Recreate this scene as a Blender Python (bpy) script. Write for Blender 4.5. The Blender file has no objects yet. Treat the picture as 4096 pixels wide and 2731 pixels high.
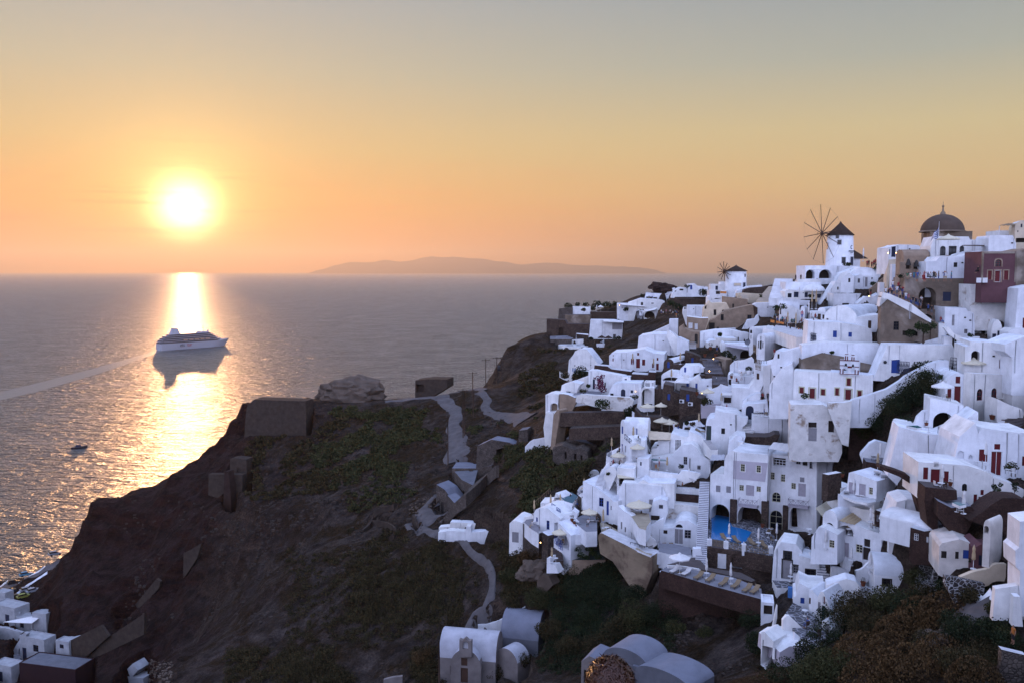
import bpy, bmesh, math, random
import numpy as np
from mathutils import Vector, Matrix, noise
from mathutils.geometry import tessellate_polygon
from mathutils.bvhtree import BVHTree
sc = bpy.context.scene
COL = sc.collection
R = math.radians
random.seed(7)
NPR = np.random.default_rng(7)
F = 2048 / math.tan(R(30))
CAM = Vector((0, 0, 110))
PITCH = R(4.51)
cd = bpy.data.cameras.new('camera'); co = bpy.data.objects.new('camera', cd); COL.objects.link(co); sc.camera = co
co.location = CAM; co.rotation_euler = (R(90) - PITCH, 0, 0)
cd.sensor_width = 36; cd.lens = 18 / math.tan(R(30)); cd.clip_start = .2; cd.clip_end = 200000
def ray(x, y):
 u, v = (x - 2048) / F, (1365.5 - y) / F
 return Vector((u, math.cos(PITCH) + v * math.sin(PITCH), -math.sin(PITCH) + v * math.cos(PITCH)))
def P(x, y, D):
 d = ray(x, y); return CAM + d * (D / d.y)
def atz(x, y, z):
 d = ray(x, y); return CAM + d * ((z - CAM.z) / d.z)
class N:
 def __init__(s, nt): s.t = nt
 def __call__(s, typ, **kw):
  n = s.t.nodes.new(typ)
  for k, v in kw.items():
   if k[0] == '_': setattr(n, k[1:], v)
   else:
    i = n.inputs[int(k[1:])] if k[0] == 'i' and k[1:].isdigit() else n.inputs[k.replace('_', ' ')]
    if isinstance(v, bpy.types.NodeSocket): s.t.links.new(v, i)
    else: i.default_value = v
  return n
 def m(s, op, a, b=None, c=None, clamp=False):
  n = s.t.nodes.new('ShaderNodeMath'); n.operation = op; n.use_clamp = clamp
  for i, v in enumerate((a, b, c)):
   if v is None: continue
   if isinstance(v, bpy.types.NodeSocket): s.t.links.new(v, n.inputs[i])
   else: n.inputs[i].default_value = v
  return n.outputs[0]
 def ramp(s, fac, pts, interp='LINEAR'):
  n = s.t.nodes.new('ShaderNodeValToRGB'); n.color_ramp.interpolation = interp
  e = n.color_ramp.elements
  while len(e) < len(pts): e.new(1)
  for q, (p, c) in zip(e, pts):
   q.position = p; q.color = (c, c, c, 1) if not hasattr(c, '__len__') else (*c, 1)
  s.t.links.new(fac, n.inputs[0]); return n.outputs[0]
 def mix(s, f, a, b, mode='MIX'):
  n = s.t.nodes.new('ShaderNodeMix'); n.data_type = 'RGBA'; n.blend_type = mode; n.clamp_factor = True
  for i, v in ((0, f), (6, a), (7, b)):
   if isinstance(v, bpy.types.NodeSocket): s.t.links.new(v, n.inputs[i])
   elif i: n.inputs[i].default_value = (*v, 1) if len(v) == 3 else v
   else: n.inputs[i].default_value = v
  return n.outputs[2]
 def noise(s, scale, detail=4, rough=.55, vec=None, dist=0):
  n = s.t.nodes.new('ShaderNodeTexNoise'); n.inputs['Scale'].default_value = scale; n.inputs['Detail'].default_value = detail
  n.inputs['Roughness'].default_value = rough; n.inputs['Distortion'].default_value = dist
  if vec is not None: s.t.links.new(vec, n.inputs['Vector'])
  return n.outputs[0]
def lin(r, g, b):
 f = lambda c: (c / 255 / 12.92) if c / 255 <= .04045 else ((c / 255 + .055) / 1.055) ** 2.4
 return (f(r), f(g), f(b))
SUN_AZ, SUN_EL = R(-20.05), R(3.75)
SUND = Vector((math.sin(SUN_AZ) * math.cos(SUN_EL), math.cos(SUN_AZ) * math.cos(SUN_EL), math.sin(SUN_EL)))
w = bpy.data.worlds.new('World'); sc.world = w; w.use_nodes = True
nt = w.node_tree; n = N(nt); bg = nt.nodes['Background']
tc = nt.nodes.new('ShaderNodeTexCoord')
vn = n('ShaderNodeVectorMath', _operation='NORMALIZE', i0=tc.outputs['Generated']).outputs[0]
sep = n('ShaderNodeSeparateXYZ', i0=vn)
X, Y, Z = sep.outputs
dot = n('ShaderNodeVectorMath', _operation='DOT_PRODUCT', i0=vn, i1=tuple(SUND)).outputs['Value']
ang = n.m('ARCCOSINE', n.m('MINIMUM', dot, .999999))
el = n.m('ARCSINE', Z)
elf = n.m('DIVIDE', el, .5, clamp=True)
near = n.ramp(elf, [(0, lin(226, 128, 74)), (.06, lin(238, 146, 72)), (.14, lin(240, 170, 90)), (.26, lin(218, 188, 128)), (.42, lin(192, 187, 160)), (.62, lin(162, 174, 180)), (1, lin(140, 156, 176))])
far = n.ramp(elf, [(0, lin(206, 158, 124)), (.08, lin(222, 172, 122)), (.18, lin(226, 192, 132)), (.3, lin(214, 196, 148)), (.44, lin(174, 178, 166)), (.62, lin(146, 158, 168)), (1, lin(116, 134, 160))])
azf = n.ramp(n.m('DIVIDE', n.m('ARCTAN2', X, n.m('MAXIMUM', Y, .001)), 1.6, clamp=False), [(0, 0), (1, 1)])
sepd = n.m('SUBTRACT', n.m('ARCTAN2', X, Y), SUN_AZ)
azd = n.m('DIVIDE', n.m('ABSOLUTE', sepd), .95, clamp=True)
sky = n.mix(n.ramp(azd, [(0, 0), (.35, .4), (.8, 1)]), near, far)
def ex(a, wd): return n.m('MULTIPLY', n.m('EXPONENT', n.m('MULTIPLY', n.m('POWER', n.m('DIVIDE', ang, wd), 1.25), -1.0)), a)
def addc(base, fac, col):
 c = n('ShaderNodeVectorMath', _operation='SCALE', i0=col, Scale=fac).outputs[0]
 return n('ShaderNodeVectorMath', _operation='ADD', i0=base, i1=c).outputs[0]
skyg = addc(sky, ex(.20, .12), (1.0, .40, .07))
skyg = addc(skyg, ex(1.5, .046), (1.0, .66, .22))
gau = n.m('EXPONENT', n.m('MULTIPLY', n.m('POWER', n.m('DIVIDE', ang, .0245), 2.0), -1.0))
skyg = addc(skyg, n.m('MULTIPLY', gau, 5.0), (1.0, .80, .40))
mp = n('ShaderNodeMapping', i0=vn); mp.inputs['Scale'].default_value = (2.2, 2.2, 34)
st = n.noise(3.2, 5, .6, mp.outputs[0], .6)
stm = n.m('MULTIPLY', n.ramp(st, [(.54, 0), (.74, 1)]), n.ramp(elf, [(.03, 0), (.1, 1), (.2, .6), (.3, 0)]))
skyg = n.mix(n.m('MULTIPLY', stm, n.ramp(azd, [(0, .5), (.5, .12)])), skyg, lin(236, 122, 86))
back = n.ramp(n.m('MULTIPLY_ADD', Y, -.5, .5), [(.25, 0), (.75, 1)], 'EASE')
up = n.ramp(Z, [(.34, 0), (.85, 1)], 'EASE')
cool = n.mix(up, (1.58, 1.74, 2.66), (.74, .98, 1.70))
skyg = n.mix(n.m('MAXIMUM', n.m('MULTIPLY', up, .95), back), skyg, cool)
nt.links.new(skyg, bg.inputs[0]); bg.inputs[1].default_value = 1.0
w.cycles.sampling_method = 'MANUAL'; w.cycles.sample_map_resolution = 512
sl = bpy.data.lights.new('sun', 'SUN'); so = bpy.data.objects.new('sun', sl); COL.objects.link(so)
sl.energy = 1.9; sl.angle = R(.6); sl.color = (1, .50, .22)
so.rotation_euler = (-SUND).to_track_quat('-Z', 'Y').to_euler(); so.location = SUND * 300
sc.view_settings.view_transform = 'Standard'; sc.view_settings.look = 'None'; sc.view_settings.exposure = 0; sc.view_settings.gamma = 1
sc.cycles.use_denoising = True; sc.cycles.denoiser = 'OPENIMAGEDENOISE'; sc.cycles.denoising_input_passes = 'RGB_ALBEDO_NORMAL'
sc.cycles.max_bounces = 6; sc.cycles.diffuse_bounces = 3; sc.cycles.glossy_bounces = 2; sc.cycles.transmission_bounces = 2; sc.cycles.volume_bounces = 0
sc.cycles.caustics_reflective = False; sc.cycles.caustics_refractive = False; sc.cycles.sample_clamp_indirect = 4
sc.cycles.use_adaptive_sampling = True; sc.cycles.adaptive_threshold = .015
MATS = {}
def mat(name, col, rough=.85, var=0., vscale=.6, bump=0., bscale=8, spec=.3, metal=0., alt=None, altscale=.4, altpos=(.5, .62), emit=None, tint=False):
 m = bpy.data.materials.new(name); m.use_nodes = True
 nt = m.node_tree; n = N(nt); b = nt.nodes['Principled BSDF']
 b.inputs['Roughness'].default_value = rough; b.inputs['Metallic'].default_value = metal; b.inputs['Specular IOR Level'].default_value = spec
 g = nt.nodes.new('ShaderNodeNewGeometry').outputs['Position']
 c = None
 if alt:
  c = n.mix(n.ramp(n.noise(altscale, 6, .62, g, .3), [(altpos[0], 0), (altpos[1], 1)]), col, alt)
 if var:
  k = n.ramp(n.noise(vscale, 5, .6, g), [(.3, 1 - var), (.7, 1 + var * .35)])
  c = n.mix(1., c if c is not None else (*col, 1), k, 'MULTIPLY')
 if tint:
  oi = nt.nodes.new('ShaderNodeObjectInfo').outputs['Random']; c = n.mix(1., c, n.ramp(oi, [(0, (.94, .92, .88)), (.3, (1, .99, .97)), (.6, (.97, .98, 1)), (1, (.92, .94, .98))]), 'MULTIPLY')
  ms = n('ShaderNodeMapping', i0=g); ms.inputs['Scale'].default_value = (1.6, 1.6, .16); c = n.mix(1., c, n.ramp(n.noise(1.2, 5, .7, ms.outputs[0]), [(.34, .91), (.52, 1)]), 'MULTIPLY')
  c = n.mix(n.m('MULTIPLY', n.ramp(n.noise(.9, 6, .75, g, .4), [(.62, 0), (.74, 1)]), .35), c, (.42, .37, .33))
 if c is None: b.inputs['Base Color'].default_value = (*col, 1)
 else: nt.links.new(c, b.inputs['Base Color'])
 if bump:
  bn = n('ShaderNodeBump', Strength=bump, Height=n.noise(bscale, 5, .6, g)); bn.inputs['Distance'].default_value = .08
  nt.links.new(bn.outputs[0], b.inputs['Normal'])
 if emit:
  b.inputs['Emission Color'].default_value = (*emit[0], 1); b.inputs['Emission Strength'].default_value = emit[1]
 MATS[name] = m; return m
def stone(name, c1, c2, mortar, scale=2.2, rough=.9):
 m = bpy.data.materials.new(name); m.use_nodes = True
 nt = m.node_tree; n = N(nt); b = nt.nodes['Principled BSDF']; b.inputs['Roughness'].default_value = rough; b.inputs['Specular IOR Level'].default_value = .2
 g = nt.nodes.new('ShaderNodeNewGeometry').outputs['Position']
 v1 = n('ShaderNodeTexVoronoi', Scale=scale); nt.links.new(g, v1.inputs['Vector'])
 v2 = n('ShaderNodeTexVoronoi', _feature='DISTANCE_TO_EDGE', Scale=scale); nt.links.new(g, v2.inputs['Vector'])
 sx = n('ShaderNodeSeparateColor', i0=v1.outputs['Color']).outputs[0]
 c = n.mix(sx, c1, c2)
 c = n.mix(n.ramp(v2.outputs['Distance'], [(.02, 1), (.09, 0)]), c, mortar)
 k = n.ramp(n.noise(.5, 4, .6, g), [(.3, .65), (.7, 1.15)])
 c = n.mix(1., c, k, 'MULTIPLY')
 nt.links.new(c, b.inputs['Base Color'])
 bn = n('ShaderNodeBump', Strength=.8, Height=n.ramp(v2.outputs['Distance'], [(0, 0), (.15, 1)])); bn.inputs['Distance'].default_value = .1
 nt.links.new(bn.outputs[0], b.inputs['Normal'])
 MATS[name] = m; return m
def tag(o, label=None, cat=None, group=None, kind=None):
 if label: o['label'] = label
 if cat: o['category'] = cat
 if group: o['group'] = group
 if kind: o['kind'] = kind
 return o
def empty(name, loc, label, cat, group=None, rz=0):
 o = bpy.data.objects.new(name, None); COL.objects.link(o); o.location = loc; o.rotation_euler = (0, 0, rz); o.empty_display_size = .2
 return tag(o, label, cat, group)
class MB:
 """collects shapes for ONE mesh object"""
 def __init__(s): s.v = []; s.f = []; s.sm = []
 def add(s, vs, fs, smooth=False):
  k = len(s.v); s.v += [tuple(v) for v in vs]; s.f += [tuple(i + k for i in f) for f in fs]; s.sm += [smooth] * len(fs); return s
 def box(s, c, sz, M=None):
  x, y, z = sz[0] / 2, sz[1] / 2, sz[2] / 2; c = Vector(c)
  vs = [Vector((a, b, d)) for a in (-x, x) for b in (-y, y) for d in (-z, z)]
  if M is not None: vs = [M @ v for v in vs]
  return s.add([v + c for v in vs], [(0, 1, 3, 2), (4, 6, 7, 5), (0, 4, 5, 1), (2, 3, 7, 6), (0, 2, 6, 4), (1, 5, 7, 3)])
 def tube(s, pts, r, seg=6, cap=True):
  pts = [Vector(p) for p in pts]; rr = r if hasattr(r, '__len__') else [r] * len(pts); rings = []
  k = len(s.v); up = Vector((0, 0, 1))
  for i, p in enumerate(pts):
   t = (pts[min(i + 1, len(pts) - 1)] - pts[max(i - 1, 0)]).normalized()
   a = t.cross(up if abs(t.z) < .95 else Vector((1, 0, 0))).normalized(); b = t.cross(a)
   for j in range(seg):
    q = 2 * math.pi * j / seg; s.v.append(tuple(p + (a * math.cos(q) + b * math.sin(q)) * rr[i]))
  for i in range(len(pts) - 1):
   for j in range(seg):
    s.f.append((k + i * seg + j, k + i * seg + (j + 1) % seg, k + (i + 1) * seg + (j + 1) % seg, k + (i + 1) * seg + j)); s.sm.append(True)
  if cap:
   s.f.append(tuple(k + j for j in range(seg))); s.sm.append(False)
   s.f.append(tuple(k + (len(pts) - 1) * seg + j for j in range(seg))[::-1]); s.sm.append(False)
  return s
 def lathe(s, prof, c=(0, 0, 0), seg=16, a0=0., a1=2 * math.pi, smooth=True):
  c = Vector(c); full = a1 - a0 > 6.28; nn = seg if full else seg + 1; k = len(s.v)
  for r, z in prof:
   for j in range(nn):
    q = a0 + (a1 - a0) * j / seg; s.v.append((c.x + r * math.cos(q), c.y + r * math.sin(q), c.z + z))
  for i in range(len(prof) - 1):
   for j in range(seg):
    j2 = (j + 1) % nn
    s.f.append((k + i * nn + j, k + i * nn + j2, k + (i + 1) * nn + j2, k + (i + 1) * nn + j)); s.sm.append(smooth)
  return s
 def build(s, name, m, parent=None, M=None):
  me = bpy.data.meshes.new(name); me.from_pydata(s.v, [], s.f); me.polygons.foreach_set('use_smooth', s.sm)
  me.validate(); me.update()
  if m: me.materials.append(MATS[m] if isinstance(m, str) else m)
  o = bpy.data.objects.new(name, me); COL.objects.link(o)
  if parent: o.parent = parent
  return o
def copy_tree(o, parent=None):
 c = o.copy(); COL.objects.link(c)
 if parent: c.parent = parent
 for ch in o.children: copy_tree(ch, c)
 return c
SOLID_V, SOLID_F = [], []
def solid(vs, fs):
 k = len(SOLID_V); SOLID_V.extend(tuple(v) for v in vs); SOLID_F.extend(tuple(i + k for i in f) for f in fs)
HAZE=3.4e-5
m = bpy.data.materials.new('sea_water'); m.use_nodes = True; MATS['sea_water'] = m
nt = m.node_tree; n = N(nt); b = nt.nodes['Principled BSDF']
g = nt.nodes.new('ShaderNodeNewGeometry').outputs['Position']
nt.nodes.remove(b)
mp = n('ShaderNodeMapping', i0=g); mp.inputs['Rotation'].default_value = (0, 0, R(18)); mp.inputs['Scale'].default_value = (.55, 1, 1)
h1 = n.noise(.13, 4, .6, mp.outputs[0], .4); h2 = n.noise(.55, 3, .6, mp.outputs[0], .2); h3 = n.noise(.02, 2, .5, g)
h = n.m('ADD', n.m('MULTIPLY', h1, 5.0), n.m('MULTIPLY', h2, 1.25))
h = n.m('MULTIPLY', h, n.ramp(h3, [(.3, .75), (.7, 1.15)]))
bn = n('ShaderNodeBump', Strength=1.0, Height=h); bn.inputs['Distance'].default_value = 1.0
df = n('ShaderNodeBsdfDiffuse', Color=(.005, .012, .016, 1), Normal=bn.outputs[0]); gl = n('ShaderNodeBsdfGlossy', Color=(1, 1, 1, 1), Roughness=.34, Normal=bn.outputs[0])
fr = n.m('MULTIPLY', n('ShaderNodeFresnel', IOR=1.333, Normal=bn.outputs[0]).outputs[0], .72)
ms = n('ShaderNodeMixShader', i0=fr, i1=df.outputs[0], i2=gl.outputs[0]); nt.links.new(ms.outputs[0], nt.nodes['Material Output'].inputs['Surface'])
me = bpy.data.meshes.new('sea'); q = 60000
me.from_pydata([(-q, -800, 0), (q, -800, 0), (q, q, 0), (-q, q, 0)], [], [(0, 1, 2, 3)]); me.materials.append(m)
sea = bpy.data.objects.new('sea', me); COL.objects.link(sea); tag(sea, kind='structure')
mat('island_rock', (.05, .06, .075), .95, .3, .002)
xs = [1270, 1330, 1400, 1470, 1540, 1600, 1660, 1720, 1790, 1850, 1920, 1980, 2050, 2120, 2190, 2260, 2330, 2400, 2450, 2520, 2590, 2640]
ys = [1083, 1066, 1054, 1046, 1043, 1048, 1042, 1030, 1027, 1031, 1036, 1046, 1054, 1053, 1050, 1053, 1060, 1063, 1064, 1067, 1076, 1085]
D0 = 45000; B = MB(); nx, ny = 150, 14; k = 0
for j in range(ny):
 for i in range(nx):
  x = 1270 + (2640 - 1270) * i / (nx - 1); a = 0
  while a < len(xs) - 2 and xs[a + 1] < x: a += 1
  y = ys[a] + (ys[a + 1] - ys[a]) * (x - xs[a]) / (xs[a + 1] - xs[a])
  p = P(x, y, D0); t = j / (ny - 1) * 2 - 1; hh = max(0, p.z) * max(0, 1 - abs(t) ** 1.3)
  nz = noise.fractal(Vector((p.x / 2100, t * 3, 1)), 1, 2, 5) * 140 * (1 - abs(t)) if 0 < abs(t) < 1 else 0
  B.v.append((p.x * (1 + t * .03), D0 + t * 3500, hh + nz - 6))
for j in range(ny - 1):
 for i in range(nx - 1):
  a = j * nx + i; B.f.append((a, a + 1, a + nx + 1, a + nx)); B.sm.append(True)
o = B.build('hills', 'island_rock'); tag(o, kind='structure')
hm = bpy.data.materials.new('haze'); hm.use_nodes = True; nt = hm.node_tree; nt.nodes.clear(); n = N(nt)
ou = nt.nodes.new('ShaderNodeOutputMaterial'); pv = nt.nodes.new('ShaderNodeVolumePrincipled')
pv.inputs['Color'].default_value = (.95, .80, .60, 1); pv.inputs['Density'].default_value = HAZE; pv.inputs['Anisotropy'].default_value = .6
nt.links.new(pv.outputs[0], ou.inputs['Volume'])
hb = MB().box((0, 29000, 700), (122000, 62002, 1402)).build('haze', hm); hb.location = (0, 0, 0); tag(hb, kind='stuff')
DA = np.array([
 (4090,2700,75),(3700,2700,70),(3400,2700,76),(3100,2700,88),(2800,2700,98),(2600,2700,102),(2440,2700,104),(2200,2700,112),(1900,2700,131),(1700,2700,135),(1500,2720,140),
 (3500,2450,98),(3800,2450,88),(4090,2450,80),(3250,2380,106),(3050,2480,110),(4090,2200,84),(3900,2150,92),(3700,2150,100),(3500,2150,108),(3300,2150,118),(3100,2150,127),
 (2900,2150,132),(2700,2150,137),(2500,2150,142),(2300,2150,147),(2100,2200,150),(2000,2180,156),(2800,2400,122),(2650,2300,128),(3080,2440,115),
 (2800,2560,111),(2500,2500,124),(2300,2400,136),(4090,1950,96),(3760,1940,102),(3500,1900,112),(3300,1950,127),(4090,1700,106),(3800,1700,114),(3600,1700,125),(3400,1750,134),
 (3100,1800,146),(2900,1850,146),(2700,1850,151),(2500,1850,155),(2400,1900,157),(4090,1450,126),(3900,1500,128),(3600,1450,135),(3375,1590,142),(3100,1600,160),(2900,1600,168),
 (2700,1600,176),(2500,1600,185),(2300,1620,195),(4090,1250,138),(3850,1270,145),(3600,1250,148),(3350,1300,160),(3100,1350,186),(2900,1400,196),(2700,1400,207),(2500,1440,206),
 (2310,1490,250),(2420,1400,262),(4090,1130,142),(3900,1130,142),(3700,1130,150),(3600,1170,152),(3350,1070,228),(3200,1120,220),(3100,1200,212),(3300,1200,186),(3450,1120,210),
 (2950,1165,300),(2800,1185,305),(2700,1150,340),(2600,1145,350),(2850,1260,255),(2750,1320,250),(2950,1290,232),(2500,1235,345),(2400,1255,350),(2300,1300,350),(2150,1335,348),
 (2400,1345,325),(2600,1345,280),(1960,1560,278),(2150,1600,250),(1850,1580,300),(1700,1590,302),(1600,1610,296),(1300,1597,300),(1580,1600,298),(1100,1600,298),(980,1602,300),
 (1100,1720,282),(1000,1720,284),(1300,1800,262),(1500,1850,248),(1700,1800,248),(1500,2050,212),(1300,2040,222),(1600,2150,194),(1500,2300,175),(1700,2400,158),(1850,2300,160),(1950,2250,158),
 (1950,2400,144),(1800,2550,140),(1300,2400,166),(1200,2600,155),(1000,2700,158),(1780,1900,225),(1850,1750,242),(2000,1750,228),(2050,1900,192),(1750,2080,196),(1900,2050,182),
 (1000,2000,244),(850,2060,250),(900,2300,226),(800,2500,214),(650,2690,208),(400,2700,214),(700,1900,284),(500,1975,282),(380,1975,284),(500,2350,250),(380,2300,256),(620,2250,254),(700,2400,240),
 (300,2250,285),(200,2260,294),(60,2340,296),(150,2420,268),(60,2600,236),(250,2600,236),(200,2720,222),(560,2560,226),(820,1880,285),(950,1760,292),(1150,1950,254),
 (1180,2260,208),(1240,2230,196)], float)
def D(x, y):
 d2 = ((DA[:, 0] - x) ** 2 + ((DA[:, 1] - y) * 1.35) ** 2) + 900
 wt = d2 ** -1.75
 return float((wt * DA[:, 2]).sum() / wt.sum())
ctl = []
for x, y, d in DA:
 p = P(x, y, d); drop = 1.3 if x > 2050 else .0
 if x > 2400 and y < 2000: drop = 2.2
 if x > 2980 and y > 2050: drop = .35
 ctl.append((p.x, p.y, p.z - drop))
for x, y, d in [(2140,1345,345),(2080,1365,338),(2030,1380,325),(2250,1330,352),(2060,1345,350)]: p = P(x, y, d); ctl.append((p.x, p.y, p.z))
for x, y, d in [(1990,1540,285),(2080,1600,262),(2120,1560,272),(2180,1560,262)]: p = P(x, y, d); ctl.append((p.x, p.y, p.z))
for a, b, c in [(960,1640,303),(940,1700,302),(880,1770,300),(790,1830,298),(600,1905,294),(400,1935,292),(362,1965,288)]:
 p = P(a, b, c); ctl += [(p.x - 3, p.y + 14, p.z - 16), (p.x - 12, p.y + 40, -6)]
for a, b, c in [(370,2010,286),(480,2010,284),(600,2000,283)]: p = P(a, b, c); ctl.append((p.x, p.y, p.z))
for a, b, c in [(365,2200,272),(480,2240,268),(580,2200,268)]: p = P(a, b, c); ctl.append((p.x, p.y, p.z))
for a, b, c in [(1000,1603,302),(1300,1596,303),(1500,1596,303),(1700,1575,306),(1900,1552,292)]: p = P(a, b, c); ctl += [(p.x, p.y + 22, p.z - 15), (p.x, p.y + 70, -6)]
for a, b, c in [(2150,1330,352),(2300,1260,358),(2500,1210,362),(2650,1150,362),(2800,1140,330),(2950,1150,310),(3100,1110,260),(3300,1060,245),(3500,1060,228),(3700,1000,190),(3900,960,185),(4150,940,180),(4400,940,178)]:
 p = P(a, b, c); ctl += [(p.x + 2, p.y + 14, p.z - 3), (p.x + 12, p.y + 50, p.z - 22), (p.x + 50, p.y + 130, -8)]
for a, b in [(-140,420),(-260,380),(-330,300),(-250,460),(0,470),(-400,150),(-330,20),(-120,500)]: ctl.append((a, b, -8))
for x, y, z in [(-190,285,7),(-175,300,3),(-186,316,-3),(-168,330,-6),(-200,260,6),(-220,240,2),(-250,270,-6),(-210,330,-8),(-150,200,10),(-150,150,16),(-100,110,32),(-60,60,52),(-30,20,80),(-12,-6,100),(0,-3,107.6),(0,1.2,107.9),(-1.5,3.6,106.4),(1,4.2,106.3),(0,6.5,104.6),(3,6.5,104.6),(0,12,98.8),(-10,12,96),(12,12,99.5),
 (0,25,89),(15,25,92),(30,30,90),(40,40,88),(0,50,77),(20,50,80),(40,60,80.5),(0,75,68.5),(-30,80,58),(30,15,102),(60,20,100),(70,50,92),(80,70,90),(40,-20,112),(0,-25,114),(-60,-20,80),(100,100,100),(110,140,108),(140,170,116),(160,120,118),(120,60,106)]: ctl.append((x, y, z))
ctl = np.array(ctl)
def rbf_fit(c):
 d = np.linalg.norm(c[:, None, :2] - c[None, :, :2], axis=2)
 return np.linalg.solve(np.block([[d - np.eye(len(c)) * 1.6, np.ones((len(c), 1))], [np.ones((1, len(c))), np.zeros((1, 1))]]), np.append(c[:, 2], 0))
RW = rbf_fit(ctl)
def height(X, Y):
 out = np.full(X.shape, RW[-1])
 for (x, y, z), wgt in zip(ctl, RW[:-1]): out += wgt * np.hypot(X - x, Y - y)
 return out
GS = .66; GX = np.arange(-300, 215, GS); GY = np.arange(-14, 470, GS)
XX, YY = np.meshgrid(GX, GY); ZZ = height(XX, YY)
def vnoise(X, Y, s, seed):
 r = np.random.default_rng(seed); T = r.random((512, 512)); x = X / s + 400; y = Y / s + 400
 i = np.floor(x).astype(int); j = np.floor(y).astype(int); fx = x - i; fy = y - j; fx = fx * fx * (3 - 2 * fx); fy = fy * fy * (3 - 2 * fy)
 t = lambda a, b: T[a % 512, b % 512]
 return (t(i, j) * (1 - fx) + t(i + 1, j) * fx) * (1 - fy) + (t(i, j + 1) * (1 - fx) + t(i + 1, j + 1) * fx) * fy - .5
dx = np.hypot(*np.gradient(ZZ, GS))
vill = 1 / (1 + np.exp(-(XX + 12 - .0 * YY) / 6)) * (YY > 88)
amp = (1 - vill) * np.clip((YY - 20) / 60, 0, 1)
rdg = lambda s, k: .5 - 2 * np.abs(vnoise(XX, YY, s, k))
rgh = vnoise(XX, YY, 21, 1) * 3.4 + rdg(13, 2) * 2.6 + rdg(6.2, 3) * 1.7 + rdg(3.0, 4) * .9 + vnoise(XX, YY, 1.5, 9) * .6
ZZ = ZZ + rgh * amp * np.clip(.22 + dx * .95, 0, 1.45) + (vnoise(XX, YY, 2.2, 5) * .5 + vnoise(XX, YY, 6, 6) * .6) * (1 - amp)
lay = np.abs(((ZZ + vnoise(XX, YY, 25, 8) * 6) / 5.5) % 1 - .5)
ZZ = ZZ + (lay - .25) * np.clip(dx - .55, 0, 1.5) * 3.2 * amp
mat('white', (.78, .78, .80), .9, .2, .5, .45, 5, .15, tint=True)
mat('white_old', (.66, .64, .62), .9, .2, .9, .5, 5, .1, alt=(.30, .23, .18), altscale=.55, altpos=(.56, .66))
mat('roof_white', (.76, .77, .80), .9, .26, .4, .45, 4, .12, tint=True)
mat('cottage_white', (.60, .56, .53), .9, .25, .7, .4, 5, .1)
mat('cream', (.60, .50, .38), .9, .2, .7, .3, 5, .1)
mat('tan', (.29, .215, .16), .92, .3, .7, .5, 4, .1)
mat('stucco', (.17, .13, .10), .93, .35, .5, .6, 3, .1, alt=(.30, .25, .21), altscale=.25, altpos=(.46, .62))
mat('concrete', (.24, .185, .13), .93, .3, .35, .5, 3, .1, alt=(.14, .10, .075), altscale=.3)
mat('lilac', (.46, .42, .47), .9, .12, .7, .3, 5, .1)
mat('pink', (.12, .058, .066), .9, .2, .7, .3, 5, .1)
mat('grey_plaster', (.42, .42, .46), .9, .2, .6, .4, 4, .1)
mat('dome_brown', (.085, .06, .048), .85, .25, .8, .3, 5, .15)
mat('thatch', (.05, .035, .03), .95, .3, 3, .8, 9, .05)
stone('stone', (.055, .036, .030), (.11, .075, .06), (.05, .038, .032), 3.6)
stone('stone_red', (.046, .025, .021), (.072, .040, .032), (.042, .024, .020), 4.6)
stone('stone_grey', (.075, .06, .055), (.14, .115, .10), (.055, .045, .04), 3.2)
stone('stone_white', (.03, .028, .03), (.10, .085, .08), (.50, .50, .52), 2.4)
stone('paving', (.055, .055, .065), (.10, .10, .115), (.34, .34, .38), 1.3)
mat('floor_grey', (.20, .20, .23), .85, .2, .9, .2, 6, .2)
mat('floor_dark', (.085, .07, .07), .85, .25, .9, .2, 6, .2)
mat('floor_sand', (.34, .29, .22), .9, .2, .9, .2, 6, .1)
mat('floor_white', (.55, .55, .58), .9, .25, .9, .3, 6, .1)
for k_, c_ in dict(red=(.105, .008, .012), blue=(.018, .055, .26), sky=(.05, .16, .40), grey=(.24, .23, .25), navy=(.016, .022, .05), dark=(.022, .018, .017), brown=(.06, .032, .022), frame_white=(.62, .62, .64), frame_cream=(.50, .47, .33), green=(.03, .045, .045), lilac_wood=(.36, .33, .37), teal=(.05, .12, .16)).items(): mat(k_, c_, .6, .15, 2)
mat('glass', (.012, .013, .018), .12, spec=.5)
mat('room', (.035, .026, .022), .95, .2, 1)  # darkness of unlit rooms and porches put into the colour
CR = [0, 0, 1.0]
def C(x, y, k=4.48): CR[:] = [x, y, k]
def q(x, y): return CR[0] + x / CR[2], CR[1] + y / CR[2]
class Pl:
 def __init__(s, x, y, d, yaw):
  s.o = P(x, y, d); a = R(yaw); s.n = Vector((-math.sin(a), -math.cos(a), 0)); s.e = Vector((math.cos(a), -math.sin(a), 0)); s.d = d
 def uv(s, x, y):
  r = ray(x, y); t = (s.o - CAM).dot(s.n) / r.dot(s.n); p = CAM + r * t
  return (p - s.o).dot(s.e), p.z - s.o.z
 def w(s, u, v, back=0.): return s.o + s.e * u + Vector((0, 0, v)) - s.n * back
def arch(u0, v0, u1, v1, seg=10, frac=None):
 w_ = (u1 - u0) / 2; h = min(w_, (v1 - v0) * .75) if frac is None else (v1 - v0) * frac; c = (u0 + u1) / 2
 return [(u0, v0)] + [(c - w_ * math.cos(math.pi * i / seg), v1 - h + h * math.sin(math.pi * i / seg)) for i in range(seg + 1)] + [(u1, v0)]
COLR = dict(r='red', b='blue', s='sky', g='grey', n='navy', d='dark', k='brown', w='frame_white', c='frame_cream', v='green', l='lilac_wood', t='teal')
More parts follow.
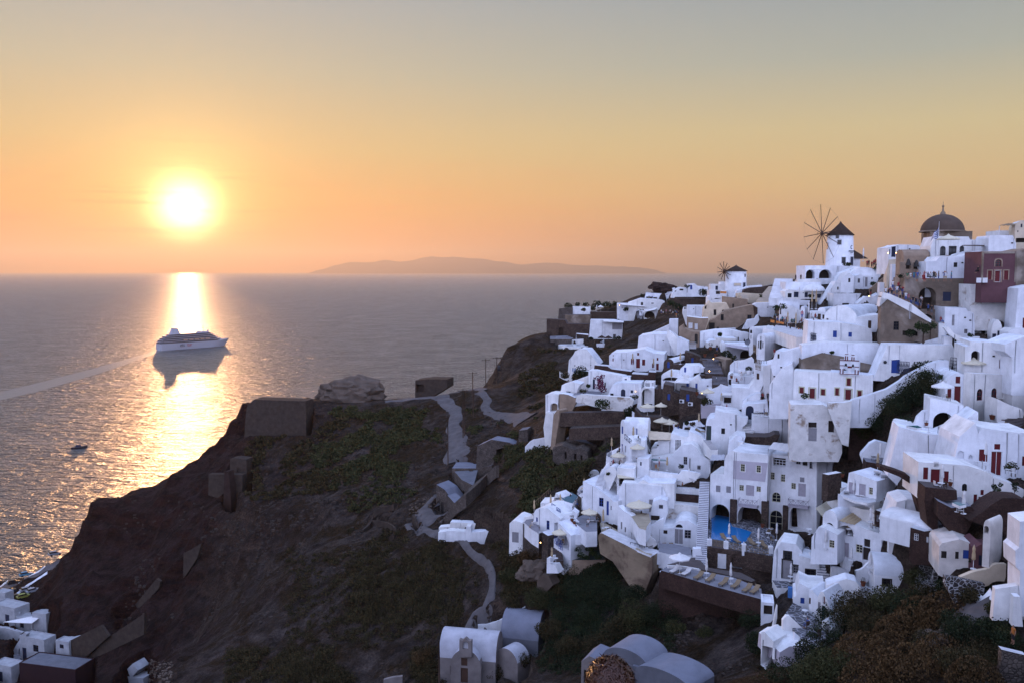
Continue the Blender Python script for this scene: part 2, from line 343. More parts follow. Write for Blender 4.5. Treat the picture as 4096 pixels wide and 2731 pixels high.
def poly_fill(outer, holes):
 L = [[Vector((a, b, 0)) for a, b in outer]] + [[Vector((a, b, 0)) for a, b in h] for h in holes]
 return sum(L, []), tessellate_polygon(L)
def infill(pl, typ, pts, root, rev):
 """the door, window or room-dark sheet behind one opening, its back edge rev metres into the wall"""
 t, cl = typ[0], COLR.get(typ[1:2], 'dark'); us = [a for a, b in pts]; vs = [b for a, b in pts]; u0, u1, v0, v1 = min(us), max(us), min(vs), max(vs)
 cu, cv = (u0 + u1) / 2, (v0 + v1) / 2
 def sheet(name, m, back, sh=1., par=None):
  B = MB(); pp = [((a - cu) * sh + cu, (b - cv) * sh + cv) for a, b in pts]; k = len(pp)
  B.add([pl.w(a, b, back) for a, b in pp] + [pl.w(a, b, back + .05) for a, b in pp], [tuple(range(k))[::-1], tuple(range(k, 2 * k))] + [(i, (i + 1) % k, k + (i + 1) % k, k + i) for i in range(k)])
  return B.build(name, m, par)
 def ring(name, m, back, th, wd, par, bars=()):
  B = MB(); k = len(pts); sx = max(.1, 1 - 2 * wd / max(.2, u1 - u0)); sy = max(.1, 1 - 2 * wd / max(.2, v1 - v0))
  inn = [((a - cu) * sx + cu, (b - cv) * sy + cv) for a, b in pts]
  B.add([pl.w(a, b, back) for a, b in pts] + [pl.w(a, b, back) for a, b in inn] + [pl.w(a, b, back + th) for a, b in inn], [(i, (i + 1) % k, k + (i + 1) % k, k + i) for i in range(k)] + [(k + i, k + (i + 1) % k, 2 * k + (i + 1) % k, 2 * k + i) for i in range(k)])
  for a0, b0, a1, b1 in bars:
   hw = .035
   if a0 == a1: vs_ = [(a0 - hw, b0), (a0 + hw, b0), (a0 + hw, b1), (a0 - hw, b1)]
   else: vs_ = [(a0, b0 - hw), (a1, b0 - hw), (a1, b0 + hw), (a0, b0 + hw)]
   B.add([pl.w(a, b, back + .004) for a, b in vs_], [(0, 1, 2, 3)])
  return B.build(name, m, par)
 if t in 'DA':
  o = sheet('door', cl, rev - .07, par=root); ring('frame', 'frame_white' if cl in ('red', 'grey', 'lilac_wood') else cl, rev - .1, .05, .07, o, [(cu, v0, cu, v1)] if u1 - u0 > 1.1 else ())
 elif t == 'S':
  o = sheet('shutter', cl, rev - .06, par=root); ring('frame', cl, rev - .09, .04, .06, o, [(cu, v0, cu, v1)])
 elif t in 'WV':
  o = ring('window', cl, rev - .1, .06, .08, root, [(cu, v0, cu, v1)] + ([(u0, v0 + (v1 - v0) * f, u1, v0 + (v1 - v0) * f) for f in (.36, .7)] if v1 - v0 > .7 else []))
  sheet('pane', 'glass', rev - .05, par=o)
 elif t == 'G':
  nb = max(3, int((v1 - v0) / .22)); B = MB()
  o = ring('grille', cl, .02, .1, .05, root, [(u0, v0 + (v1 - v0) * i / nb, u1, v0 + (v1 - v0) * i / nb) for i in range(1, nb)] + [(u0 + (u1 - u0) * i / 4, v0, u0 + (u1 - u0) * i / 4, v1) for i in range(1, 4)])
  sheet('pane', 'room', rev - .06, par=o)  # dark sheet stands for the unlit room behind the grille
 elif t == 'O': sheet('recess', 'room', rev - .06, par=root)  # dark sheet painted as the shade of an empty room
 elif t == 'P': sheet('recess', {'d': 'room', 't': 'teal', 'k': 'tan'}.get(typ[1:2], 'grey_plaster'), rev - .06, par=root)  # dark back paints porch shade, teal back paints the blue-lit grotto
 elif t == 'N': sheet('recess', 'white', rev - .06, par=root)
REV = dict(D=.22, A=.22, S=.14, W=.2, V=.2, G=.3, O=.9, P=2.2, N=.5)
HPL = {}; WALLS = []; OUTS = {}
def H(label, shape, ops='', yaw=28, dep=6., d=None, m='white', roof='roof_white', name='house', cat='house', par=.35, group=None, down=None, trim=None, dd=0., hole=True):
 sh = shape.split(); t = sh[0]; c = [float(a) for a in sh[1:]]
 if t == 'p':
  px = [q(c[i], c[i + 1]) for i in range(0, len(c), 2)]
  yb = max(p[1] for p in px); xm = sum(p[0] for p in px) / len(px); ref = (xm, yb)
 else:
  (xl, yt), (xr, yb) = q(c[0], c[1]), q(c[2], c[3]); ref = ((xl + xr) / 2, yb)
 d = (D(*ref) if d is None else d) + dd
 pl = Pl(ref[0], ref[1], d, yaw); down = (3.2 if d > 122 else 1.8) if down is None else down
 if t == 'p':
  out = [pl.uv(*p) for p in px]
  vmin = min(b for a, b in out); vmax = max(b for a, b in out); out = [(a, b - down if b < vmin + .3 * (vmax - vmin) + .01 else b) for a, b in out]
  if sum(a0 * b1 - a1 * b0 for (a0, b0), (a1, b1) in zip(out, out[1:] + out[:1])) < 0: out = out[::-1]
 else:
  ym = (yt + yb) / 2; u0 = pl.uv(xl, ym)[0]; u1 = pl.uv(xr, ym)[0]; vt = pl.uv(ref[0], yt)[1]
  if t == 'v':
   sp = pl.uv(ref[0], q(0, c[4])[1])[1]; hh = vt - sp
   out = [(u0, -down)] + [(u1, -down)] + [((u0 + u1) / 2 + (u1 - u0) / 2 * math.cos(math.pi * i / 14), sp + hh * math.sin(math.pi * i / 14)) for i in range(15)]
  elif t == 'w': sp = pl.uv(ref[0], q(0, c[4])[1])[1]; out = [(u0, -down), (u1, -down), (u1, sp), (u0, sp)]
  else: out = [(u0, -down), (u1, -down), (u1, vt), (u0, vt)]
 root = empty(name, (0, 0, 0), label, cat, group); HPL[label] = (root, pl)
 if m == 'white': WALLS.append(label)
 holes, info = [], []
 for s in ops.split(';'):
  s = s.split()
  if not s: continue
  ty = s[0]; a, b, e, f = [float(i) for i in s[1:5]]; (x0, y0), (x1, y1) = q(a, b), q(e, f); xm, ym = (x0 + x1) / 2, (y0 + y1) / 2
  U0, U1, V1, V0 = pl.uv(x0, ym)[0], pl.uv(x1, ym)[0], pl.uv(xm, y0)[1], pl.uv(xm, y1)[1]
  pts = arch(U0, V0, U1, V1) if ty[0] in 'AVPN' or ty.endswith('a') else [(U0, V0), (U0, V1), (U1, V1), (U1, V0)]
  rev = REV[ty[0]] if len(s) < 6 else float(s[5])
  holes.append(pts); info.append((ty, pts, min(rev, dep - .3)))
 OUTS[label] = (out, [h for t_, h, r_ in info])
 V2, T = poly_fill(out, holes)
 W, RF = MB(), MB()
 W.add([pl.w(v.x, v.y) for v in V2], T)
 for ty, pts, rev in info:
  k = len(pts); W.add([pl.w(a, b) for a, b in pts] + [pl.w(a, b, rev) for a, b in pts], [(i, (i + 1) % k, k + (i + 1) % k, k + i) for i in range(k)])
 k = len(out)
 if t == 'b' and par > 0:
  a0, a1, vt = u0, u1, out[2][1]; th = .24; fl = vt - par
  def pt(u, v, bk): return pl.w(u, v, bk)
  o4 = [(a0, 0), (a1, 0), (a1, dep), (a0, dep)]; i4 = [(a0 + th, th), (a1 - th, th), (a1 - th, dep - th), (a0 + th, dep - th)]
  vs = [pt(u, -down, b) for u, b in o4] + [pt(u, vt, b) for u, b in o4] + [pt(u, vt, b) for u, b in i4] + [pt(u, fl, b) for u, b in i4]
  W.add(vs, [(1, 2, 6, 5), (2, 3, 7, 6), (3, 0, 4, 7)] + [(4 + i, 4 + (i + 1) % 4, 8 + (i + 1) % 4, 8 + i) for i in range(4)] + [(8 + i, 8 + (i + 1) % 4, 12 + (i + 1) % 4, 12 + i) for i in range(4)])
  RF.add(vs[12:16], [(0, 1, 2, 3)])
 elif t == 'w':
  n_ = 10; prof = [(dep / 2 - dep / 2 * math.cos(math.pi * i / n_), sp + (vt - sp) * math.sin(math.pi * i / n_)) for i in range(n_ + 1)]
  for (b0, v0), (b1, v1) in zip(prof, prof[1:]): RF.add([pl.w(u0 - .05, v0, b0), pl.w(u1 + .05, v0, b0), pl.w(u1 + .05, v1, b1), pl.w(u0 - .05, v1, b1)], [(0, 1, 2, 3)], True)
  for u in (u0, u1): W.add([pl.w(u, -down, 0), pl.w(u, -down, dep)] + [pl.w(u, v, b) for b, v in prof[::-1]], [tuple(range(n_ + 3))])
  W.add([pl.w(u0, -down, dep), pl.w(u1, -down, dep), pl.w(u1, sp, dep), pl.w(u0, sp, dep)], [(0, 1, 2, 3)])
 else:
  for i in range(k):
   (a, b), (e, f) = out[i], out[(i + 1) % k]
   upw = a - e > abs(f - b) * .35 if True else 0
   (RF if upw else W).add([pl.w(a, b), pl.w(e, f), pl.w(e, f, dep), pl.w(a, b, dep)], [(0, 1, 2, 3)], t == 'v' or (t == 'p' and k > 9))
  W.add([pl.w(a, b, dep) for a, b in out], [tuple(range(k))[::-1]])
 wo = W.build('wall', m, root); zf = pl.o.z - .3; solid([(a, b, max(c_, zf)) for a, b, c_ in W.v], W.f)
 if RF.v:
  solid(RF.v, RF.f)
  runs = []
  for f, s_ in zip(RF.f, RF.sm):
   vs = [RF.v[i] for i in f]
   if runs and any((Vector(v) - Vector(u)).length < .01 for v in vs for u in runs[-1].v): runs[-1].add(vs, [tuple(range(len(vs)))], s_)
   else: runs.append(MB().add(vs, [tuple(range(len(vs)))], s_))
  if len(runs) > 1 and any((Vector(v) - Vector(u)).length < .01 for v in runs[0].v for u in runs[-1].v): runs[0].add(runs[-1].v, runs[-1].f, runs[-1].sm[0]); runs.pop()
  for rb in runs:
   ro = rb.build('roof', roof, root)
   if len(rb.f) > 1:
    bm = bmesh.new(); bm.from_mesh(ro.data); bmesh.ops.remove_doubles(bm, verts=bm.verts, dist=.001); bm.to_mesh(ro.data); bm.free()
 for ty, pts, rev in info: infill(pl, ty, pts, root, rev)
 if trim:
  for ty, pts, rev in info:
   us = [a for a, b in pts]; vs = [b for a, b in pts]; cu, cv = (min(us) + max(us)) / 2, (min(vs) + max(vs)) / 2; kk = len(pts)
   g = .16; out2 = [(a + (g if a > cu else -g), b + (g if b > cv else -.02)) for a, b in pts]; B = MB()
   B.add([pl.w(a, b, -.03) for a, b in pts] + [pl.w(a, b, -.03) for a, b in out2] + [pl.w(a, b, .02) for a, b in out2] + [pl.w(a, b, .02) for a, b in pts], [(i + kk * j, (i + 1) % kk + kk * j, (i + 1) % kk + kk * ((j + 1) % 4), i + kk * ((j + 1) % 4)) for i in range(kk) for j in range(4)])
   B.build('trim', trim, root)
 root['_pl'] = 0; del root['_pl']
 return root, pl
def dome(root, x, y, rpx, d, hgt=1., m='roof_white', name='dome'):
 """a dome whose springing shows at crop x, y"""
 p = P(*q(x, y), d); r = rpx / CR[2] * d / F
 B = MB().lathe([(r * math.cos(math.pi / 2 * i / 9) + (.001 if i == 9 else 0), r * hgt * math.sin(math.pi / 2 * i / 9)) for i in range(10)], p + Vector((0, r * .6, 0)), 28)
 solid(B.v, B.f); return B.build(name, m, root), p + Vector((0, r * .6, 0)), r
def Wl(label, pts, h=1., th=.35, m='white', d=None, name='wall', cat='wall', cap=None, group=None, dd=0., down=.8):
 """a free-standing wall whose top edge follows the pixels; h metres tall"""
 c = [float(a) for a in pts.split()]; px = [q(c[i], c[i + 1]) for i in range(0, len(c), 2)]
 if len(px) > 2:
  s = [px[0]]
  for a, b in zip(px, px[1:]): s += [(a[0] * .75 + b[0] * .25, a[1] * .75 + b[1] * .25), (a[0] * .25 + b[0] * .75, a[1] * .25 + b[1] * .75)]
  px = s + [px[-1]]
 p3 = []
 for x, y in px:
  dd_ = d if d else D(x, y + h * F / 150 * .9); p3.append(P(x, y, dd_ + dd))
 k = len(p3); B, CP = MB(), MB(); vs = []
 for i, p in enumerate(p3):
  t = (p3[min(i + 1, k - 1)] - p3[max(i - 1, 0)]); t.z = 0; t = t.normalized() if t.length > 1e-6 else Vector((1, 0, 0)); s = Vector((-t.y, t.x, 0)) * th / 2
  if s.y < 0: s = -s
  vs += [p - s - Vector((0, 0, h + down)), p - s, p + s, p + s - Vector((0, 0, h + down))]
 fs = []
 for i in range(k - 1): fs += [(4 * i + j, 4 * i + (j + 1) % 4, 4 * i + 4 + (j + 1) % 4, 4 * i + 4 + j) for j in range(4)]
 fs += [(0, 1, 2, 3), tuple(4 * (k - 1) + j for j in (3, 2, 1, 0))]
 B.add(vs, fs); zf = min(p.z for p in p3) - h; solid([(a, b_, max(c_, zf)) for a, b_, c_ in B.v], B.f)
 if not cap:
  o = B.build(name, m); return tag(o, label, cat, group)
 root = empty(name, (0, 0, 0), label, cat, group); B.build('masonry', m, root)
 cv = []
 for i in range(k):
  a, b = Vector(vs[4 * i + 1]), Vector(vs[4 * i + 2]); e = (b - a).normalized() * .06
  cv += [a - e + Vector((0, 0, .004)), a - e + Vector((0, 0, .15)), b + e + Vector((0, 0, .15)), b + e + Vector((0, 0, .004))]
 CP.add(cv, fs); CP.build('coping', cap, root); return root
def T(label, pts, m='floor_grey', d=None, thick=2.5, z=None, name='terrace', cat='terrace', side=None, group=None):
 """a level terrace whose floor edge follows the pixels; its level is that of the first point"""
 c = [float(a) for a in pts.split()]; px = [q(c[i], c[i + 1]) for i in range(0, len(c), 2)]
 z = P(*px[0], d if d else D(*px[0])).z if z is None else z; p = [atz(x, y, z) for x, y in px]; k = len(p)
 root = empty(name, (0, 0, 0), label, cat, group)
 L = [Vector((a.x, a.y, 0)) for a in p]; F_ = MB().add([(a.x, a.y, z) for a in p], tessellate_polygon([L])); F_.build('floor', m, root); solid(F_.v, F_.f)
 B = MB().add([(a.x, a.y, z - .004) for a in p] + [(a.x, a.y, z - thick) for a in p], [(i, (i + 1) % k, k + (i + 1) % k, k + i) for i in range(k)]); B.build('side', side or 'white', root); solid([(a, b_, max(c_, z - .5)) for a, b_, c_ in B.v], B.f)
 return root
def ST(label, x0, y0, x1, y1, wd=1.4, nst=12, m='white', tread='floor_grey', rail=False, name='staircase', cat='stairs', d0=None, d1=None):
 a, b = q(x0, y0), q(x1, y1); p0 = P(*a, d0 or D(*a)); p1 = P(*b, d1 or D(*b)); v = p1 - p0; hv = Vector((v.x, v.y, 0)); L = hv.length; hv.normalize(); s = Vector((-hv.y, hv.x, 0)) * wd / 2
 root = empty(name, (0, 0, 0), label, cat); B, TR = MB(), MB()
 for i in range(nst):
  c0 = p0 + hv * L * i / nst; c1 = p0 + hv * L * (i + 1) / nst; z = p0.z + v.z * (i + 1) / nst; zb = min(p0.z, p0.z + v.z * i / nst) - 1.6
  B.add([c0 - s + Vector((0, 0, zb - c0.z)), c0 + s + Vector((0, 0, zb - c0.z)), c1 + s + Vector((0, 0, zb - c1.z)), c1 - s + Vector((0, 0, zb - c1.z)), Vector((*(c0 - s).xy, z)), Vector((*(c0 + s).xy, z)), Vector((*(c1 + s).xy, z)), Vector((*(c1 - s).xy, z))],
              [(0, 1, 5, 4), (1, 2, 6, 5), (2, 3, 7, 6), (3, 0, 4, 7), (4, 5, 6, 7)])
  TR.add([Vector((*(c0 - s * .96).xy, z + .004)), Vector((*(c0 + s * .96).xy, z + .004)), Vector((*(c1 + s * .96).xy, z + .004)), Vector((*(c1 - s * .96).xy, z + .004))], [(0, 1, 2, 3)])
 B.build('flight', m, root); TR.build('tread', tread, root); solid(B.v, B.f); return root
def face(sub, x0, y0, x1, y1, name, m, out=.05, thick=.3, par=True):
 """a block on the front of the building whose label holds sub"""
 root, pl = next(v for k, v in HPL.items() if sub in k)[:2]; (a, b), (c, e) = q(x0, y0), q(x1, y1); xm, ym = (a + c) / 2, (b + e) / 2
 u0, u1, v1, v0 = pl.uv(a, ym)[0], pl.uv(c, ym)[0], pl.uv(xm, b)[1], pl.uv(xm, e)[1]
 B = MB().add([pl.w(u, v, t) for t in (-out, -out + thick) for u, v in ((u0, v0), (u1, v0), (u1, v1), (u0, v1))], [(0, 1, 2, 3), (7, 6, 5, 4), (0, 4, 5, 1), (1, 5, 6, 2), (2, 6, 7, 3), (3, 7, 4, 0)])
 return B.build(name, m, root if par else None), pl, (u0, u1, v0, v1)
C(2200, 1050)
H('long brown retaining wall of rubble stone with a dark doorway on the headland', 'p -60 1010 270 1030 300 1100 700 1100 690 1330 250 1300 -60 1290', 'Oda 150 1160 235 1305', 12, 4, 338, 'stone', 'floor_dark', 'retaining_wall', 'wall')
H('plain brown rendered wall above the rubble wall on the headland', 'b 270 940 720 1100', '', 10, 5, 345, 'stucco', 'floor_dark', 'retaining_wall', 'wall', par=0)
H('tall dark stone wall behind the pergola house', 'b 720 890 1540 1040', '', 8, 5, 348, 'stone', 'floor_dark', 'retaining_wall', 'wall', par=0)
H('brown stone hut wall at the very tip of the headland', 'p 140 930 160 830 400 800 400 940', '', 15, 4, 352, 'stone_grey', 'floor_dark', 'stone_hut', 'hut')
H('low flat roofed white house beside the brick chimney on the headland', 'b 402 795 725 870', '', 5, 5, 352, name='house', par=.2)
H('white house with a pergola roof built against the dark headland wall', 'p 690 1300 725 1025 1150 1030 1300 1060 1300 1240 1290 1350 690 1340', 'Sg 1115 1090 1290 1200;Wg 1130 1285 1180 1350', 8, 5, 334)
H('white house with blue doors and a long shade roof near the headland', 'b 1205 735 1540 905', 'Wd 1238 790 1258 815;Db 1445 780 1482 890;Dn 1610 790 1675 900', 5, 5, 344)
H('tall stepped white house rising towards the boulder on the headland', 'p 1400 720 1620 645 1960 665 2060 700 1900 900 1400 900', 'Dd 1628 715 1668 770;Wd 1815 725 1858 742', 8, 7, 342)
H('upper white terrace house with guests below the round boulder', 'p 1650 660 1720 545 2080 560 2150 470 2240 450 2240 700 1650 700', 'O 1725 615 1830 660 .8;O 1850 625 1920 665 .8', 8, 6, 350)
H('white house with open porch and seated guests beside the brown scrub', 'b 1680 845 1930 1010', 'Pd 1690 880 1880 995 1.8', 8, 4, 328, par=.2)
H('white stair tower with teal doorway beside the open porch', 'p 1540 1010 1545 870 1580 850 1690 870 1680 1010', 'Dt 1600 860 1655 955', 8, 3, 329)
T('bare grey dirt terrace under the rubble stone wall', '0 1320 300 1310 420 1350 380 1370 0 1370', 'floor_grey', 334, side='stone_grey')
Wl('white curved pool wall at the cliff edge below the headland', '130 1450 210 1390 600 1368', 2.0, .5, d=322)
T('small pool terrace on the cliff edge', '150 1470 300 1440 600 1410 780 1480 540 1530 280 1500', 'floor_white', 318, side='white')
Wl('low white wall round the thatched parasol terrace', '790 1500 970 1380', 1.2, .4, d=308)
Wl('white wall in front of the thatched parasols', '830 1450 1065 1445', 1.2, .4, d=305)
C(2200, 1350)
r_, p_ = H('weathered white dome house with small vents on the cliff edge', 'p 300 660 310 560 340 400 420 300 450 240 520 205 660 210 760 330 870 480 900 640 780 660', 'Ds 435 545 460 665;Ws 400 540 420 605;Wd 468 555 490 625;Wd 438 485 452 515', 18, 7, 256, name='dome_house')
H('dark stone lean-to beside the white dome house', 'b 520 600 700 680', '', 20, 3, 250, 'stone_grey', par=.1, name='shed', cat='shed')
Wl('low white garden wall below the dome house', '170 600 260 650 400 690', .9, .4, d=251)
H('white house with red doors and red shutters on the upper terrace', 'p 1060 560 1060 320 1110 270 1450 255 1680 205 1850 280 2050 300 2050 560', 'Sr 1120 368 1140 420;Sr 1127 308 1139 333;Sr 1450 375 1505 482;Dr 1538 372 1616 548;Sr 1650 388 1705 495;Sr 1562 270 1596 318;Sr 1912 358 1942 408;Sr 1828 458 1868 540;Dr 1898 458 1952 586', 14, 9, 206)
H('smooth white sloping roof mass above the house with red doors', 'p 1540 250 1590 -20 1800 -60 2100 -60 2240 60 2240 300 2050 300 1850 280 1680 205', '', 14, 10, 216, dd=2)
H('terrace edge wall of dark red stone below the house with red doors', 'p 785 570 800 490 1030 510 1100 560 1450 605 1450 700', '', 16, 3, 199, 'stone_red', 'floor_white', 'retaining_wall', 'wall', down=1)
H('second dark red stone terrace wall with stepped top', 'p 1455 780 1465 645 1755 665 1765 610 1900 620 1875 790', '', 12, 4, 192, 'stone_red', 'floor_white', 'retaining_wall', 'wall', down=1)
H('long white house behind the magenta bougainvillea', 'p 680 900 690 590 800 590 1340 690 1340 900', 'Dn 765 740 805 920;Wg 775 705 798 735;Sd 975 800 1000 885', 16, 5, 196)
H('low white house with a hipped side and navy door below the bougainvillea terrace', 'p 925 1060 925 985 1120 850 1260 810 1640 815 1620 1060', 'An 1270 920 1350 1060;Wn 1080 995 1138 1040;Sn 1445 938 1490 990', 14, 6, 187)
H('tiny white annex with a dark hatch above the low house', 'b 1290 700 1440 800', 'Wn 1338 735 1376 790', 14, 3, 192, par=0)
H('white block with lattice windows above the great archway', 'b 1690 790 1870 910', 'Gw 1705 810 1790 875;Gw 1822 800 1862 865', 14, 3, 184, par=.2)
H('tall white archway building over the dark passage', 'p 1500 1280 1600 1000 1640 920 1690 880 1870 900 1870 1230 1640 1290', 'Pd 1640 910 1835 1250 3', 16, 5, 183)
H('dark brown stone terrace house with blue doors under the white archway row', 'p 1865 1250 1875 910 2040 930 2050 820 2205 860 2205 960 2400 960 2560 1030 2560 1270', 'Db 1940 840 1980 920;Db 2095 1000 2145 1125', 14, 7, 182, 'stone', 'floor_dark')
H('long mottled white garden wall under the bougainvillea terrace', 'p 460 1150 470 1070 540 1015 930 1035 1440 1075 1500 1130 1440 1270 1040 1250 780 1180', '', 16, 1.2, 184, 'white_old', 'roof_white', 'garden_wall', 'wall', down=.6)
T('courtyard of the bougainvillea with grey paving', '400 1030 660 1000 920 1025 940 960 700 930 480 960', 'floor_grey', 190)
H('rounded tan wall end below the courtyard', 'p 170 1270 170 1005 250 1005 330 1020 450 1075 465 1170 300 1250', '', 16, 3, 190, 'tan', 'roof_white', 'retaining_wall', 'wall')
H('white house wall with slot window at the west end of the courtyard', 'p 60 1010 200 920 210 850 400 790 560 830 500 900 400 1010', 'Wd 288 960 368 1005', 16, 4, 194)
H('stepped white wall climbing behind the courtyard plants', 'p 205 860 205 850 430 775 660 690 680 690 680 830', '', 18, 2, 200, name='garden_wall', cat='wall')
H('tall narrow white house with pink arch at the gully', 'p -80 1320 -80 1020 0 1000 160 1010 120 1250 100 1330', 'Pk 0 1170 150 1340 1.5', 18, 5, 192)
C(2100, 1400, 2.24)
H('lower white house on the gully edge with stepped walls', 'p 165 690 185 560 240 560 290 540 240 700 235 760 185 760', '', 18, 4, 190)
Wl('white wall curving down into the gully', '0 865 60 800 130 790 220 770', 1.4, .4, d=196)
H('tall buttress of pale tan rock masonry in the gully', 'p 215 900 255 580 290 530 310 540 300 640 245 900', '', 40, 3, 186, 'tan', 'tan', 'buttress', 'wall')
H('ruined grey stone cottage with two dark doors in the gully', 'p 245 1000 250 870 330 850 440 890 500 870 560 910 580 1000', 'Od 355 910 372 975;Od 440 925 462 980;Od 498 938 514 990', 14, 5, 178, 'stone_grey', 'stone_grey', 'ruined_cottage', 'ruin')
H('long collapsed stone terrace wall above the ruined cottage', 'p 360 850 370 790 660 850 660 920', '', 14, 4, 184, 'stone_grey', 'floor_grey', 'ruined_wall', 'ruin')
H('dry stone terrace wall in the gully under the mottled garden wall', 'p 310 640 320 560 890 550 890 640', '', 14, 2, 184, 'stone', 'floor_dark', 'terrace_wall', 'wall', down=1)
H('rubble terrace wall midway down the gully', 'p 390 760 400 700 860 680 860 760', '', 14, 3, 180, 'stone', 'stone_grey', 'terrace_wall', 'wall', down=1)
C(2600, 1050)
H('white house with arched blue door on the ridge by the small windmill', 'p 650 500 680 390 800 378 850 420 1040 440 1040 520', 'Ab 720 405 758 487', 5, 5, 330)
H('low white roof terrace wall on the ridge with round shrub below', 'p 355 620 400 560 480 470 560 445 670 460 690 510 1040 490 1040 620', 'O 530 475 600 505 .5;O 440 500 470 525 .5', 6, 6, 332)
H('dark stone retaining wall below the ridge terrace', 'p 300 800 350 640 1000 655 1000 740 700 790', '', 6, 3, 315, 'stone', 'floor_dark', 'retaining_wall', 'wall')
H('small white house with tall door beside the small windmill', 'b 1085 390 1350 500', 'Dn 1172 420 1218 497', 4, 4, 308, par=.2)
H('taller white block joined to the small windmill', 'b 1255 348 1350 500', '', 4, 4, 309, par=0)
H('cafe terrace block with orange panel under the small windmill', 'b 1060 500 1380 580', 'Od 1180 500 1258 570 .6', 4, 5, 300, par=.3)
H('white vaulted wall sweeping up beside the small windmill', 'p 1440 590 1560 510 1760 430 2010 408 2010 440 1780 480 1650 560 1640 620', '', 6, 4, 290)
H('curved dark rubble wall beside the long stairs', 'p 1645 560 1680 490 1800 455 2010 440 2200 400 2200 470 2080 550', '', 6, 3, 285, 'stone', 'floor_dark', 'retaining_wall', 'wall')
H('pale plastered wall between the short and the long stairs', 'p 1560 700 1560 560 1640 545 2040 570 2010 720', '', 6, 3, 275, 'cream', 'cream', 'retaining_wall', 'wall')
H('small white house with blue chimney pot below the small windmill', 'p 1030 720 1035 620 1080 600 1080 690 1180 640 1310 620 1310 740', 'Od 1095 610 1280 660 .8', 6, 5, 262)
H('pale house with a rounded corner and small arched opening below the small windmill', 'p 930 1000 960 820 1070 690 1100 735 1370 725 1430 840 1300 960 1160 1010', 'Od 980 765 1012 835 .4;Wd 1140 845 1188 948;Sk 1290 850 1350 885', 10, 6, 240, 'cream', 'cream')
H('tan flat topped house with one slit window above the stepped tan house', 'p 1310 830 1310 615 1750 665 1750 770 1420 840', 'Dd 1475 742 1505 825', 10, 6, 248, 'tan', 'tan')
H('long tan house with a sloping top and dark windows', 'p 920 1240 925 1180 1060 1050 1160 1010 1330 870 1850 755 1870 1010 1740 1020 1530 1165 1340 1180 1150 1240', 'Wd 1268 930 1320 1040;Wd 1745 940 1818 1022;Dd 1058 1080 1158 1240;Od 1195 1155 1235 1220 .3', 14, 8, 232, 'tan', 'tan')
H('square tan house with two white window screens', 'p 655 1240 660 970 900 1000 1040 1000 1040 1050 920 1180 900 1240', 'Sw 690 1080 762 1180;Sw 800 1095 855 1200', 12, 6, 226, 'tan', 'roof_white')
H('tan lower house with a tall arched doorway', 'p 510 1500 520 1160 590 1120 600 1180 760 1240 890 1245 880 1500', 'Ad 800 1280 855 1448', 14, 6, 216, 'tan', 'tan')
H('dark arched house end between the tan house and the upper stairs', 'p 1870 1010 1870 800 1900 770 1940 820 1940 930', '', 14, 3, 230, 'brown', 'tan', 'house')
H('flat white house with long parapet behind the crowd', 'b 665 775 985 960', '', 10, 6, 262, par=.3)
H('bell niche wall with white top beside the crowd', 'p 580 910 585 850 605 800 660 800 660 960', 'O 612 805 630 840 .5;O 636 805 652 840 .5', 8, 1.2, 268, name='belfry', cat='belfry')
H('white terrace house with chimney beside the tan square house', 'p 340 1180 345 1020 500 1015 500 1180', '', 12, 4, 238, par=0)
Wl('long white stair wall climbing to the tan square house', '-60 1290 340 1110', 1.6, .8, d=238)
H('steep white gable wall with a round dark vent', 'p 300 1320 305 1230 340 1220 495 1330 490 1450 460 1450 300 1330', '', 20, 1.6, 214, name='gable_wall', cat='wall')
H('white gateway house with red edge beside the arched tan house', 'p 480 1480 490 1350 530 1345 690 1420 700 1560 480 1560', '', 14, 4, 210)
Wl('white wall of the upper street below the tan house', '890 1250 1150 1240 1340 1180 1530 1170', 2.4, .5, d=222)
H('long white wall house with dark slit below the upper street', 'p 890 1500 900 1260 1200 1210 1400 1200 1770 1260 1760 1430 1560 1500', 'Od 1572 1335 1592 1415 .3;Sd 1680 1370 1702 1420', 8, 5, 214)
H('square white house with a planted roof terrace', 'p 1020 1500 1025 1440 1080 1400 1180 1390 1185 1350 1540 1355 1540 1480', 'Od 1258 1430 1300 1475 .3', 8, 6, 208)
H('white vaulted house with a long dark shed roof', 'p 1270 1560 1280 1500 1300 1440 1330 1425 1360 1450 1740 1450 1740 1560', '', 8, 5, 200)
H('white upper stair house wall sweeping down from the tan house', 'p 1545 1165 1740 1030 1870 1015 1900 960 1940 930 1970 1080 1760 1110 1600 1180', '', 14, 3, 222)
H('broad white wall beside the long outdoor stairs', 'p 1850 760 1900 730 2240 715 2240 940 1960 960 1940 820', '', 8, 3, 228)
H('small vaulted house lit by the low sun with one arched window', 'v 1780 1150 1850 1400 1200', 'Vd 1790 1205 1830 1270;Wd 1800 1300 1815 1370', 55, 7, 190)
H('arched white house front with three tall narrow openings', 'v 1915 1275 2060 1560 1360', 'Wd 1978 1320 1994 1390;Wd 1935 1410 1955 1530;Wd 1965 1400 2000 1550;Wd 2012 1420 2030 1530', 45, 8, 178)
H('white restaurant block under the crowded dining terrace', 'p 2010 1300 2020 1190 2060 1170 2260 1230 2500 1250 2500 1400 2080 1380', 'N 2260 1310 2330 1400', 20, 10, 183)
C(3100, 950)
H('white house with two deep arches under the large windmill', 'b 540 505 1340 745', 'Pd 555 578 716 742 2.6;Pd 790 575 1016 735 2.6', 4, 9, 222, par=.25)
H('stepped white house wall joining the arched house and the cafe terrace', 'p 1020 720 1180 640 1480 520 1560 540 1560 720', '', 8, 5, 214)
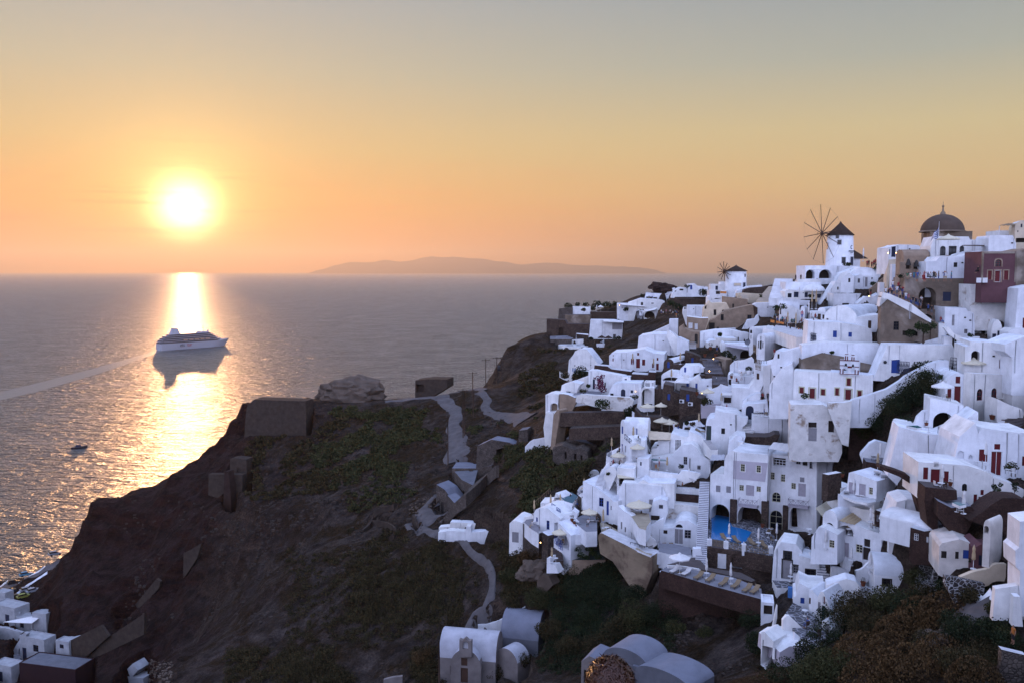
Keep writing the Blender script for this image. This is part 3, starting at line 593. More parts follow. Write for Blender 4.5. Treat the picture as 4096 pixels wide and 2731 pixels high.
H('white curved roof house below the cafe terrace', 'p 1370 700 1380 640 1490 540 1640 535 1850 570 1900 640 1840 700', '', 10, 8, 208)
H('white gabled house with one dark window lit by the low sun', 'p 1170 960 1180 760 1240 700 1340 640 1415 690 1405 960', 'Wd 1312 732 1350 805', 25, 6, 203, par=0)
H('white house with grey door and gabled window beside the gabled house', 'p 1415 900 1415 700 1530 655 1590 690 1850 700 1850 890', 'Wg 1482 737 1526 815;Dg 1612 715 1665 890;Wd 1728 715 1750 755', 8, 6, 204)
H('low white domed house with blue doors under the two arches', 'p 175 1090 180 970 250 930 480 960 1000 965 1000 1090', 'Wn 228 1002 298 1078;Dn 338 978 422 1075;Dn 530 985 590 1075;Sn 750 1015 822 1085;Wd 498 985 515 1005', 6, 6, 212)
r_, p_ = H('flat white house carrying a pale dome beside the outdoor stairs', 'b 190 800 830 960', '', 6, 7, 216, par=.2)
dome(r_, 735, 960, 195, 211, .62)
H('narrow white parapet block above the dome', 'b 410 755 820 830', '', 4, 3, 220, par=0)
H('white house with rounded wall and tiny window beside the dome', 'p 820 960 1090 790 1180 830 1190 990 900 990', 'Wd 1115 885 1140 938', 8, 5, 206)
H('long plain white house with one dark slot above the great vault', 'b 1045 1005 1610 1250', 'Od 1205 1180 1328 1218 .4', 8, 7, 196, par=.3)
H('sharp white wedge house beside the old stone wall', 'p 1475 1290 1480 1190 1620 1060 1760 1060 1920 985 1890 1290', '', 14, 6, 190)
H('tan sloping stair wall beside the crowd', 'p 1680 1060 1690 930 1980 690 1985 800 1880 1000 1760 1070', '', 14, 1.2, 196, 'tan', 'tan', 'stair_wall', 'wall')
H('tall pale stair pier beside the crowded steps', 'p 1990 800 2000 660 2040 400 2240 385 2240 480 2100 480 2010 800', '', 12, 3, 184, 'cream', 'cream', 'stair_wall', 'wall')
H('square white pier above the crowded steps', 'b 2090 480 2210 800', '', 12, 3, 182, par=0)
H('white block beside the crowd above the old stone wall', 'p 1870 1000 1880 810 2010 805 2240 860 2240 1000 1930 990', '', 16, 4, 186)
H('long low white parapet catching the low sun', 'p 40 1200 60 1120 440 1165 450 1290 380 1280', '', 10, 1, 200, name='parapet', cat='wall')
Wl('low white parapet in front of the domed house', '150 1085 320 1110 620 1130', 1.0, .4, d=206)
H('curved white wall behind the dining terrace', 'p 80 1400 100 1180 300 1230 500 1330 530 1480 60 1500', '', 14, 2, 198, name='curved_wall', cat='wall')
H('little arched white door lit by the sun beside the dining terrace', 'v 455 1230 535 1490 1290', '', 30, 3, 192, name='gate_arch', cat='arch')
H('small white barrel roofed house with a shade roof', 'v 765 1255 900 1500 1310', 'Dk 770 1365 815 1500', 35, 7, 186)
H('white house with tall brown door beside the great vault', 'b 620 1330 960 1520', 'Dk 765 1370 820 1508;Wk 850 1385 885 1460', 20, 5, 183, par=.2)
H('great white barrel vaulted house, its arched end facing the sunset', 'v 880 1215 1480 1640 1480', '', 44, 12, 158)
H('white house joined to the great vault with two tall brown shutters', 'p 1450 1640 1470 1430 1900 1380 2010 1420 2050 1640', 'Dk 1668 1490 1728 1630', 12, 6, 154)
C(3596, 850)
r_, p_ = H('old domed church of tan stone above the village', 'b 560 340 1310 700', '', 14, 8.5, 168, 'stucco', 'dome_brown', 'church', 'church', par=.1)
o_, c_, rr_ = dome(r_, 882, 340, 368, 169, .86, 'dome_brown')
MB().lathe([(rr_ * .13, -.2), (rr_ * .12, .25), (rr_ * .05, .6), (rr_ * .045, 1.0), (.09, 1.15), (.22, 1.4), (.2, 1.6), (.04, 1.75), (.03, 2.4), (.001, 2.45)], c_ + Vector((0, 0, rr_ * .86)), 10).build('finial', 'concrete', r_)
MB().lathe([(rr_ + .02, 0), (rr_ + .22, .02), (rr_ + .22, .2), (rr_, .32)], c_ + Vector((0, 0, -.1)), 28).build('cornice', 'stucco', r_)
H('white terrace house with arched windows in front of the domed church', 'p 560 880 570 600 640 430 1250 435 1270 490 1500 490 1500 790 640 790', 'Vd 735 605 836 775;Wd 890 605 1032 775;Vd 1085 600 1166 780', 10, 7, 157)
H('small tan barrel vaulted chapel left of the domed church' .replace('left of', 'beside'), 'w 90 660 545 870 780', '', 8, 5, 158, 'tan', 'tan', 'chapel', 'chapel')
H('long white terrace wall with one small window under the domed church', 'p 475 1180 485 880 665 870 740 790 1130 795 1200 740 1400 690 1480 700 1480 1180', 'Sd 980 898 1046 982', 6, 6, 149, name='terrace_wall', cat='wall')
H('bluish white block with a sloped roof beside the church terrace', 'p 1600 700 1610 470 1640 412 2040 412 2100 560 2100 700', '', 8, 6, 150)
H('white roof block behind the bluish block with a pergola on top', 'b 1750 325 2040 420', '', 8, 5, 158, par=0)
H('gabled pink lit house at the top corner beside the pergola', 'p 2060 560 2085 260 2110 190 2180 145 2260 140 2330 170 2330 560', 'Wn 2180 205 2212 270;Wn 2120 325 2140 355;Od 2095 460 2300 540 .8', 20, 6, 152, 'cream')
H('dark red plastered house with red doors and tan corner stones', 'b 1490 700 2110 1255', 'Vr 1725 842 1838 972;Sr 1592 1045 1660 1205;Dr 1718 1040 1824 1250;Sr 1882 1042 1956 1210', 6, 7, 139, 'pink', 'tan', 'house', trim='tan', par=.2)
H('tan side wall of the dark red house', 'p 2105 1240 2110 690 2340 640 2340 1240', '', 6, 6, 138.5, 'stucco', 'tan', 'house')
H('long stained terrace wall with an archway below the crowd', 'p 105 1720 108 1168 690 1185 1295 1182 1300 1720', 'Pd 352 1345 665 1740 2.5;Sn 785 1425 932 1590', 6, 6, 147, 'stucco', 'floor_dark', 'terrace_wall', 'wall')
H('pale stained terrace wall under the dark red house', 'p 1295 1760 1295 1285 1795 1285 1795 1215 2140 1210 2340 1200 2340 1760', '', 6, 5, 141, 'white_old', 'floor_dark', 'terrace_wall', 'wall')
H('tan belfry wall with two openings beside the chapel', 'p 10 1030 20 890 470 870 480 1030', 'O 125 900 215 1015 .9;O 262 900 358 1015 .9', 6, 1.3, 153, 'tan', 'tan', 'belfry', 'belfry')
H('white hotel with two lit wall lamps behind the belfry', 'p -190 830 -185 630 -60 600 0 575 330 585 450 640 450 830', 'Dn -135 610 -60 800;Dn 0 700 48 820;Dg -180 660 -150 760', 4, 7, 184)
C(3596, 1150)
H('white chapel with a tall grey door and tiny bell gable', 'p 815 760 825 350 900 365 1200 370 1230 420 1340 460 1360 700 1350 890 1100 870 900 760', 'Dg 945 490 1002 692;Wd 1165 528 1205 555;Wg 1168 745 1230 825', 10, 6, 141.5)
H('white flat house with dark windows behind the chapel', 'p 1340 780 1345 400 1420 320 1480 295 2000 340 1960 560 1900 780', 'Sd 1370 548 1458 680;Wd 1608 615 1665 745;Dd 1470 755 1545 900', 10, 5, 142.5)
H('white roof hut with bevelled end above the flat house' .replace('bevelled', 'chamfered'), 'b 1780 235 2040 340', '', 14, 2, 143, par=0)
H('small white vaulted chapel end with dark doorway and flag string', 'v 1660 575 1850 960 800', 'Sn 1672 828 1740 905;Dn 1762 775 1842 915', 20, 5, 137)
H('long white wall block behind the vaulted chapel', 'b 1840 570 2170 760', '', 8, 3, 141, par=.2)
H('tall white tower wall at the edge of the view', 'p 2080 560 2140 20 2180 0 2400 -40 2400 700 2170 700', 'Sr 2215 545 2300 735', 12, 5, 134)
H('white house with rounded corner beside the tower wall', 'p 1950 990 1960 800 2040 740 2300 740 2300 960 2010 1000', '', 12, 4, 132)
H('shadowed porch with a blue door behind the vaulted chapel', 'b 1845 740 2030 960', 'Dn 1845 860 1935 1000;Od 1945 800 1975 910 .5', 10, 4, 137, 'grey_plaster', par=.2)
H('broad white house with a half arch niche and one red door', 'p 1180 1340 1190 1060 1270 1040 1280 965 1450 980 1470 965 1910 1010 1880 1170 2030 1260 2030 1520 1640 1480 1440 1420', 'Pd 1295 1130 1446 1310 1.6;Dr 1792 1285 1868 1452', 16, 8, 127)
H('lilac shaded white house side behind the red door', 'p 2030 1520 2035 1260 1900 1150 1890 1020 2240 880 2400 880 2400 1540', '', 4, 6, 123)
H('square white gate pier by the stepped alley', 'b 800 875 955 1030', '', 14, 1.6, 139, par=0, name='gate_pier', cat='pier')
H('long white house wall along the stepped alley with a round lamp', 'p -460 1300 -200 1020 60 1020 790 1030 960 1030 1000 1130 1040 1170 960 1320 900 1330 350 1350', '', 8, 4, 138, name='house')
H('white wall with curved top descending to the bushes', 'p 240 1580 260 1540 420 1430 560 1360 760 1305 895 1310 910 1580', '', 10, 1.4, 134, name='garden_wall', cat='wall')
H('tall narrow white pier beside the big tree', 'b 712 645 822 1000', '', 10, 1.4, 141.5, par=0, name='gate_pier', cat='pier')
H('low white parapet behind the long house wall', 'p 350 1000 480 960 700 900 760 900 760 1030 350 1030', '', 10, 1, 142, name='parapet', cat='wall')
H('white curved alley wall below the chapel', 'p 800 720 880 690 1000 830 1200 900 1450 880 1450 990 1280 980 1180 1100 1050 950 900 850', '', 14, 1, 137.5, name='alley_wall', cat='wall')
C(3000, 780, 2.146)
H('old ruined stone house wall with peeling plaster below the crowd', 'p 1120 1240 1125 870 1180 890 1560 1060 1615 1100 1615 1240', 'Wd 1232 1085 1278 1160;Od 1310 1165 1352 1205 .4;Od 1395 1175 1440 1210 .4', 14, 3, 143, 'stucco', 'floor_dark', 'ruined_house', 'ruin')
H('white capped sloping wall of the crowded steps', 'p 1110 960 1140 835 1200 850 1380 930 1560 1040 1560 1070 1180 895 1125 880', '', 14, 3.2, 143.2, name='stair_wall', cat='wall', down=.6)
H('white house with two blue shuttered windows under the great vault', 'p 480 1330 500 1080 640 1090 780 1095 1000 1130 1045 1160 1050 1260 940 1290 900 1340', 'Sb 712 1165 745 1222;Sb 845 1178 875 1218', 12, 7, 152)
H('long white house wall above the red trimmed bell gable church', 'p 440 1450 445 1290 640 1260 900 1275 1680 1290 1700 1400 1240 1440 1180 1480 960 1440 640 1350', '', 12, 4, 145)
C(3100, 1250)
H('white sunlit house front with balcony and blue pergola', 'p 545 560 545 150 590 150 760 170 880 220 880 560', 'Wg 628 325 698 410;Wd 740 338 782 382', 30, 6, 157)
H('white sunlit house with a small door beside the long roof', 'p -80 960 20 680 150 700 470 620 860 570 860 720 480 830 330 1010 320 1250 100 1250', 'Wd 45 740 80 820', 26, 7, 150)
H('brown rubble house wall under the long white roof', 'p 470 1010 475 840 850 720 1060 760 1240 790 1240 1010', '', 10, 3, 146, 'stucco', 'stone_grey', 'ruined_wall', 'wall')
H('low brown wall behind the church roof', 'p 1540 1070 1545 890 2000 990 1950 1060', '', 10, 2, 144.2, 'stucco', 'stone_grey', 'ruined_wall', 'wall')
H('white chapel with red doors, yellow trimmed windows and a bell gable', 'p 320 1530 335 1040 980 1075 985 1060 1300 1085 1640 1120 1760 1110 1750 1460 1400 1560', 'Sr 440 1335 515 1442;Dr 612 1350 720 1545;Sr 825 1368 897 1478;Sr 1080 1350 1145 1482;Dr 1252 1370 1370 1568;Sr 1480 1395 1550 1530;Sr 1285 1175 1358 1308', 22, 4, 141, name='chapel', cat='chapel', trim='frame_cream')
H('tall white house flank beside the chapel with red doors', 'p -100 1300 130 1000 300 920 330 1040 320 1500 270 1560 -100 1560', '', 20, 5, 146)
H('white curved stair wall sweeping up beside the chapel with red doors', 'p 1240 1700 1380 1560 1700 1470 2000 1370 2240 1220 2330 1140 2600 1000 2640 1100 2300 1400 2000 1640 1700 2000 1300 2000', '', 12, 1.2, 134.5, name='stair_wall', cat='wall', down=.5)
H('white wall with a blue door and lattice rail above the curved stair', 'p 1990 1080 2010 950 2080 850 2240 830 2240 1090', 'Db 2085 835 2235 1080', 10, 2, 138.5, name='entrance_wall', cat='wall')
C(2650, 1300)
H('vaulted stone house with a blue door and a white barrel roof', 'v 20 600 205 790 690', 'Ab 80 655 130 765', 30, 9, 190, 'stone')
H('long low dark stone wall under the hanging towels', 'b 190 700 480 800', '', 14, 2, 187, 'stone', 'floor_dark', 'retaining_wall', 'wall', par=0)
H('white rounded house with a small blue window', 'p 300 960 310 800 390 730 640 725 760 760 810 830 560 860 530 960', 'Sb 388 755 424 842', 14, 6, 183)
H('white barrel vault over a dark open shed', 'v -20 830 350 1010 920', 'Pd 10 930 330 1000 1.5', 20, 7, 183)
H('white house with blue doors under a small shade roof', 'p 190 1200 215 1010 360 950 500 990 640 905 690 1000 690 1220 300 1220', 'Db 425 1035 488 1150;Db 588 1040 628 1165;Sn 365 890 480 950', 16, 6, 177)
H('white barrel roofed house flank beside the short stone stairs', 'p 640 1230 645 1030 720 985 920 970 975 940 975 1090 800 1220', '', 10, 7, 176)
H('dark stone parapet above the barrel roofed flank', 'b 640 895 915 985', '', 10, 3, 179, 'stone', 'floor_dark', 'parapet', 'wall', par=0)
H('dark stone house with blue doors below the shade roof', 'p 300 1560 310 1140 590 1190 620 1290 760 1330 760 1560', 'Db 425 1235 480 1360', 14, 6, 171, 'stone', 'floor_dark')
H('dark stone terrace front with a blue door and white coping', 'p -60 1380 20 1050 190 1085 190 1180 310 1230 310 1400', 'Db 88 1230 135 1340', 14, 5, 174, 'stone', 'floor_dark')
H('brown stone stair tower with blue gate and flower pots', 'p 390 700 400 470 520 500 660 560 700 620 660 720', 'Db 515 585 555 690', 14, 4, 193, 'stone', 'stone_grey')
H('dark stone wall beside the long central staircase', 'p 660 820 660 625 800 630 880 850 860 900', '', 14, 4, 188, 'stone', 'stone_grey', 'stair_wall', 'wall')
H('tan walled house edge along the central staircase', 'p 910 590 940 570 1130 620 1130 980 1080 980 1060 650', 'Ds 1005 680 1035 860', 40, 3, 184, 'stucco', 'tan', 'stair_wall', 'wall')
H('grey courtyard house with a flat pale shade roof', 'p 1140 620 1150 390 1580 390 1580 560 1380 620', 'Pd 1390 450 1570 600 1.5', 10, 5, 196, 'grey_plaster')
H('white garden wall with low arch behind the closed parasol', 'p 1200 870 1210 720 1280 650 1480 620 1600 570 1640 620 1640 870', '', 14, 1, 180, name='garden_wall', cat='wall')
H('white sunlit balcony tower with lattice railings', 'p 1620 1050 1640 680 1770 720 1800 720 1830 930 1850 950 1700 1010', 'Dk 1685 860 1735 970', 36, 6, 164)
H('broad pale flank of the balcony tower', 'p 1800 1000 1805 730 1870 720 2240 610 2240 1290 2100 1290 1860 1160', '', 8, 6, 163)
H('white terrace block with three oval chairs on top', 'p 1160 1090 1170 890 1250 870 1280 900 1640 920 1600 1050 1260 1100', 'Wd 1185 970 1230 1090', 16, 6, 174, par=0)
H('pale stepped white house below the balcony tower', 'p 1230 1440 1235 1115 1550 1125 1660 990 1830 945 1860 1160 1660 1300 1440 1440', '', 14, 6, 165)
H('twin humped white vault beside the square parasol', 'p 790 1240 800 1170 980 1110 1040 1065 1140 1085 1230 1120 1230 1210 900 1260', '', 14, 7, 171)
H('white cafe pergola block with lamp', 'b 1060 1245 1250 1420', 'Od 1100 1290 1230 1400 1.2', 14, 4, 166, par=.15)
H('white curved roof block where a woman sits', 'p 1430 1500 1440 1380 1540 1290 1700 1220 1760 1220 1760 1380 1880 1380 1880 1500', '', 14, 5, 162)
H('white house with a great arched navy door', 'p 1410 1700 1420 1480 1500 1420 1640 1410 1880 1390 1900 1560 1640 1560 1640 1800 1420 1800', 'An 1492 1442 1634 1690', 16, 5, 158)
H('lilac wall of the terrace with striped cushions', 'b 700 1450 1090 1620', '', 8, 3, 168, 'lilac', par=.3)
C(2350, 1600)
r_, p_ = H('tall white villa with a barrel roof and a blue arched door onto its balcony', 'w 662 350 1075 960 500', 'Ab 806 470 893 735', 14, 5.5, 158, name='villa', cat='villa')
H('sunlit west end of the tall villa with blue shutters', 'v 590 345 668 960 470', 'Sb 610 465 638 600;Db 605 780 632 920', 62, 3, 157.5, name='villa_wing', cat='villa', par=0)
H('white balcony block of the tall villa with blue rails', 'p 790 1040 795 770 950 775 955 715 1040 715 1035 1040', '', 14, 4.5, 153.5, name='balcony_block', cat='house')
H('sunlit lower front of the balcony block', 'p 640 960 650 640 720 680 790 770 795 1050 720 1020', 'Sg 672 810 692 930', 60, 3, 154, name='balcony_block', cat='house')
H('curved white wall house with a white lattice screen window', 'p 1110 1050 1130 870 1250 850 1260 720 1480 720 1500 590 1660 640 1810 650 1820 550 2040 640 2240 860 2240 930 2050 900 2040 1040 1800 1060 1720 1010', 'Gw 1570 705 1675 895', 16, 7, 157)
H('white vaulted house with a tall window and grey door below the lattice screen', 'p 1110 1290 1120 1040 1500 1000 1700 800 1860 780 1960 850 2040 1000 2190 1060 2200 1110 2160 1330 1640 1300', 'Wg 1720 1010 1788 1150;Dg 1815 1035 1850 1270;Wg 1965 1165 2028 1240', 18, 7, 153.5)
H('square white tower with one narrow blue window', 'p 885 1420 890 1045 1100 1040 1110 1420', 'Sn 942 1100 970 1168', 16, 4, 150.5, par=0)
H('wide white terrace front with a curved parapet top', 'p 1100 1480 1110 1250 1150 1270 1630 1330 1680 1265 1780 1265 2020 1310 2030 1330 1640 1440 1560 1480', '', 14, 1, 149, name='terrace_wall', cat='wall')
H('white rounded wing with table terrace beside the square tower', 'p 580 1230 590 1200 660 1120 880 1120 880 1250', '', 16, 4, 152)
H('low white vaulted house below the square tower', 'p 840 1560 860 1500 1000 1420 1100 1480 1560 1490 1560 1600', '', 16, 6, 146)
H('cream awning house with a rolled front', 'b 530 1215 840 1560', 'O 560 1390 835 1540 1.5', 16, 4, 149, par=.1)
Wl('long white slanting wall of the outer stairs', '120 1540 220 1330 320 1170 380 1110', 1.6, .5, d=152.5)
Wl('inner white wall of the outer stairs', '285 1450 300 1350 360 1220 480 1190 530 1290', 1.4, .4, d=151)
ST('outer staircase with dark treads on the white cliff side', 200, 1540, 335, 1230, 1.5, 14, d0=150, d1=153)
H('white stair block with a small niche beside the outer stairs', 'p 285 1500 300 1340 400 1190 480 1190 530 1290 520 1340 300 1480', '', 20, 3, 150.5, name='stair_block', cat='house')
H('white wall end of the parasol terrace on the cliff side', 'p 310 1150 340 950 350 950 600 830 600 1000 400 1100', '', 20, 1, 155, name='terrace_wall', cat='wall')
H('domed white cave front with blue door in the gully', 'v 10 1250 225 1480 1380', 'Sb 120 1345 195 1470', 20, 3, 168)
H('dark stone dining terrace wall under the three parasols', 'p 830 330 850 150 1000 300 1320 300 1640 420 1640 560 1060 420', '', 12, 3, 171, 'stone', 'floor_dark', 'retaining_wall', 'wall')
Wl('white wall with rail beside the climbing ivy', '800 190 1010 340', 2.2, .4, d=172)
H('white planter wall with round shrubs by the sunbathers', 'p 1640 560 1720 410 1990 370 2060 450 2100 470 1990 480 1740 480 1690 540', '', 14, 1.5, 163, name='planter_wall', cat='wall')
C(2750, 1600)
H('tall white house with a green door and one dark window', 'p 310 720 330 420 400 330 490 320 495 190 700 220 880 240 960 310 1085 330 1060 420 990 480 960 640 760 740 700 960 560 930 400 760', 'Dv 335 455 425 720;Wd 605 500 672 602', 14, 7, 156)
H('pale lilac terrace front with a white timber balustrade', 'p 1120 700 1160 280 1210 300 1680 325 1780 290 1790 400 1980 400 2070 530 2060 760 1620 760 1600 640', '', 14, 6, 153.5)
H('long dark brown stone wall with a stepped white top', 'p 1000 960 1040 650 1400 660 1480 650 1560 610 1660 620 1600 760 1450 960', '', 14, 4, 149.5, 'stone', 'floor_dark', 'retaining_wall', 'wall')
H('square white chimney pier beside the dark brown stone wall', 'b 900 745 1000 940', '', 14, 1.2, 148, par=0, name='chimney', cat='chimney')
H('white vaulted wing above the lilac panel of the pool hotel', 'p 690 980 740 760 880 630 1040 650 1000 800 990 960', '', 14, 5, 149.5)
H('tall pool hotel wing with a lilac panel, balcony and arched pool grotto', 'p 385 2200 410 1320 655 1325 665 1060 690 980 800 900 1000 940 1430 970 1450 1010 1440 1200 1400 2200', 'Wc 950 1140 1030 1275;Wc 1235 1165 1315 1295;Sg 508 1525 590 1640;Sg 695 1540 778 1655;Wc 930 1515 1010 1620;Sl 1050 1520 1195 1710;Wc 1235 1540 1315 1640;Pt 420 1860 750 2290 5;Pd 900 1875 1335 2290 4', 28, 8, 141.5, name='hotel', cat='hotel')
H('tall pool hotel wing with fan windows, two balconies and a round porch', 'p 1395 2300 1440 1010 1500 960 1840 1000 1850 900 1900 800 2000 740 2240 740 2330 830 2330 2300', 'Wc 1490 1290 1562 1420;Wc 1672 1325 1750 1460;Wg 1945 1008 2030 1145;Od 2060 1025 2150 1170 .6;Wg 2185 1085 2260 1225;Sg 2015 1378 2095 1465;Wc 1860 1480 1942 1590;Sl 1985 1490 2120 1720;Vc 1515 1645 1670 1820;Od 1530 1030 1760 1180 1.2;Vc 1475 1970 1700 2330;Pd 1830 1880 2230 2330 3', 28, 9, 140, name='hotel', cat='hotel')
C(3200, 1550)
H('patchy peeling white house with two ruined doorways', 'p -180 960 -170 300 400 300 560 380 660 490 740 620 765 800 700 960', 'Od 150 618 300 715 .5;Sg 150 720 300 955;Od 508 590 615 800 .6', 14, 5, 136, 'white_old', name='ruined_house', cat='ruin')
H('white rounded garden wall with peeling corner by the bushes', 'p 500 380 505 270 800 265 930 230 880 680 760 640', '', 14, 1, 134, 'white_old', name='garden_wall', cat='wall')
H('white sloping roof of the pool hotel with a small chimney', 'p 300 1330 320 1290 500 1180 680 1090 800 850 875 850 860 1090 1100 1150 1180 1250 1150 1560 520 2500 300 2500', 'Wc 700 1280 775 1410;Sg 830 1305 975 1530;Sl 580 1300 640 1540', -30, 5, 141)
H('brown stone bank under the bushes', 'p 870 930 890 740 1740 790 1690 1020 1380 960', '', 10, 2, 137, 'stone_red', 'stone_red', 'retaining_wall', 'wall')
H('brown stone wall behind the two dish antennas', 'p 855 1110 870 900 1350 930 1250 1150', '', 10, 2, 142, 'stone', 'stone', 'retaining_wall', 'wall')
H('white stepped wall house with two deck chairs on its terrace', 'p 1090 1230 1100 1180 1260 1000 1360 950 1440 970 1680 1030 1700 1400 1300 1400', '', 14, 1.5, 128, name='garden_wall', cat='wall')
H('dark stone terrace front under the two deck chairs', 'p 1150 1560 1185 1320 1500 1370 1600 1340 1600 1480 1500 1560', '', 14, 3, 124, 'stone_red', 'floor_grey', 'retaining_wall', 'wall')
H('great white house corner with an arched plunge pool niche', 'p 1600 1600 1690 1010 1760 710 1800 690 2000 720 2240 780 2300 800 2300 1600', 'Pt 1715 1165 1970 1455 2', 18, 7, 117.5)
C(3596, 1500)
H('barrel vaulted white house with red door between two red shutters', 'v 830 -40 1285 520 230', 'Sr 1015 20 1098 145;Dr 985 190 1112 520;Sr 868 182 938 398;Sr 1152 238 1228 458', 14, 9, 125)
H('long lilac flank of the barrel vaulted house with two arched red windows', 'p 1285 930 1280 180 1300 -40 2040 0 2040 420 1770 430 1760 480 2030 560 2010 960 1420 960', 'Vr 1395 240 1498 450;Vr 1655 228 1755 436;Sg 1645 500 1760 688;N 1820 718 1940 950 .4', -22, 1.2, 125.4)
H('white house wall with a small grey door at the edge of the view', 'p 2030 560 2045 20 2300 0 2300 600', 'Sg 2070 152 2152 350', 4, 6, 123)
H('white terrace house with a great arched porch', 'p 540 900 560 420 580 410 1060 520 1160 540 1150 740 1000 950 700 1060 560 1000', 'Pd 610 665 975 1050 3.5', 16, 5, 118)
H('curved white wall rising behind the plunge pool terrace', 'p -20 960 20 890 210 870 330 740 440 640 555 630 550 960', '', 14, 1, 120, name='garden_wall', cat='wall')
H('huge white rounded terrace front below the arched porch', 'p -200 1560 0 920 440 1040 740 1070 960 980 1380 650 1420 660 1420 1050 1100 1100 950 1500 950 1760 0 1760', '', 14, 5, 113.5)
H('white curved balustrade of the stairs with a half moon opening', 'p 1085 1100 1370 850 1420 1040 1480 940 2150 1030 2400 1030 2400 1760 1080 1760 940 1520', 'Sr 1435 1325 1588 1545;Dr 1648 1360 1845 1800;Sr 1708 1228 1815 1328;N 1050 1350 1170 1490 .4;N 1245 1425 1320 1500 .4;Sr 2205 1450 2300 1620', 8, 7, 105)
H('white parapet house with a red arched door behind the upper tables', 'p 1760 960 1765 420 2030 550 2200 600 2240 700 2160 820 2000 970', 'Dr 1828 785 1938 945', 6, 4, 117)
C(3596, 1850, 2.56)
H('long white house front stepping down with red doors and a tall creeper', 'p 190 360 200 -10 690 25 840 70 940 110 970 150 1160 215 1280 270 1280 420 1000 560 800 540 740 430 600 420 590 280', 'Sr 248 45 298 168;Dr 322 62 425 255;Sr 455 85 508 210;Sr 358 -10 408 42;Va 645 212 698 288;Sr 835 275 868 330;Sr 762 322 798 455;Dr 810 345 872 515;Sr 885 380 920 475;Sr 1042 318 1100 360' .replace('Va', 'Vd'), 8, 6, 100)
H('dark red stone terrace front below the tables', 'p 260 400 270 245 590 280 598 375 410 400 400 560 300 480', '', 10, 3, 97, 'stone_red', 'floor_dark', 'retaining_wall', 'wall')
H('curving dark stone wall running down from the plunge niche', 'p -200 60 -190 30 0 90 100 130 180 200 270 240 290 420 240 420 130 220 0 140', '', 10, 2, 104, 'stone_red', 'stone_red', 'retaining_wall', 'wall')
H('stepped dark stone hot tub terrace', 'p 390 540 400 390 540 460 740 440 800 520 650 640 580 610', '', 12, 4, 95, 'stone_red', 'floor_grey', 'retaining_wall', 'wall')
H('steep brown rubble hillside wall under the creeper house', 'p 720 590 860 500 940 430 1060 360 1180 360 1290 370 1290 800 1180 780 1000 600 860 640', '', 6, 3, 93, 'stone_red', 'stone_red', 'retaining_wall', 'wall')
H('white barrel roofed house with a round end above the stone shed', 'v 325 575 535 830 640', 'Sg 405 632 455 682', -35, 6.3, 99.5, down=.6)
H('dark brick shed with white windows and a flat white roof', 'p 105 830 118 660 260 700 335 690 325 880 150 880', 'Ww 152 722 200 795;Ww 278 755 302 815', 40, 2.6, 98, 'stone_red', 'roof_white', 'shed', 'shed')
H('white humped double vault above the barrel roofed house', 'p -110 640 -20 400 90 370 200 380 290 470 280 560 320 640 60 660', '', 10, 5, 106, down=.5)
C(3596, 2100, 2.56)
H('old cream chapel tower with a round headed belfry window and a wreath', 'v 862 -60 935 250 20', 'Pd 872 5 918 80 1', 50, 3.0, 88, 'cottage_white', 'cottage_white', 'bell_tower', 'tower')
r_, p_ = H('round cream cottage with blue shutters and a shallow dome', 'p 410 340 412 215 440 180 620 140 760 190 765 360 560 400', 'Sd 432 262 488 335;Sd 575 268 612 342;Sb 655 252 715 340', 14, 5, 92, 'cottage_white', 'cottage_white', 'cottage', 'cottage')
dome(r_, 535, 225, 105, 93, .75, 'cottage_white', 'dome')
H('pink cave front with blue door beside the round cottage', 'p 760 440 765 230 850 190 910 260 990 250 1030 370 930 430', 'Sn 815 305 855 410;Sb 880 345 930 430', 10, 4, 90, 'pink', 'pink', 'cottage', 'cottage')
H('black and white stone wall of the lower garden', 'p 470 600 475 520 610 540 880 600 860 690 600 660', '', 6, .6, 87, 'stone_white', 'stone_white', 'garden_wall', 'wall')
Wl('pale curved garden wall below the pink cave front', '620 520 760 460 900 440 960 385 1085 385', 1.0, .5, 'cream', d=88)
H('tall white round tower house at the edge of the view', 'p 1235 870 1240 470 1195 420 1190 260 1230 225 1240 -40 1420 -60 1420 870', '', 10, 3, 79, down=.6)
H('white planter block with round vent below the tower house', 'p 965 780 985 650 1220 615 1230 720 1120 780', '', 14, .9, 79.5, name='planter_wall', cat='wall')
H('white step block with round vent beside the tower house', 'p 1165 830 1175 725 1240 730 1280 840', '', 14, .9, 78, name='planter_wall', cat='wall')
Wl('white black-spotted wall of the stepped lane', '330 560 370 420 400 330', 1.4, .4, 'stone_white', d=97)
ST('black and white pebbled stair lane', 270, 600, 380, 190, 2.2, 16, 'stone_white', 'stone_white', d0=97, d1=106)
ST('dark stone steps up to the rubble hillside', 390, 150, 560, -20, 2.0, 12, 'stone', 'stone', d0=99, d1=104)
C(3596, 2381, 2.56)
H('rubble wall corner with a white coping at the edge of the view', 'p 1040 900 1050 550 1300 610 1300 900', '', 10, .7, 66, 'stone_grey', 'floor_white', 'garden_wall', 'wall')
C(3200, 1850, 2.56)
H('white hotel annexe standing corner-on with sunbeds on its balcony', 'p 455 330 500 100 525 92 787 187 780 405 600 370', 'Sl 605 215 672 350;Wc 705 250 745 325;Sl 500 200 570 330', 52, 4.8, 117)
H('small white wing of the annexe with two paned windows', 'p 280 430 285 215 420 260 430 330 450 420', 'Wc 292 228 325 298;Wc 362 258 402 325', 52, 3, 122)
T('curved balcony floor of the annexe', '398 322 560 390 690 412 775 396 770 330 480 240', 'floor_white', 117.5, thick=.3)
Wl('curved white balcony front of the annexe', '393 315 430 340 520 378 620 408 700 416 775 396', 1.15, .3, d=116.6)
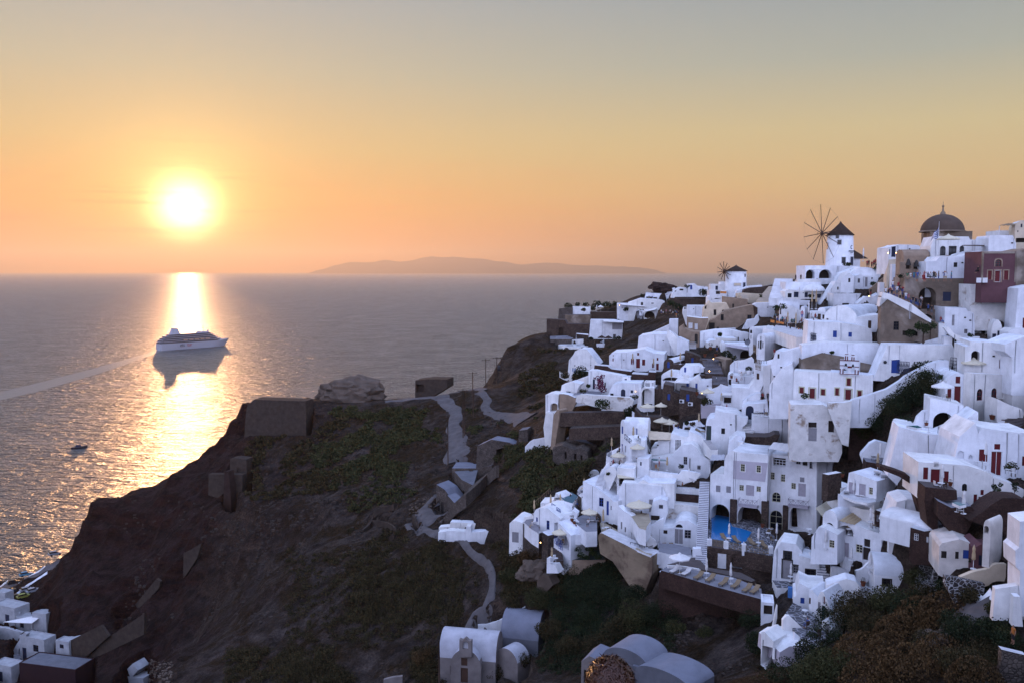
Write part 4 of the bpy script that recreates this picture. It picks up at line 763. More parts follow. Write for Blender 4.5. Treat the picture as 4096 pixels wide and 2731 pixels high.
H('cream undercroft wall below the curved balcony', 'p 405 620 415 412 640 474 705 478 762 410 765 640', '', 50, 3, 115.3, 'white_old')
H('white vaulted house with a half moon window under the canvas awning', 'v 232 482 384 745 585', 'Vd 265 612 343 682', 48, 6, 114.5)
H('white house front with an open porch and grey doors along the lower terrace', 'p 383 900 384 590 552 628 690 682 830 727 870 770 960 792 1005 850 1000 1000 560 1000', 'P 392 640 548 738 2;Wc 298 790 352 870;Sl 408 812 500 960;Od 655 780 718 862 .3;Wc 572 835 640 920;Od 640 865 720 1000 .4' .replace('Wc 298 790 352 870;', ''), 44, 3.5, 111.5)
H('white front beside the sloping stair wall with one paned window', 'p 110 900 120 760 190 655 235 660 384 735 384 900', 'Wc 298 790 352 870', 40, 3, 113)
H('dark brick cabin with a flat white roof and lattice', 'p 768 660 770 480 858 508 858 700', 'Wg 780 530 806 600', 48, 2.2, 113, 'stone_red', name='cabin', cat='cabin', down=.8)
H('pair of dark panels under the annexe terrace', 'b 285 110 425 250', '', -30, 1, 121, 'stone', par=0, name='terrace_screen', cat='wall')
H('white house side with a grey door beside the dark brick cabin', 'p 955 660 960 440 1030 430 1100 560 1080 700', 'Sg 968 515 1026 640;Sg 985 448 1020 500', 12, 5, 112)
H('white curvy seat wall with a fountain niche', 'p 910 780 915 680 960 620 1010 605 1060 640 1070 800', '', 14, 1, 107.5, name='seat_wall', cat='wall')
C(3050, 2100, 2.56)
H('white house with dark framed window and grey door below the pool', 'p 90 560 115 270 190 170 340 190 400 260 410 310 370 560', 'Wd 222 270 290 352;Sg 205 355 298 545;Wg 315 410 368 490', 22, 5, 119.5, trim='dark')
H('white lower wing with one dark framed window and a potted plant', 'p 365 570 375 310 580 355 600 540 570 610', 'Wd 445 455 535 548', 18, 4, 117.5, trim='dark')
ST('grey steps between the two lower houses', 640, 590, 645, 400, 2.2, 7, d0=115, d1=118)
ST('dark cobbled steps beside the pool', 470, 290, 390, 215, 2.0, 5, d0=121, d1=124)
Wl('white sloping stair wall below the tall parasol', '480 270 600 330 710 390', 1.0, .4, d=119)
Wl('white curved courtyard wall with a black stone base', '700 410 780 420 880 460', 1.8, .4, d=113.5)
Wl('white divider wall between two little courtyards', '815 360 860 290 910 225', 1.5, .4, d=114)
Wl('white divider wall beside the closed parasol', '950 460 1020 440 1060 390 1155 330', 1.6, .4, d=110)
H('white barrel roofed cottage with a dark framed window', 'w 1150 360 1490 650 520', 'Wd 1235 555 1312 630', 14, 5.5, 105, trim='dark')
H('white kitchen wall with a lattice panel', 'p 1160 590 1160 430 1240 400 1280 430 1250 640', '', 18, 2, 107.5)
T('lower hotel courtyard with pale paving', '590 610 700 580 880 530 1130 490 1150 600 900 640', 'floor_white', 111)
T('grey paved forecourt under the grey door', '100 560 380 580 380 640 150 640', 'paving', 118.5)
H('low rounded white platform above the vaulted cottage', 'p 640 690 655 612 740 582 860 546 960 575 1010 650 960 715', 'Od 783 636 803 662 .3', 16, 2.4, 104.5, down=.5)
Wl('long curved white parapet behind the vaulted cottage', '760 585 870 545 1000 590 1130 660 1230 680', .7, .5, d=106)
H('white cottage with a small blue window and a rounded corner', 'p 315 830 320 730 345 720 360 640 380 590 480 640 640 650 480 720 480 870 380 850', 'Sb 388 740 430 800', 16, 5, 107.5)
H('small blue garden gate in a white wall', 'b 262 640 345 720', '', 14, .6, 112, 'sky', 'sky', 'garden_gate', 'gate', par=0, down=.3)
C(3000, 2330, 2.56)
H('narrow white cottage wing with a brown window', 'p 600 300 605 70 640 75 700 150 690 340', 'Wk 603 150 622 215', 40, 4, 104, down=.6)
H('tall white vaulted cottage with teal doors and an arched red window', 'p 690 340 695 140 720 90 750 90 790 180 835 300 830 380 780 390', 'Ar 745 135 768 222;Sg 695 195 722 300;Dt 733 232 770 385;Sk 782 298 810 370', 44, 5, 101.5, down=.6)
H('white lower front of the vaulted cottage with a wide window', 'p 730 560 735 390 790 380 840 470 850 570 800 580', 'Sg 768 415 810 530', 44, 3, 98.5, down=.6)
Wl('white rim wall of the pebbled patio', '450 500 540 580 660 600 740 585', 1.2, .45, d=96.5, cap=None)
T('pebbled patio with crazy paving', '350 330 440 200 560 260 720 400 790 570 640 600 520 560 400 420', 'paving', 102.5, side='stone_white')
H('white tall narrow wing of the lowest cottage', 'p 110 800 115 500 150 500 240 600 230 720 160 850', 'Wg 128 580 140 640;Sg 228 665 250 780', 45, 3, 95.5, down=.4)
H('lilac end wall of the lowest cottage under the patio', 'p 290 830 305 710 400 650 560 640 720 640 480 840', '', -8, 5.5, 94.5, 'lilac', name='lowest_cottage', cat='house', down=.3)
Wl('long white stair kerb beside the patio steps', '225 480 250 330 275 220', .8, .5, d=105)
H('white framed planter with dried plants below the lounger terrace', 'b 115 200 245 370', 'Od 140 230 230 330 .5', 14, 3, 109, par=.2, name='planter', cat='planter')
Wl('stepped white wall between the patio and the pebbled stairs', '330 372 380 312 460 390 550 475', 2.4, .5, d=99)
C(2600, 2150, 2.56)
H('long low maroon wall of the sunbed terrace with a white coping', 'p 85 560 95 345 620 490 1155 640 1150 760 740 690', '', 26, .8, 119.5, 'stone_red', 'floor_white', 'retaining_wall', 'wall', down=4)
T('sunbed terrace with grey tiles', '110 330 185 285 480 330 850 400 1140 520 1150 630 620 485 380 410', 'floor_grey', 122, side='stone_red')
Wl('low white wall behind the row of sunbeds', '180 280 340 285 520 320 760 370 960 425 1080 470', 1.2, .35, d=123)
H('dark rubble stone front under the pool terrace with a door and a fireplace', 'p 570 300 585 85 960 145 1250 195 1240 420 1180 400 930 350', 'Sw 692 160 780 312;P 832 165 945 330 1;Od 1000 175 1060 270 .5;Gw 1100 180 1185 255;Od 1125 260 1195 330 .5', 22, 4, 127, 'stone', 'floor_dark', 'retaining_wall', 'wall')
T('pool deck with dark patterned tiles', '590 72 1250 185 1300 20 1240 -70 1100 -170 850 -255 560 -275', 'paving', 130, side='stone')
T('lower walkway in front of the dark rubble stone front', '180 270 480 190 580 300 930 355 1080 430 1040 450 760 370 340 285', 'floor_dark', 125, side='stone')
H('white party wall beside the stair of the pool', 'p 430 230 435 110 520 110 540 200 500 260', '', 14, 1, 128, name='party_wall', cat='wall')
ST('long straight white staircase beside the pool hotel', 520, 270, 560, -580, 1.6, 44, 'white', 'floor_grey', d0=126, d1=147)
C(2400, 1900, 2.56)
H('white house with a shuttered window and a blue door above the big terrace', 'p -180 380 -175 60 -60 110 90 220 190 300 185 430 90 420', 'Wb -10 228 36 318;Db 66 262 92 408', 32, 6, 149)
H('small sunlit white annex beside the blue door', 'p 88 420 92 220 140 270 190 260 185 430', 'Wd 108 310 118 355', 45, 4, 147)
H('big white vaulted house behind the large cream parasol', 'p 190 360 195 140 230 70 440 90 640 110 680 200 650 240 530 400 500 400', 'Dg 500 245 545 380;Od 360 300 395 350 .2', 14, 7, 146)
H('low white vault beside the big vaulted house', 'p 510 470 515 390 540 270 620 240 690 260 690 400 610 450', 'Wg 602 300 646 342;Od 520 410 610 465 .5', 14, 5, 143)
H('dark red stone house front under the white lattice rail', 'p 705 290 715 180 1045 205 1045 318', '', 14, 3, 147, 'stone_red', 'floor_grey', 'retaining_wall', 'wall', down=.2)
H('white parapet above the dark red stone front', 'p 718 180 720 115 790 125 975 140 1045 145 1045 205', '', 14, .5, 147.3, name='parapet', cat='wall', down=0)
H('white speckled wall with black stones below the dark red front', 'p 680 400 690 285 1045 318 1045 430 900 420', '', 14, 4, 145, 'white_old')
H('white vaulted guest house with a fan window over its grey door', 'p 570 690 575 540 750 540 770 500 820 460 900 460 1000 520 1045 560 1045 740 900 720', 'Vd 776 500 846 535;Dg 762 548 852 705;Wg 865 558 932 645;Od 645 560 690 600 .3', 14, 7, 139.5)
H('tall white shield shaped wall of the sunlit terrace', 'p 180 580 185 310 250 370 310 400 360 480 400 580 440 660 480 700 480 790 380 780 280 690', 'Sg 212 475 228 550;Sg 252 530 266 580', 45, 1.2, 140, name='terrace_wall', cat='wall', down=1)
Wl('white wavy stair wall above the two brown sunbeds', '470 515 520 510 570 480 600 455 650 435', 2.6, .4, d=140.5)
Wl('low white wall before the two brown sunbeds', '540 740 600 690 480 590', 1.2, .4, d=137)
Wl('low white parapet above the large white parasol', '545 780 640 800 740 820', 1.0, .4, d=133)
T('big cream terrace with the large parasol', '190 340 500 390 520 470 480 520 470 560 400 540 330 430', 'floor_sand', 145)
ST('cream steps down from the big terrace', 510, 770, 440, 560, 2.4, 12, 'white', 'floor_sand', d0=136.5, d1=141)
T('guest house patio with two brown sunbeds', '600 690 760 700 930 740 940 820 720 810 600 780', 'floor_grey', 137.5)
T('pointed lookout terrace with cream tiles', '20 590 0 480 60 490 180 560 300 690 470 790 540 800 520 820 300 730', 'floor_sand', 141.5, thick=.3)
H('tall tan retaining wall of the pointed lookout terrace', 'p -20 620 0 590 20 590 300 730 400 785 535 825 530 1010 440 1190 300 1060 130 880 0 800', '', 34, 3, 134, 'concrete', 'floor_white', 'retaining_wall', 'wall', down=1)
C(2000, 1900)
H('white house end with a blue window and low sun on its flank', 'p 600 960 605 680 640 610 740 580 850 590 1090 780 1080 830 970 850 960 1050 740 1000', 'Wb 645 750 675 830;Wb 832 808 886 972', 30, 6, 148)
H('flat roofed white house with an open corner porch', 'p 1270 1460 1270 1075 1320 1080 1740 1000 1745 1240 1330 1250', 'Wn 1668 1125 1728 1225', -8, 6, 141.5)
H('sunlit porch front under the lower parasol', 'p 960 1300 965 1130 1035 1170 1035 830 1270 1075 1265 1310 1140 1440', 'P 1010 1050 1240 1300 2', 50, 4, 142.5)
H('brown stone flank below the porch front', 'p 745 1320 748 1010 860 1080 860 1440', '', 50, 4, 146, 'stone_grey', 'white', 'retaining_wall', 'wall')
H('little white vaulted store with a grey gate', 'p 160 1240 170 860 210 820 260 805 400 850 410 990 400 1210', 'Sg 215 1015 335 1200', 18, 6, 152)
H('curved brown stone wall of the small dining balcony', 'p 410 1180 415 860 440 870 560 960 700 1040 700 1180', '', 40, 1, 149, 'stone_grey', 'white', 'retaining_wall', 'wall')
T('small dining balcony with blue grey floor', '430 840 470 790 600 770 700 930 690 1040 560 960', 'floor_grey', 150)
Wl('white wall behind the small dining balcony', '430 745 520 725 600 715', 1.3, .3, d=153)
T('parasol dining deck with dark planks', '1280 800 1500 700 1740 760 1740 1000 1540 1010', 'floor_grey', 146)
H('dark cave room behind the parasol dining deck', 'v 1390 650 1800 840 760', 'Pd 1410 670 1780 835 2', 14, 4, 149, 'stone', 'stone', 'cave_room', 'cave')
T('blue floored upper terrace', '1040 690 1060 650 1330 640 1390 690 1300 740 1100 720', 'floor_grey', 150)
Wl('white rear wall of the blue floored upper terrace', '960 600 1100 570 1320 555', 1.8, .3, d=153)
H('white roof block with steps beside the blue floored terrace', 'p 1090 800 1100 720 1300 700 1300 620 1390 690 1380 760', '', 14, 2, 147.5)
H('white upper cliff house with blue lattice and a rail', 'p 965 580 970 400 1000 310 1100 380 1160 440 1220 440 1230 500 1160 560', 'Sb 1108 395 1158 485', 40, 3, 155)
H('low white store with a dark door behind the closed parasols', 'p 725 580 725 490 930 480 935 560 900 620', 'Sn 795 525 885 600', 14, 4, 156)
H('brown stone front of the upper dining terrace', 'p 1390 540 1400 355 1540 460 1660 440 1665 560 1480 640', '', 24, 2, 153, 'stone_grey', 'white', 'retaining_wall', 'wall')
T('upper dining terrace on the cliff', '1400 350 1450 270 1660 250 1670 420 1540 450', 'floor_grey', 155)
Wl('white back wall of the upper dining terrace', '1380 280 1440 190 1550 160 1700 145', 1.6, .3, d=161)
T('pool terrace at the north end of the cliff hotel', '1010 320 1280 300 1400 370 1300 500 1160 460', 'teal', 158)
T('sloping planted bed with white rim', '1235 1515 1360 1250 1730 1240 1890 1510', 'green', 141, side='tan', name='planting_bed', cat='planter')
ST('dark stairs dropping below the porch front', 1040, 1540, 990, 1290, 1.8, 10, 'stone', 'floor_dark', d0=140, d1=144)
H('white and blue shower hut at the foot of the dark stairs', 'p 835 1720 840 1480 900 1480 905 1590 990 1600 1050 1720', '', 30, 2, 139, down=.3)
mat('rock_dark', (.035, .022, .02), .95, .4, .5, .9, 2, .1)
mat('rock_pale', (.11, .085, .07), .95, .4, .4, .9, 2, .1)
mat('rubble_wall', (.052, .040, .034), .95, .35, .8, .9, 3, .1)
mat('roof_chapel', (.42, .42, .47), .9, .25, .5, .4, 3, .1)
mat('roof_grey', (.13, .135, .16), .9, .25, .5, .4, 3, .15)  # grey darkened for both shade and aged concrete
mat('roof_dusk', (.17, .18, .225), .9, .2, .5, .4, 3, .15)  # shade and aged concrete both worked into this bluish grey
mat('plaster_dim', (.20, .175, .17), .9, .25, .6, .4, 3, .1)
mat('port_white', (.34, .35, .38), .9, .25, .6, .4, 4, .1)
mat('maroon', (.022, .007, .010), .9, .2, .6)
C(1100, 1400, 2.09)
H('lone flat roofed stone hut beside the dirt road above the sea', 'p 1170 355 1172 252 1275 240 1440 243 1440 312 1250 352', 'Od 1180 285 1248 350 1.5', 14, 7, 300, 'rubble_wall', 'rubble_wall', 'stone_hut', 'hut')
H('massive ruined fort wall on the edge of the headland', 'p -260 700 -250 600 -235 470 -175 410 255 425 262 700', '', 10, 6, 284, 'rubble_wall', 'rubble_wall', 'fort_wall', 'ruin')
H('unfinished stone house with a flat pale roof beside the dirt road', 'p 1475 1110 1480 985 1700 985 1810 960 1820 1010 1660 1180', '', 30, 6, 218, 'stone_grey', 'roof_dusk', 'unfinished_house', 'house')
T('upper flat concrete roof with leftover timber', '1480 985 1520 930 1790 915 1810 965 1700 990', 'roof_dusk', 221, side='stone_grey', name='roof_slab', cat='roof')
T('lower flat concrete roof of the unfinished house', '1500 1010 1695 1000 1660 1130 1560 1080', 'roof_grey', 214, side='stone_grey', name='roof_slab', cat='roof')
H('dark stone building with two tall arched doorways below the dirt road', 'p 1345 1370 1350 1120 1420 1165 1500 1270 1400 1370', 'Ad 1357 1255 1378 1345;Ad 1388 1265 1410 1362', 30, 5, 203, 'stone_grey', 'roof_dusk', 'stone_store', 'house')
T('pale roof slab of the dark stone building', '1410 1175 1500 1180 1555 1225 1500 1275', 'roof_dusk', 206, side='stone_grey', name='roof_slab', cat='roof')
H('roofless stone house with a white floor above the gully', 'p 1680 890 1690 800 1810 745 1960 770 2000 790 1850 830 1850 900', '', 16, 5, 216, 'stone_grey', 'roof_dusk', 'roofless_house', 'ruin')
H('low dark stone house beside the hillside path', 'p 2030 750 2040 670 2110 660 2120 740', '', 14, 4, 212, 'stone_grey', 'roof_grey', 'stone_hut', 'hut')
Wl('long brown wall running straight up the gully slope', '1380 1440 1500 1290 1620 1170 1740 1060 1860 960', 2.0, .8, 'stone_grey', d=None)
Wl('pale rounded wall of the old threshing floor', '730 1500 800 1440 820 1360 870 1310 1000 1285', .7, .45, 'rubble_wall')
Wl('lower pale wall of the old threshing floor', '810 1420 930 1430 1000 1470 1010 1510 950 1560', .7, .45, 'rubble_wall')
Wl('grey retaining wall above the white snack yard', '1155 1370 1180 1420 1200 1480', 1.6, .6, 'rubble_wall')
H('white painted yard walls at the bend of the path', 'p 1365 1500 1370 1480 1460 1470 1465 1435 1600 1440 1755 1455 1785 1500 1780 1530', '', 8, 2, 183, name='yard_wall', cat='wall')
H('second row of white yard walls with a gate pillar', 'p 1360 1550 1365 1520 1460 1505 1590 1515 1600 1470 1635 1470 1640 1520 1760 1510 1940 1520 1950 1590 1700 1590', '', 8, 2, 178, name='yard_wall', cat='wall')
for x_, y_ in ((1520, 540), (1400, 700), (1560, 720)): pass
C(1100, 2050, 2.138)
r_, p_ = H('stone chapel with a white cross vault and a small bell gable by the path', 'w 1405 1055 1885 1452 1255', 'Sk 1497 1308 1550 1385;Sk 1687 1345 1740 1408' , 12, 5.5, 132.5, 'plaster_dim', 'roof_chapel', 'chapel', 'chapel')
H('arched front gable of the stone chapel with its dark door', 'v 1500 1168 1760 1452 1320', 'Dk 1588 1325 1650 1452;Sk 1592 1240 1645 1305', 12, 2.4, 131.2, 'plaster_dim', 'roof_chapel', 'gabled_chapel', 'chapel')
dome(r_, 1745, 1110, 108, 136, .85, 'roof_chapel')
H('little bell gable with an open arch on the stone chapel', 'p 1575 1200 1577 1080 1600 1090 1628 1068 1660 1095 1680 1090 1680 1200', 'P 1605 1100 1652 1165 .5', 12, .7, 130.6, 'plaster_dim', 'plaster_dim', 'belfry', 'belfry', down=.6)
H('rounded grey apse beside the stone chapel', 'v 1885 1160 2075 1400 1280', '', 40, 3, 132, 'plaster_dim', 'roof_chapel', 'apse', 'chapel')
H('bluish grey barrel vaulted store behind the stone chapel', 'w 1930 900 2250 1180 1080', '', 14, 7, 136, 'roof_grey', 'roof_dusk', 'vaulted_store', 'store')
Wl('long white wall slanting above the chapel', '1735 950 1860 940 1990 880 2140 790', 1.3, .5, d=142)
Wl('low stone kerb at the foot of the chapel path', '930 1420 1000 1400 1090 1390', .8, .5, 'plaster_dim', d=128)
C(2100, 2030, 2.237)
H('bluish vaulted roof of a cave house behind the onlooker', 'v 700 1262 1100 1500 1380', '', 38, 5, 102, 'roof_grey', 'roof_dusk', 'vaulted_house', 'house')
H('long low vaulted roof in the lower slope', 'v 985 1452 1480 1640 1540', '', 44, 5, 97, 'roof_grey', 'roof_dusk', 'vaulted_house', 'house')
H('small white hut with rebar sticking from its corner', 'p 500 1600 505 1370 575 1325 660 1360 680 1400 690 1600', 'Od 525 1450 560 1568 .4', 26, 4, 103, 'plaster_dim', 'roof_dusk', 'hut', 'hut')
H('flat grey roof between the two vaults', 'b 960 1440 1210 1560', '', 30, 4, 100, 'roof_grey', 'roof_dusk', 'flat_house', 'house', par=0)
H('rough stone arch and rock at the foot of the white steps', 'p 90 690 110 640 160 590 210 610 250 690', '', 40, 2, 141, 'rock_pale', 'rock_pale', 'rock_arch', 'rock')
C(0, 1900, 1.887)
H('small roofless ruin tower on the headland slope', 'p 1735 0 1737 -125 1770 -130 1860 -120 1862 130', 'Od 1790 -60 1815 -20 .4', 12, 4, 268, 'rubble_wall', 'rubble_wall', 'ruined_tower', 'ruin')
H('ruined pale wall beside the dark chimney stack', 'p 1570 70 1575 -10 1830 -5 1825 90 1700 110', '', 10, 2, 264, 'rubble_wall', 'rubble_wall', 'ruined_wall', 'ruin')
H('tall dark tapering chimney stack in front of the ruined wall', 'p 1680 270 1690 60 1694 -30 1722 -30 1735 60 1750 260', '', 20, 2.6, 261, 'rock_dark', 'rock_dark', 'chimney_stack', 'chimney')
H('broken wall with a pale face halfway down the red cliff', 'p 1380 690 1385 585 1440 560 1520 510 1490 620 1400 670', '', 24, .8, 240, 'rubble_wall', 'rubble_wall', 'ruined_wall', 'ruin')
H('long pale ramp of the donkey stairs on the red cliff', 'p 870 1080 880 1060 1180 780 1210 800 1200 850 960 1030', '', 24, .8, 246, 'rubble_wall', 'rubble_wall', 'ramp', 'ramp')
H('zigzag concrete stair wall climbing from the port', 'p 570 1440 575 1370 820 1220 1090 1040 1085 1200 820 1330 640 1420', '', 24, .8, 228, 'rubble_wall', 'rubble_wall', 'stair_wall', 'wall')
H('upper zigzag stair wall at the port', 'p 515 1330 520 1250 760 1130 820 1215 560 1360', '', 24, .8, 230, 'rubble_wall', 'rubble_wall', 'stair_wall', 'wall')
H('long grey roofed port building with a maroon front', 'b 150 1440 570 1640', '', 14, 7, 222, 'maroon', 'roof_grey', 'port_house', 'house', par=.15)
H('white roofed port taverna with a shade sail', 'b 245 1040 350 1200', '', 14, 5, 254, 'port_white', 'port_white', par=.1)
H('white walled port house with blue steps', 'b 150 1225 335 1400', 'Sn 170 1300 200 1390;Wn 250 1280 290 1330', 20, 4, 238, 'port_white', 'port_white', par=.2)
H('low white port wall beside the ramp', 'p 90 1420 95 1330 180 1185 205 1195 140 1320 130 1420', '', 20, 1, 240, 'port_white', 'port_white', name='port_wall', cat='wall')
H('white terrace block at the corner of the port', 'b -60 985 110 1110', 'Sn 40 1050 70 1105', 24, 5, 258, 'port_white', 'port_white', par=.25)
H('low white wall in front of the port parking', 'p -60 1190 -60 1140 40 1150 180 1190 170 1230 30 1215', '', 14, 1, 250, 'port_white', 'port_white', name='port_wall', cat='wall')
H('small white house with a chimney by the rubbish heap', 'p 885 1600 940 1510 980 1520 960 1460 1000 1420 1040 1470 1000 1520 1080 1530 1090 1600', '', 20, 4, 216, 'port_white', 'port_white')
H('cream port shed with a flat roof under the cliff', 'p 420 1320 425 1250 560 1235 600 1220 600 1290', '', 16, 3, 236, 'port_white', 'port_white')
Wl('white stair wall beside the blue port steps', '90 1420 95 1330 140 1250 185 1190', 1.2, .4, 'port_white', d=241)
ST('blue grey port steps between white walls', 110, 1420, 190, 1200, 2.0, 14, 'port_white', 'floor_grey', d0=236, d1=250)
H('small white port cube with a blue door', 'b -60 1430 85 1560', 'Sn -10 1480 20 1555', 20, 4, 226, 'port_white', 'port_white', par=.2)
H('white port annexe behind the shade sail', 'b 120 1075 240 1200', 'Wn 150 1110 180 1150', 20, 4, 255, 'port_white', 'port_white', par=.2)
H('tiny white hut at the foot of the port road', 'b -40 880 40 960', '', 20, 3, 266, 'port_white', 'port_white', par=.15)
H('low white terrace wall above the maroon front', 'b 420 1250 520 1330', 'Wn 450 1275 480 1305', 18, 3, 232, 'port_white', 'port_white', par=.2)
SB = BVHTree.FromPolygons(SOLID_V, SOLID_F)
st = 8; gx = np.arange(-8, 4140, st); gy = np.arange(880, 2760, st)
DM = np.full((len(gy), len(gx)), -1.)
for j, y in enumerate(gy):
 for i, x in enumerate(gx):
  h = SB.ray_cast(CAM, ray(x, y).normalized())
  if h[0]: DM[j, i] = h[0].y
cp, sp_ = math.cos(PITCH), math.sin(PITCH)
def proj(X, Y, Z):
 dz = Z - CAM.z; f = Y * cp - dz * sp_; v = Y * sp_ + dz * cp
 f = np.where(f < .5, .5, f)
 return 2048 + X / f * F, 1365.5 - v / f * F
for it in range(90):
 px_, py_ = proj(XX, YY, ZZ)
 i = np.round((px_ - gx[0]) / st).astype(int); j = np.round((py_ - gy[0]) / st).astype(int)
 ok = (i >= 0) & (i < len(gx)) & (j >= 0) & (j < len(gy)) & (YY > 55)
 dm = np.where(ok, DM[np.clip(j, 0, len(gy) - 1), np.clip(i, 0, len(gx) - 1)], -1)
 bad = (dm > 0) & (YY < dm + 1.6)
 if not bad.any(): break
 ZZ = np.where(bad, ZZ - .3, ZZ)
ny_, nx_ = ZZ.shape
idx = np.arange(ny_ * nx_).reshape(ny_, nx_)
quads = np.stack([idx[:-1, :-1], idx[:-1, 1:], idx[1:, 1:], idx[1:, :-1]], -1).reshape(-1, 4)
quads = quads[ZZ.ravel()[quads].max(1) > -3]
jj, ii = np.nonzero(DM > 0); targets = [(ray(float(gx[i]), float(gy[j])).normalized(), DM[j, i]) for j, i in zip(jj, ii)]
zf_ = ZZ.ravel().copy(); xf_, yf_ = XX.ravel(), YY.ravel(); vq = quads
near_ = DM > 0
for _ in range(7): near_ = near_ | np.roll(near_, 1, 0) | np.roll(near_, -1, 0) | np.roll(near_, 1, 1) | np.roll(near_, -1, 1)
px_, py_ = proj(XX, YY, ZZ); i_ = np.clip(np.round((px_ - gx[0]) / st).astype(int), 0, len(gx) - 1); j_ = np.clip(np.round((py_ - gy[0]) / st).astype(int), 0, len(gy) - 1)
vq = quads[(near_[j_, i_].ravel() & (YY.ravel() > 55))[quads[:, 0]]]; vql = vq.tolist()
for it in range(14):
 bv = BVHTree.FromPolygons(np.stack([xf_, yf_, zf_], -1).tolist(), vql); low = set(); keep = []
 for d_, dm in targets:
  h = bv.ray_cast(CAM, d_)
  if h[0] and h[0].y < dm - .02: low.update(vql[h[2]]); keep.append((d_, dm))
 targets = keep
 if not low: break
 zf_[list(low)] -= .55
ZZ = zf_.reshape(ZZ.shape)
LV = np.stack([XX, YY, ZZ], -1).reshape(-1, 3)
me = bpy.data.meshes.new('ground'); me.vertices.add(len(LV)); me.vertices.foreach_set('co', LV.ravel())
me.loops.add(quads.size); me.loops.foreach_set('vertex_index', quads.ravel()); me.polygons.add(len(quads)); me.polygons.foreach_set('loop_start', np.arange(0, quads.size, 4)); me.polygons.foreach_set('loop_total', np.full(len(quads), 4))
me.polygons.foreach_set('use_smooth', np.ones(len(quads), bool)); me.update(); me.validate()
m = bpy.data.materials.new('hillside'); m.use_nodes = True; MATS['hillside'] = m
nt = m.node_tree; n = N(nt); b = nt.nodes['Principled BSDF']; b.inputs['Roughness'].default_value = .95; b.inputs['Specular IOR Level'].default_value = .1
gg = nt.nodes.new('ShaderNodeNewGeometry'); g = gg.outputs['Position']; nz = n('ShaderNodeSeparateXYZ', i0=gg.outputs['True Normal']).outputs[2]
px = n('ShaderNodeSeparateXYZ', i0=g).outputs
big = n.noise(.045, 5, .6, g); mid = n.noise(.22, 6, .65, g); fine = n.noise(1.3, 5, .7, g)
mpb = n('ShaderNodeMapping', i0=g); mpb.inputs['Scale'].default_value = (.12, .12, .55)
bed = n.noise(1.0, 5, .65, mpb.outputs[0], .5)
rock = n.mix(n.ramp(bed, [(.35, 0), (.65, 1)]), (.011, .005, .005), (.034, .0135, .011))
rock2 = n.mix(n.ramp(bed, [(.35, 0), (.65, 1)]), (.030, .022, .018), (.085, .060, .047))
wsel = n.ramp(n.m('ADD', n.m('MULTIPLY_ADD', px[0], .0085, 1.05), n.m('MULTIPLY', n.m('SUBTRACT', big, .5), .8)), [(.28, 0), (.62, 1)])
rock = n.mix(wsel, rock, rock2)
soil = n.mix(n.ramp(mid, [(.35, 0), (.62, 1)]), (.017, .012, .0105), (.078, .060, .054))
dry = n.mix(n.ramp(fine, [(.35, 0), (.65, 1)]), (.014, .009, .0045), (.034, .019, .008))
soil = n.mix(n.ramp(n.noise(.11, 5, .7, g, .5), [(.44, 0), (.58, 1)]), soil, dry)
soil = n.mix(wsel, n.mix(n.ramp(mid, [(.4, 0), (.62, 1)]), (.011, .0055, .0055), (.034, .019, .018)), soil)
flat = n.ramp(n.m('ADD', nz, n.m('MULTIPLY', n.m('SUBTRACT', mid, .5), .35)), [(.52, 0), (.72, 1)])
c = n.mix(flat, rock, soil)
sc_ = n.ramp(n.noise(2.6, 4, .7, g), [(.38, .6), (.66, 1.3)])
c = n.mix(1., c, sc_, 'MULTIPLY')
nt.links.new(c, b.inputs['Base Color'])
hh = n.m('ADD', n.m('ADD', n.m('MULTIPLY', n.noise(.35, 6, .75, g, .5), 1.6), n.m('MULTIPLY', n('ShaderNodeTexVoronoi', Scale=.8, Vector=g).outputs[0], .5)), n.m('MULTIPLY', bed, .8))
bn = n('ShaderNodeBump', Strength=1, Height=hh); bn.inputs['Distance'].default_value = 1.5
nt.links.new(bn.outputs[0], b.inputs['Normal'])
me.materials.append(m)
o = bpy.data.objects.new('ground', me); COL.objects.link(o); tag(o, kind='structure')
LQ = quads
LBVH = BVHTree.FromPolygons([tuple(v) for v in LV.tolist()], [tuple(q) for q in quads.tolist()])
def gz(x, y):
 h = LBVH.ray_cast(Vector((x, y, 400)), Vector((0, 0, -1)))
 return h[0].z if h[0] else 0.
def G(x, y):                           # where the pixel's ray meets the hillside
 h = LBVH.ray_cast(CAM, ray(x, y).normalized())
 return h[0] if h[0] else P(x, y, D(x, y))
AV = list(SOLID_V); AF = list(SOLID_F); k_ = len(AV)
step = 2
sub = idx[::step, ::step]; qq = np.stack([sub[:-1, :-1], sub[:-1, 1:], sub[1:, 1:], sub[1:, :-1]], -1).reshape(-1, 4)
ALLB = [BVHTree.FromPolygons(AV, AF), LBVH]
def cast(o, d):
 best = None
 for b_ in ALLB:
  h = b_.ray_cast(o, d)
  if h[0] and (best is None or h[3] < best[3]): best = h
 return best
def on(x, y):
 """the standing place under crop pixel x, y"""
 X_, Y_ = q(x, y); h = cast(CAM, ray(X_, Y_).normalized())
 if h is None: return P(X_, Y_, D(X_, Y_))
 p = h[0]; nn = h[1]
 if nn.dot(ray(X_, Y_)) > 0: nn = -nn
 if abs(nn.z) > .5: return p
 v = Vector((nn.x, nn.y, 0)).normalized() * .35; h2 = cast(p + v + Vector((0, 0, .05)), Vector((0, 0, -1)))
 return h2[0] if h2 and h2[3] < 6 else p + v
def pxm(p): return F / max(p.y, 1)
LAB = {}
ORD = ['', 'second ', 'third ', 'fourth ', 'fifth ', 'sixth ', 'seventh ', 'eighth ', 'ninth ', 'tenth ', 'eleventh ', 'twelfth ']
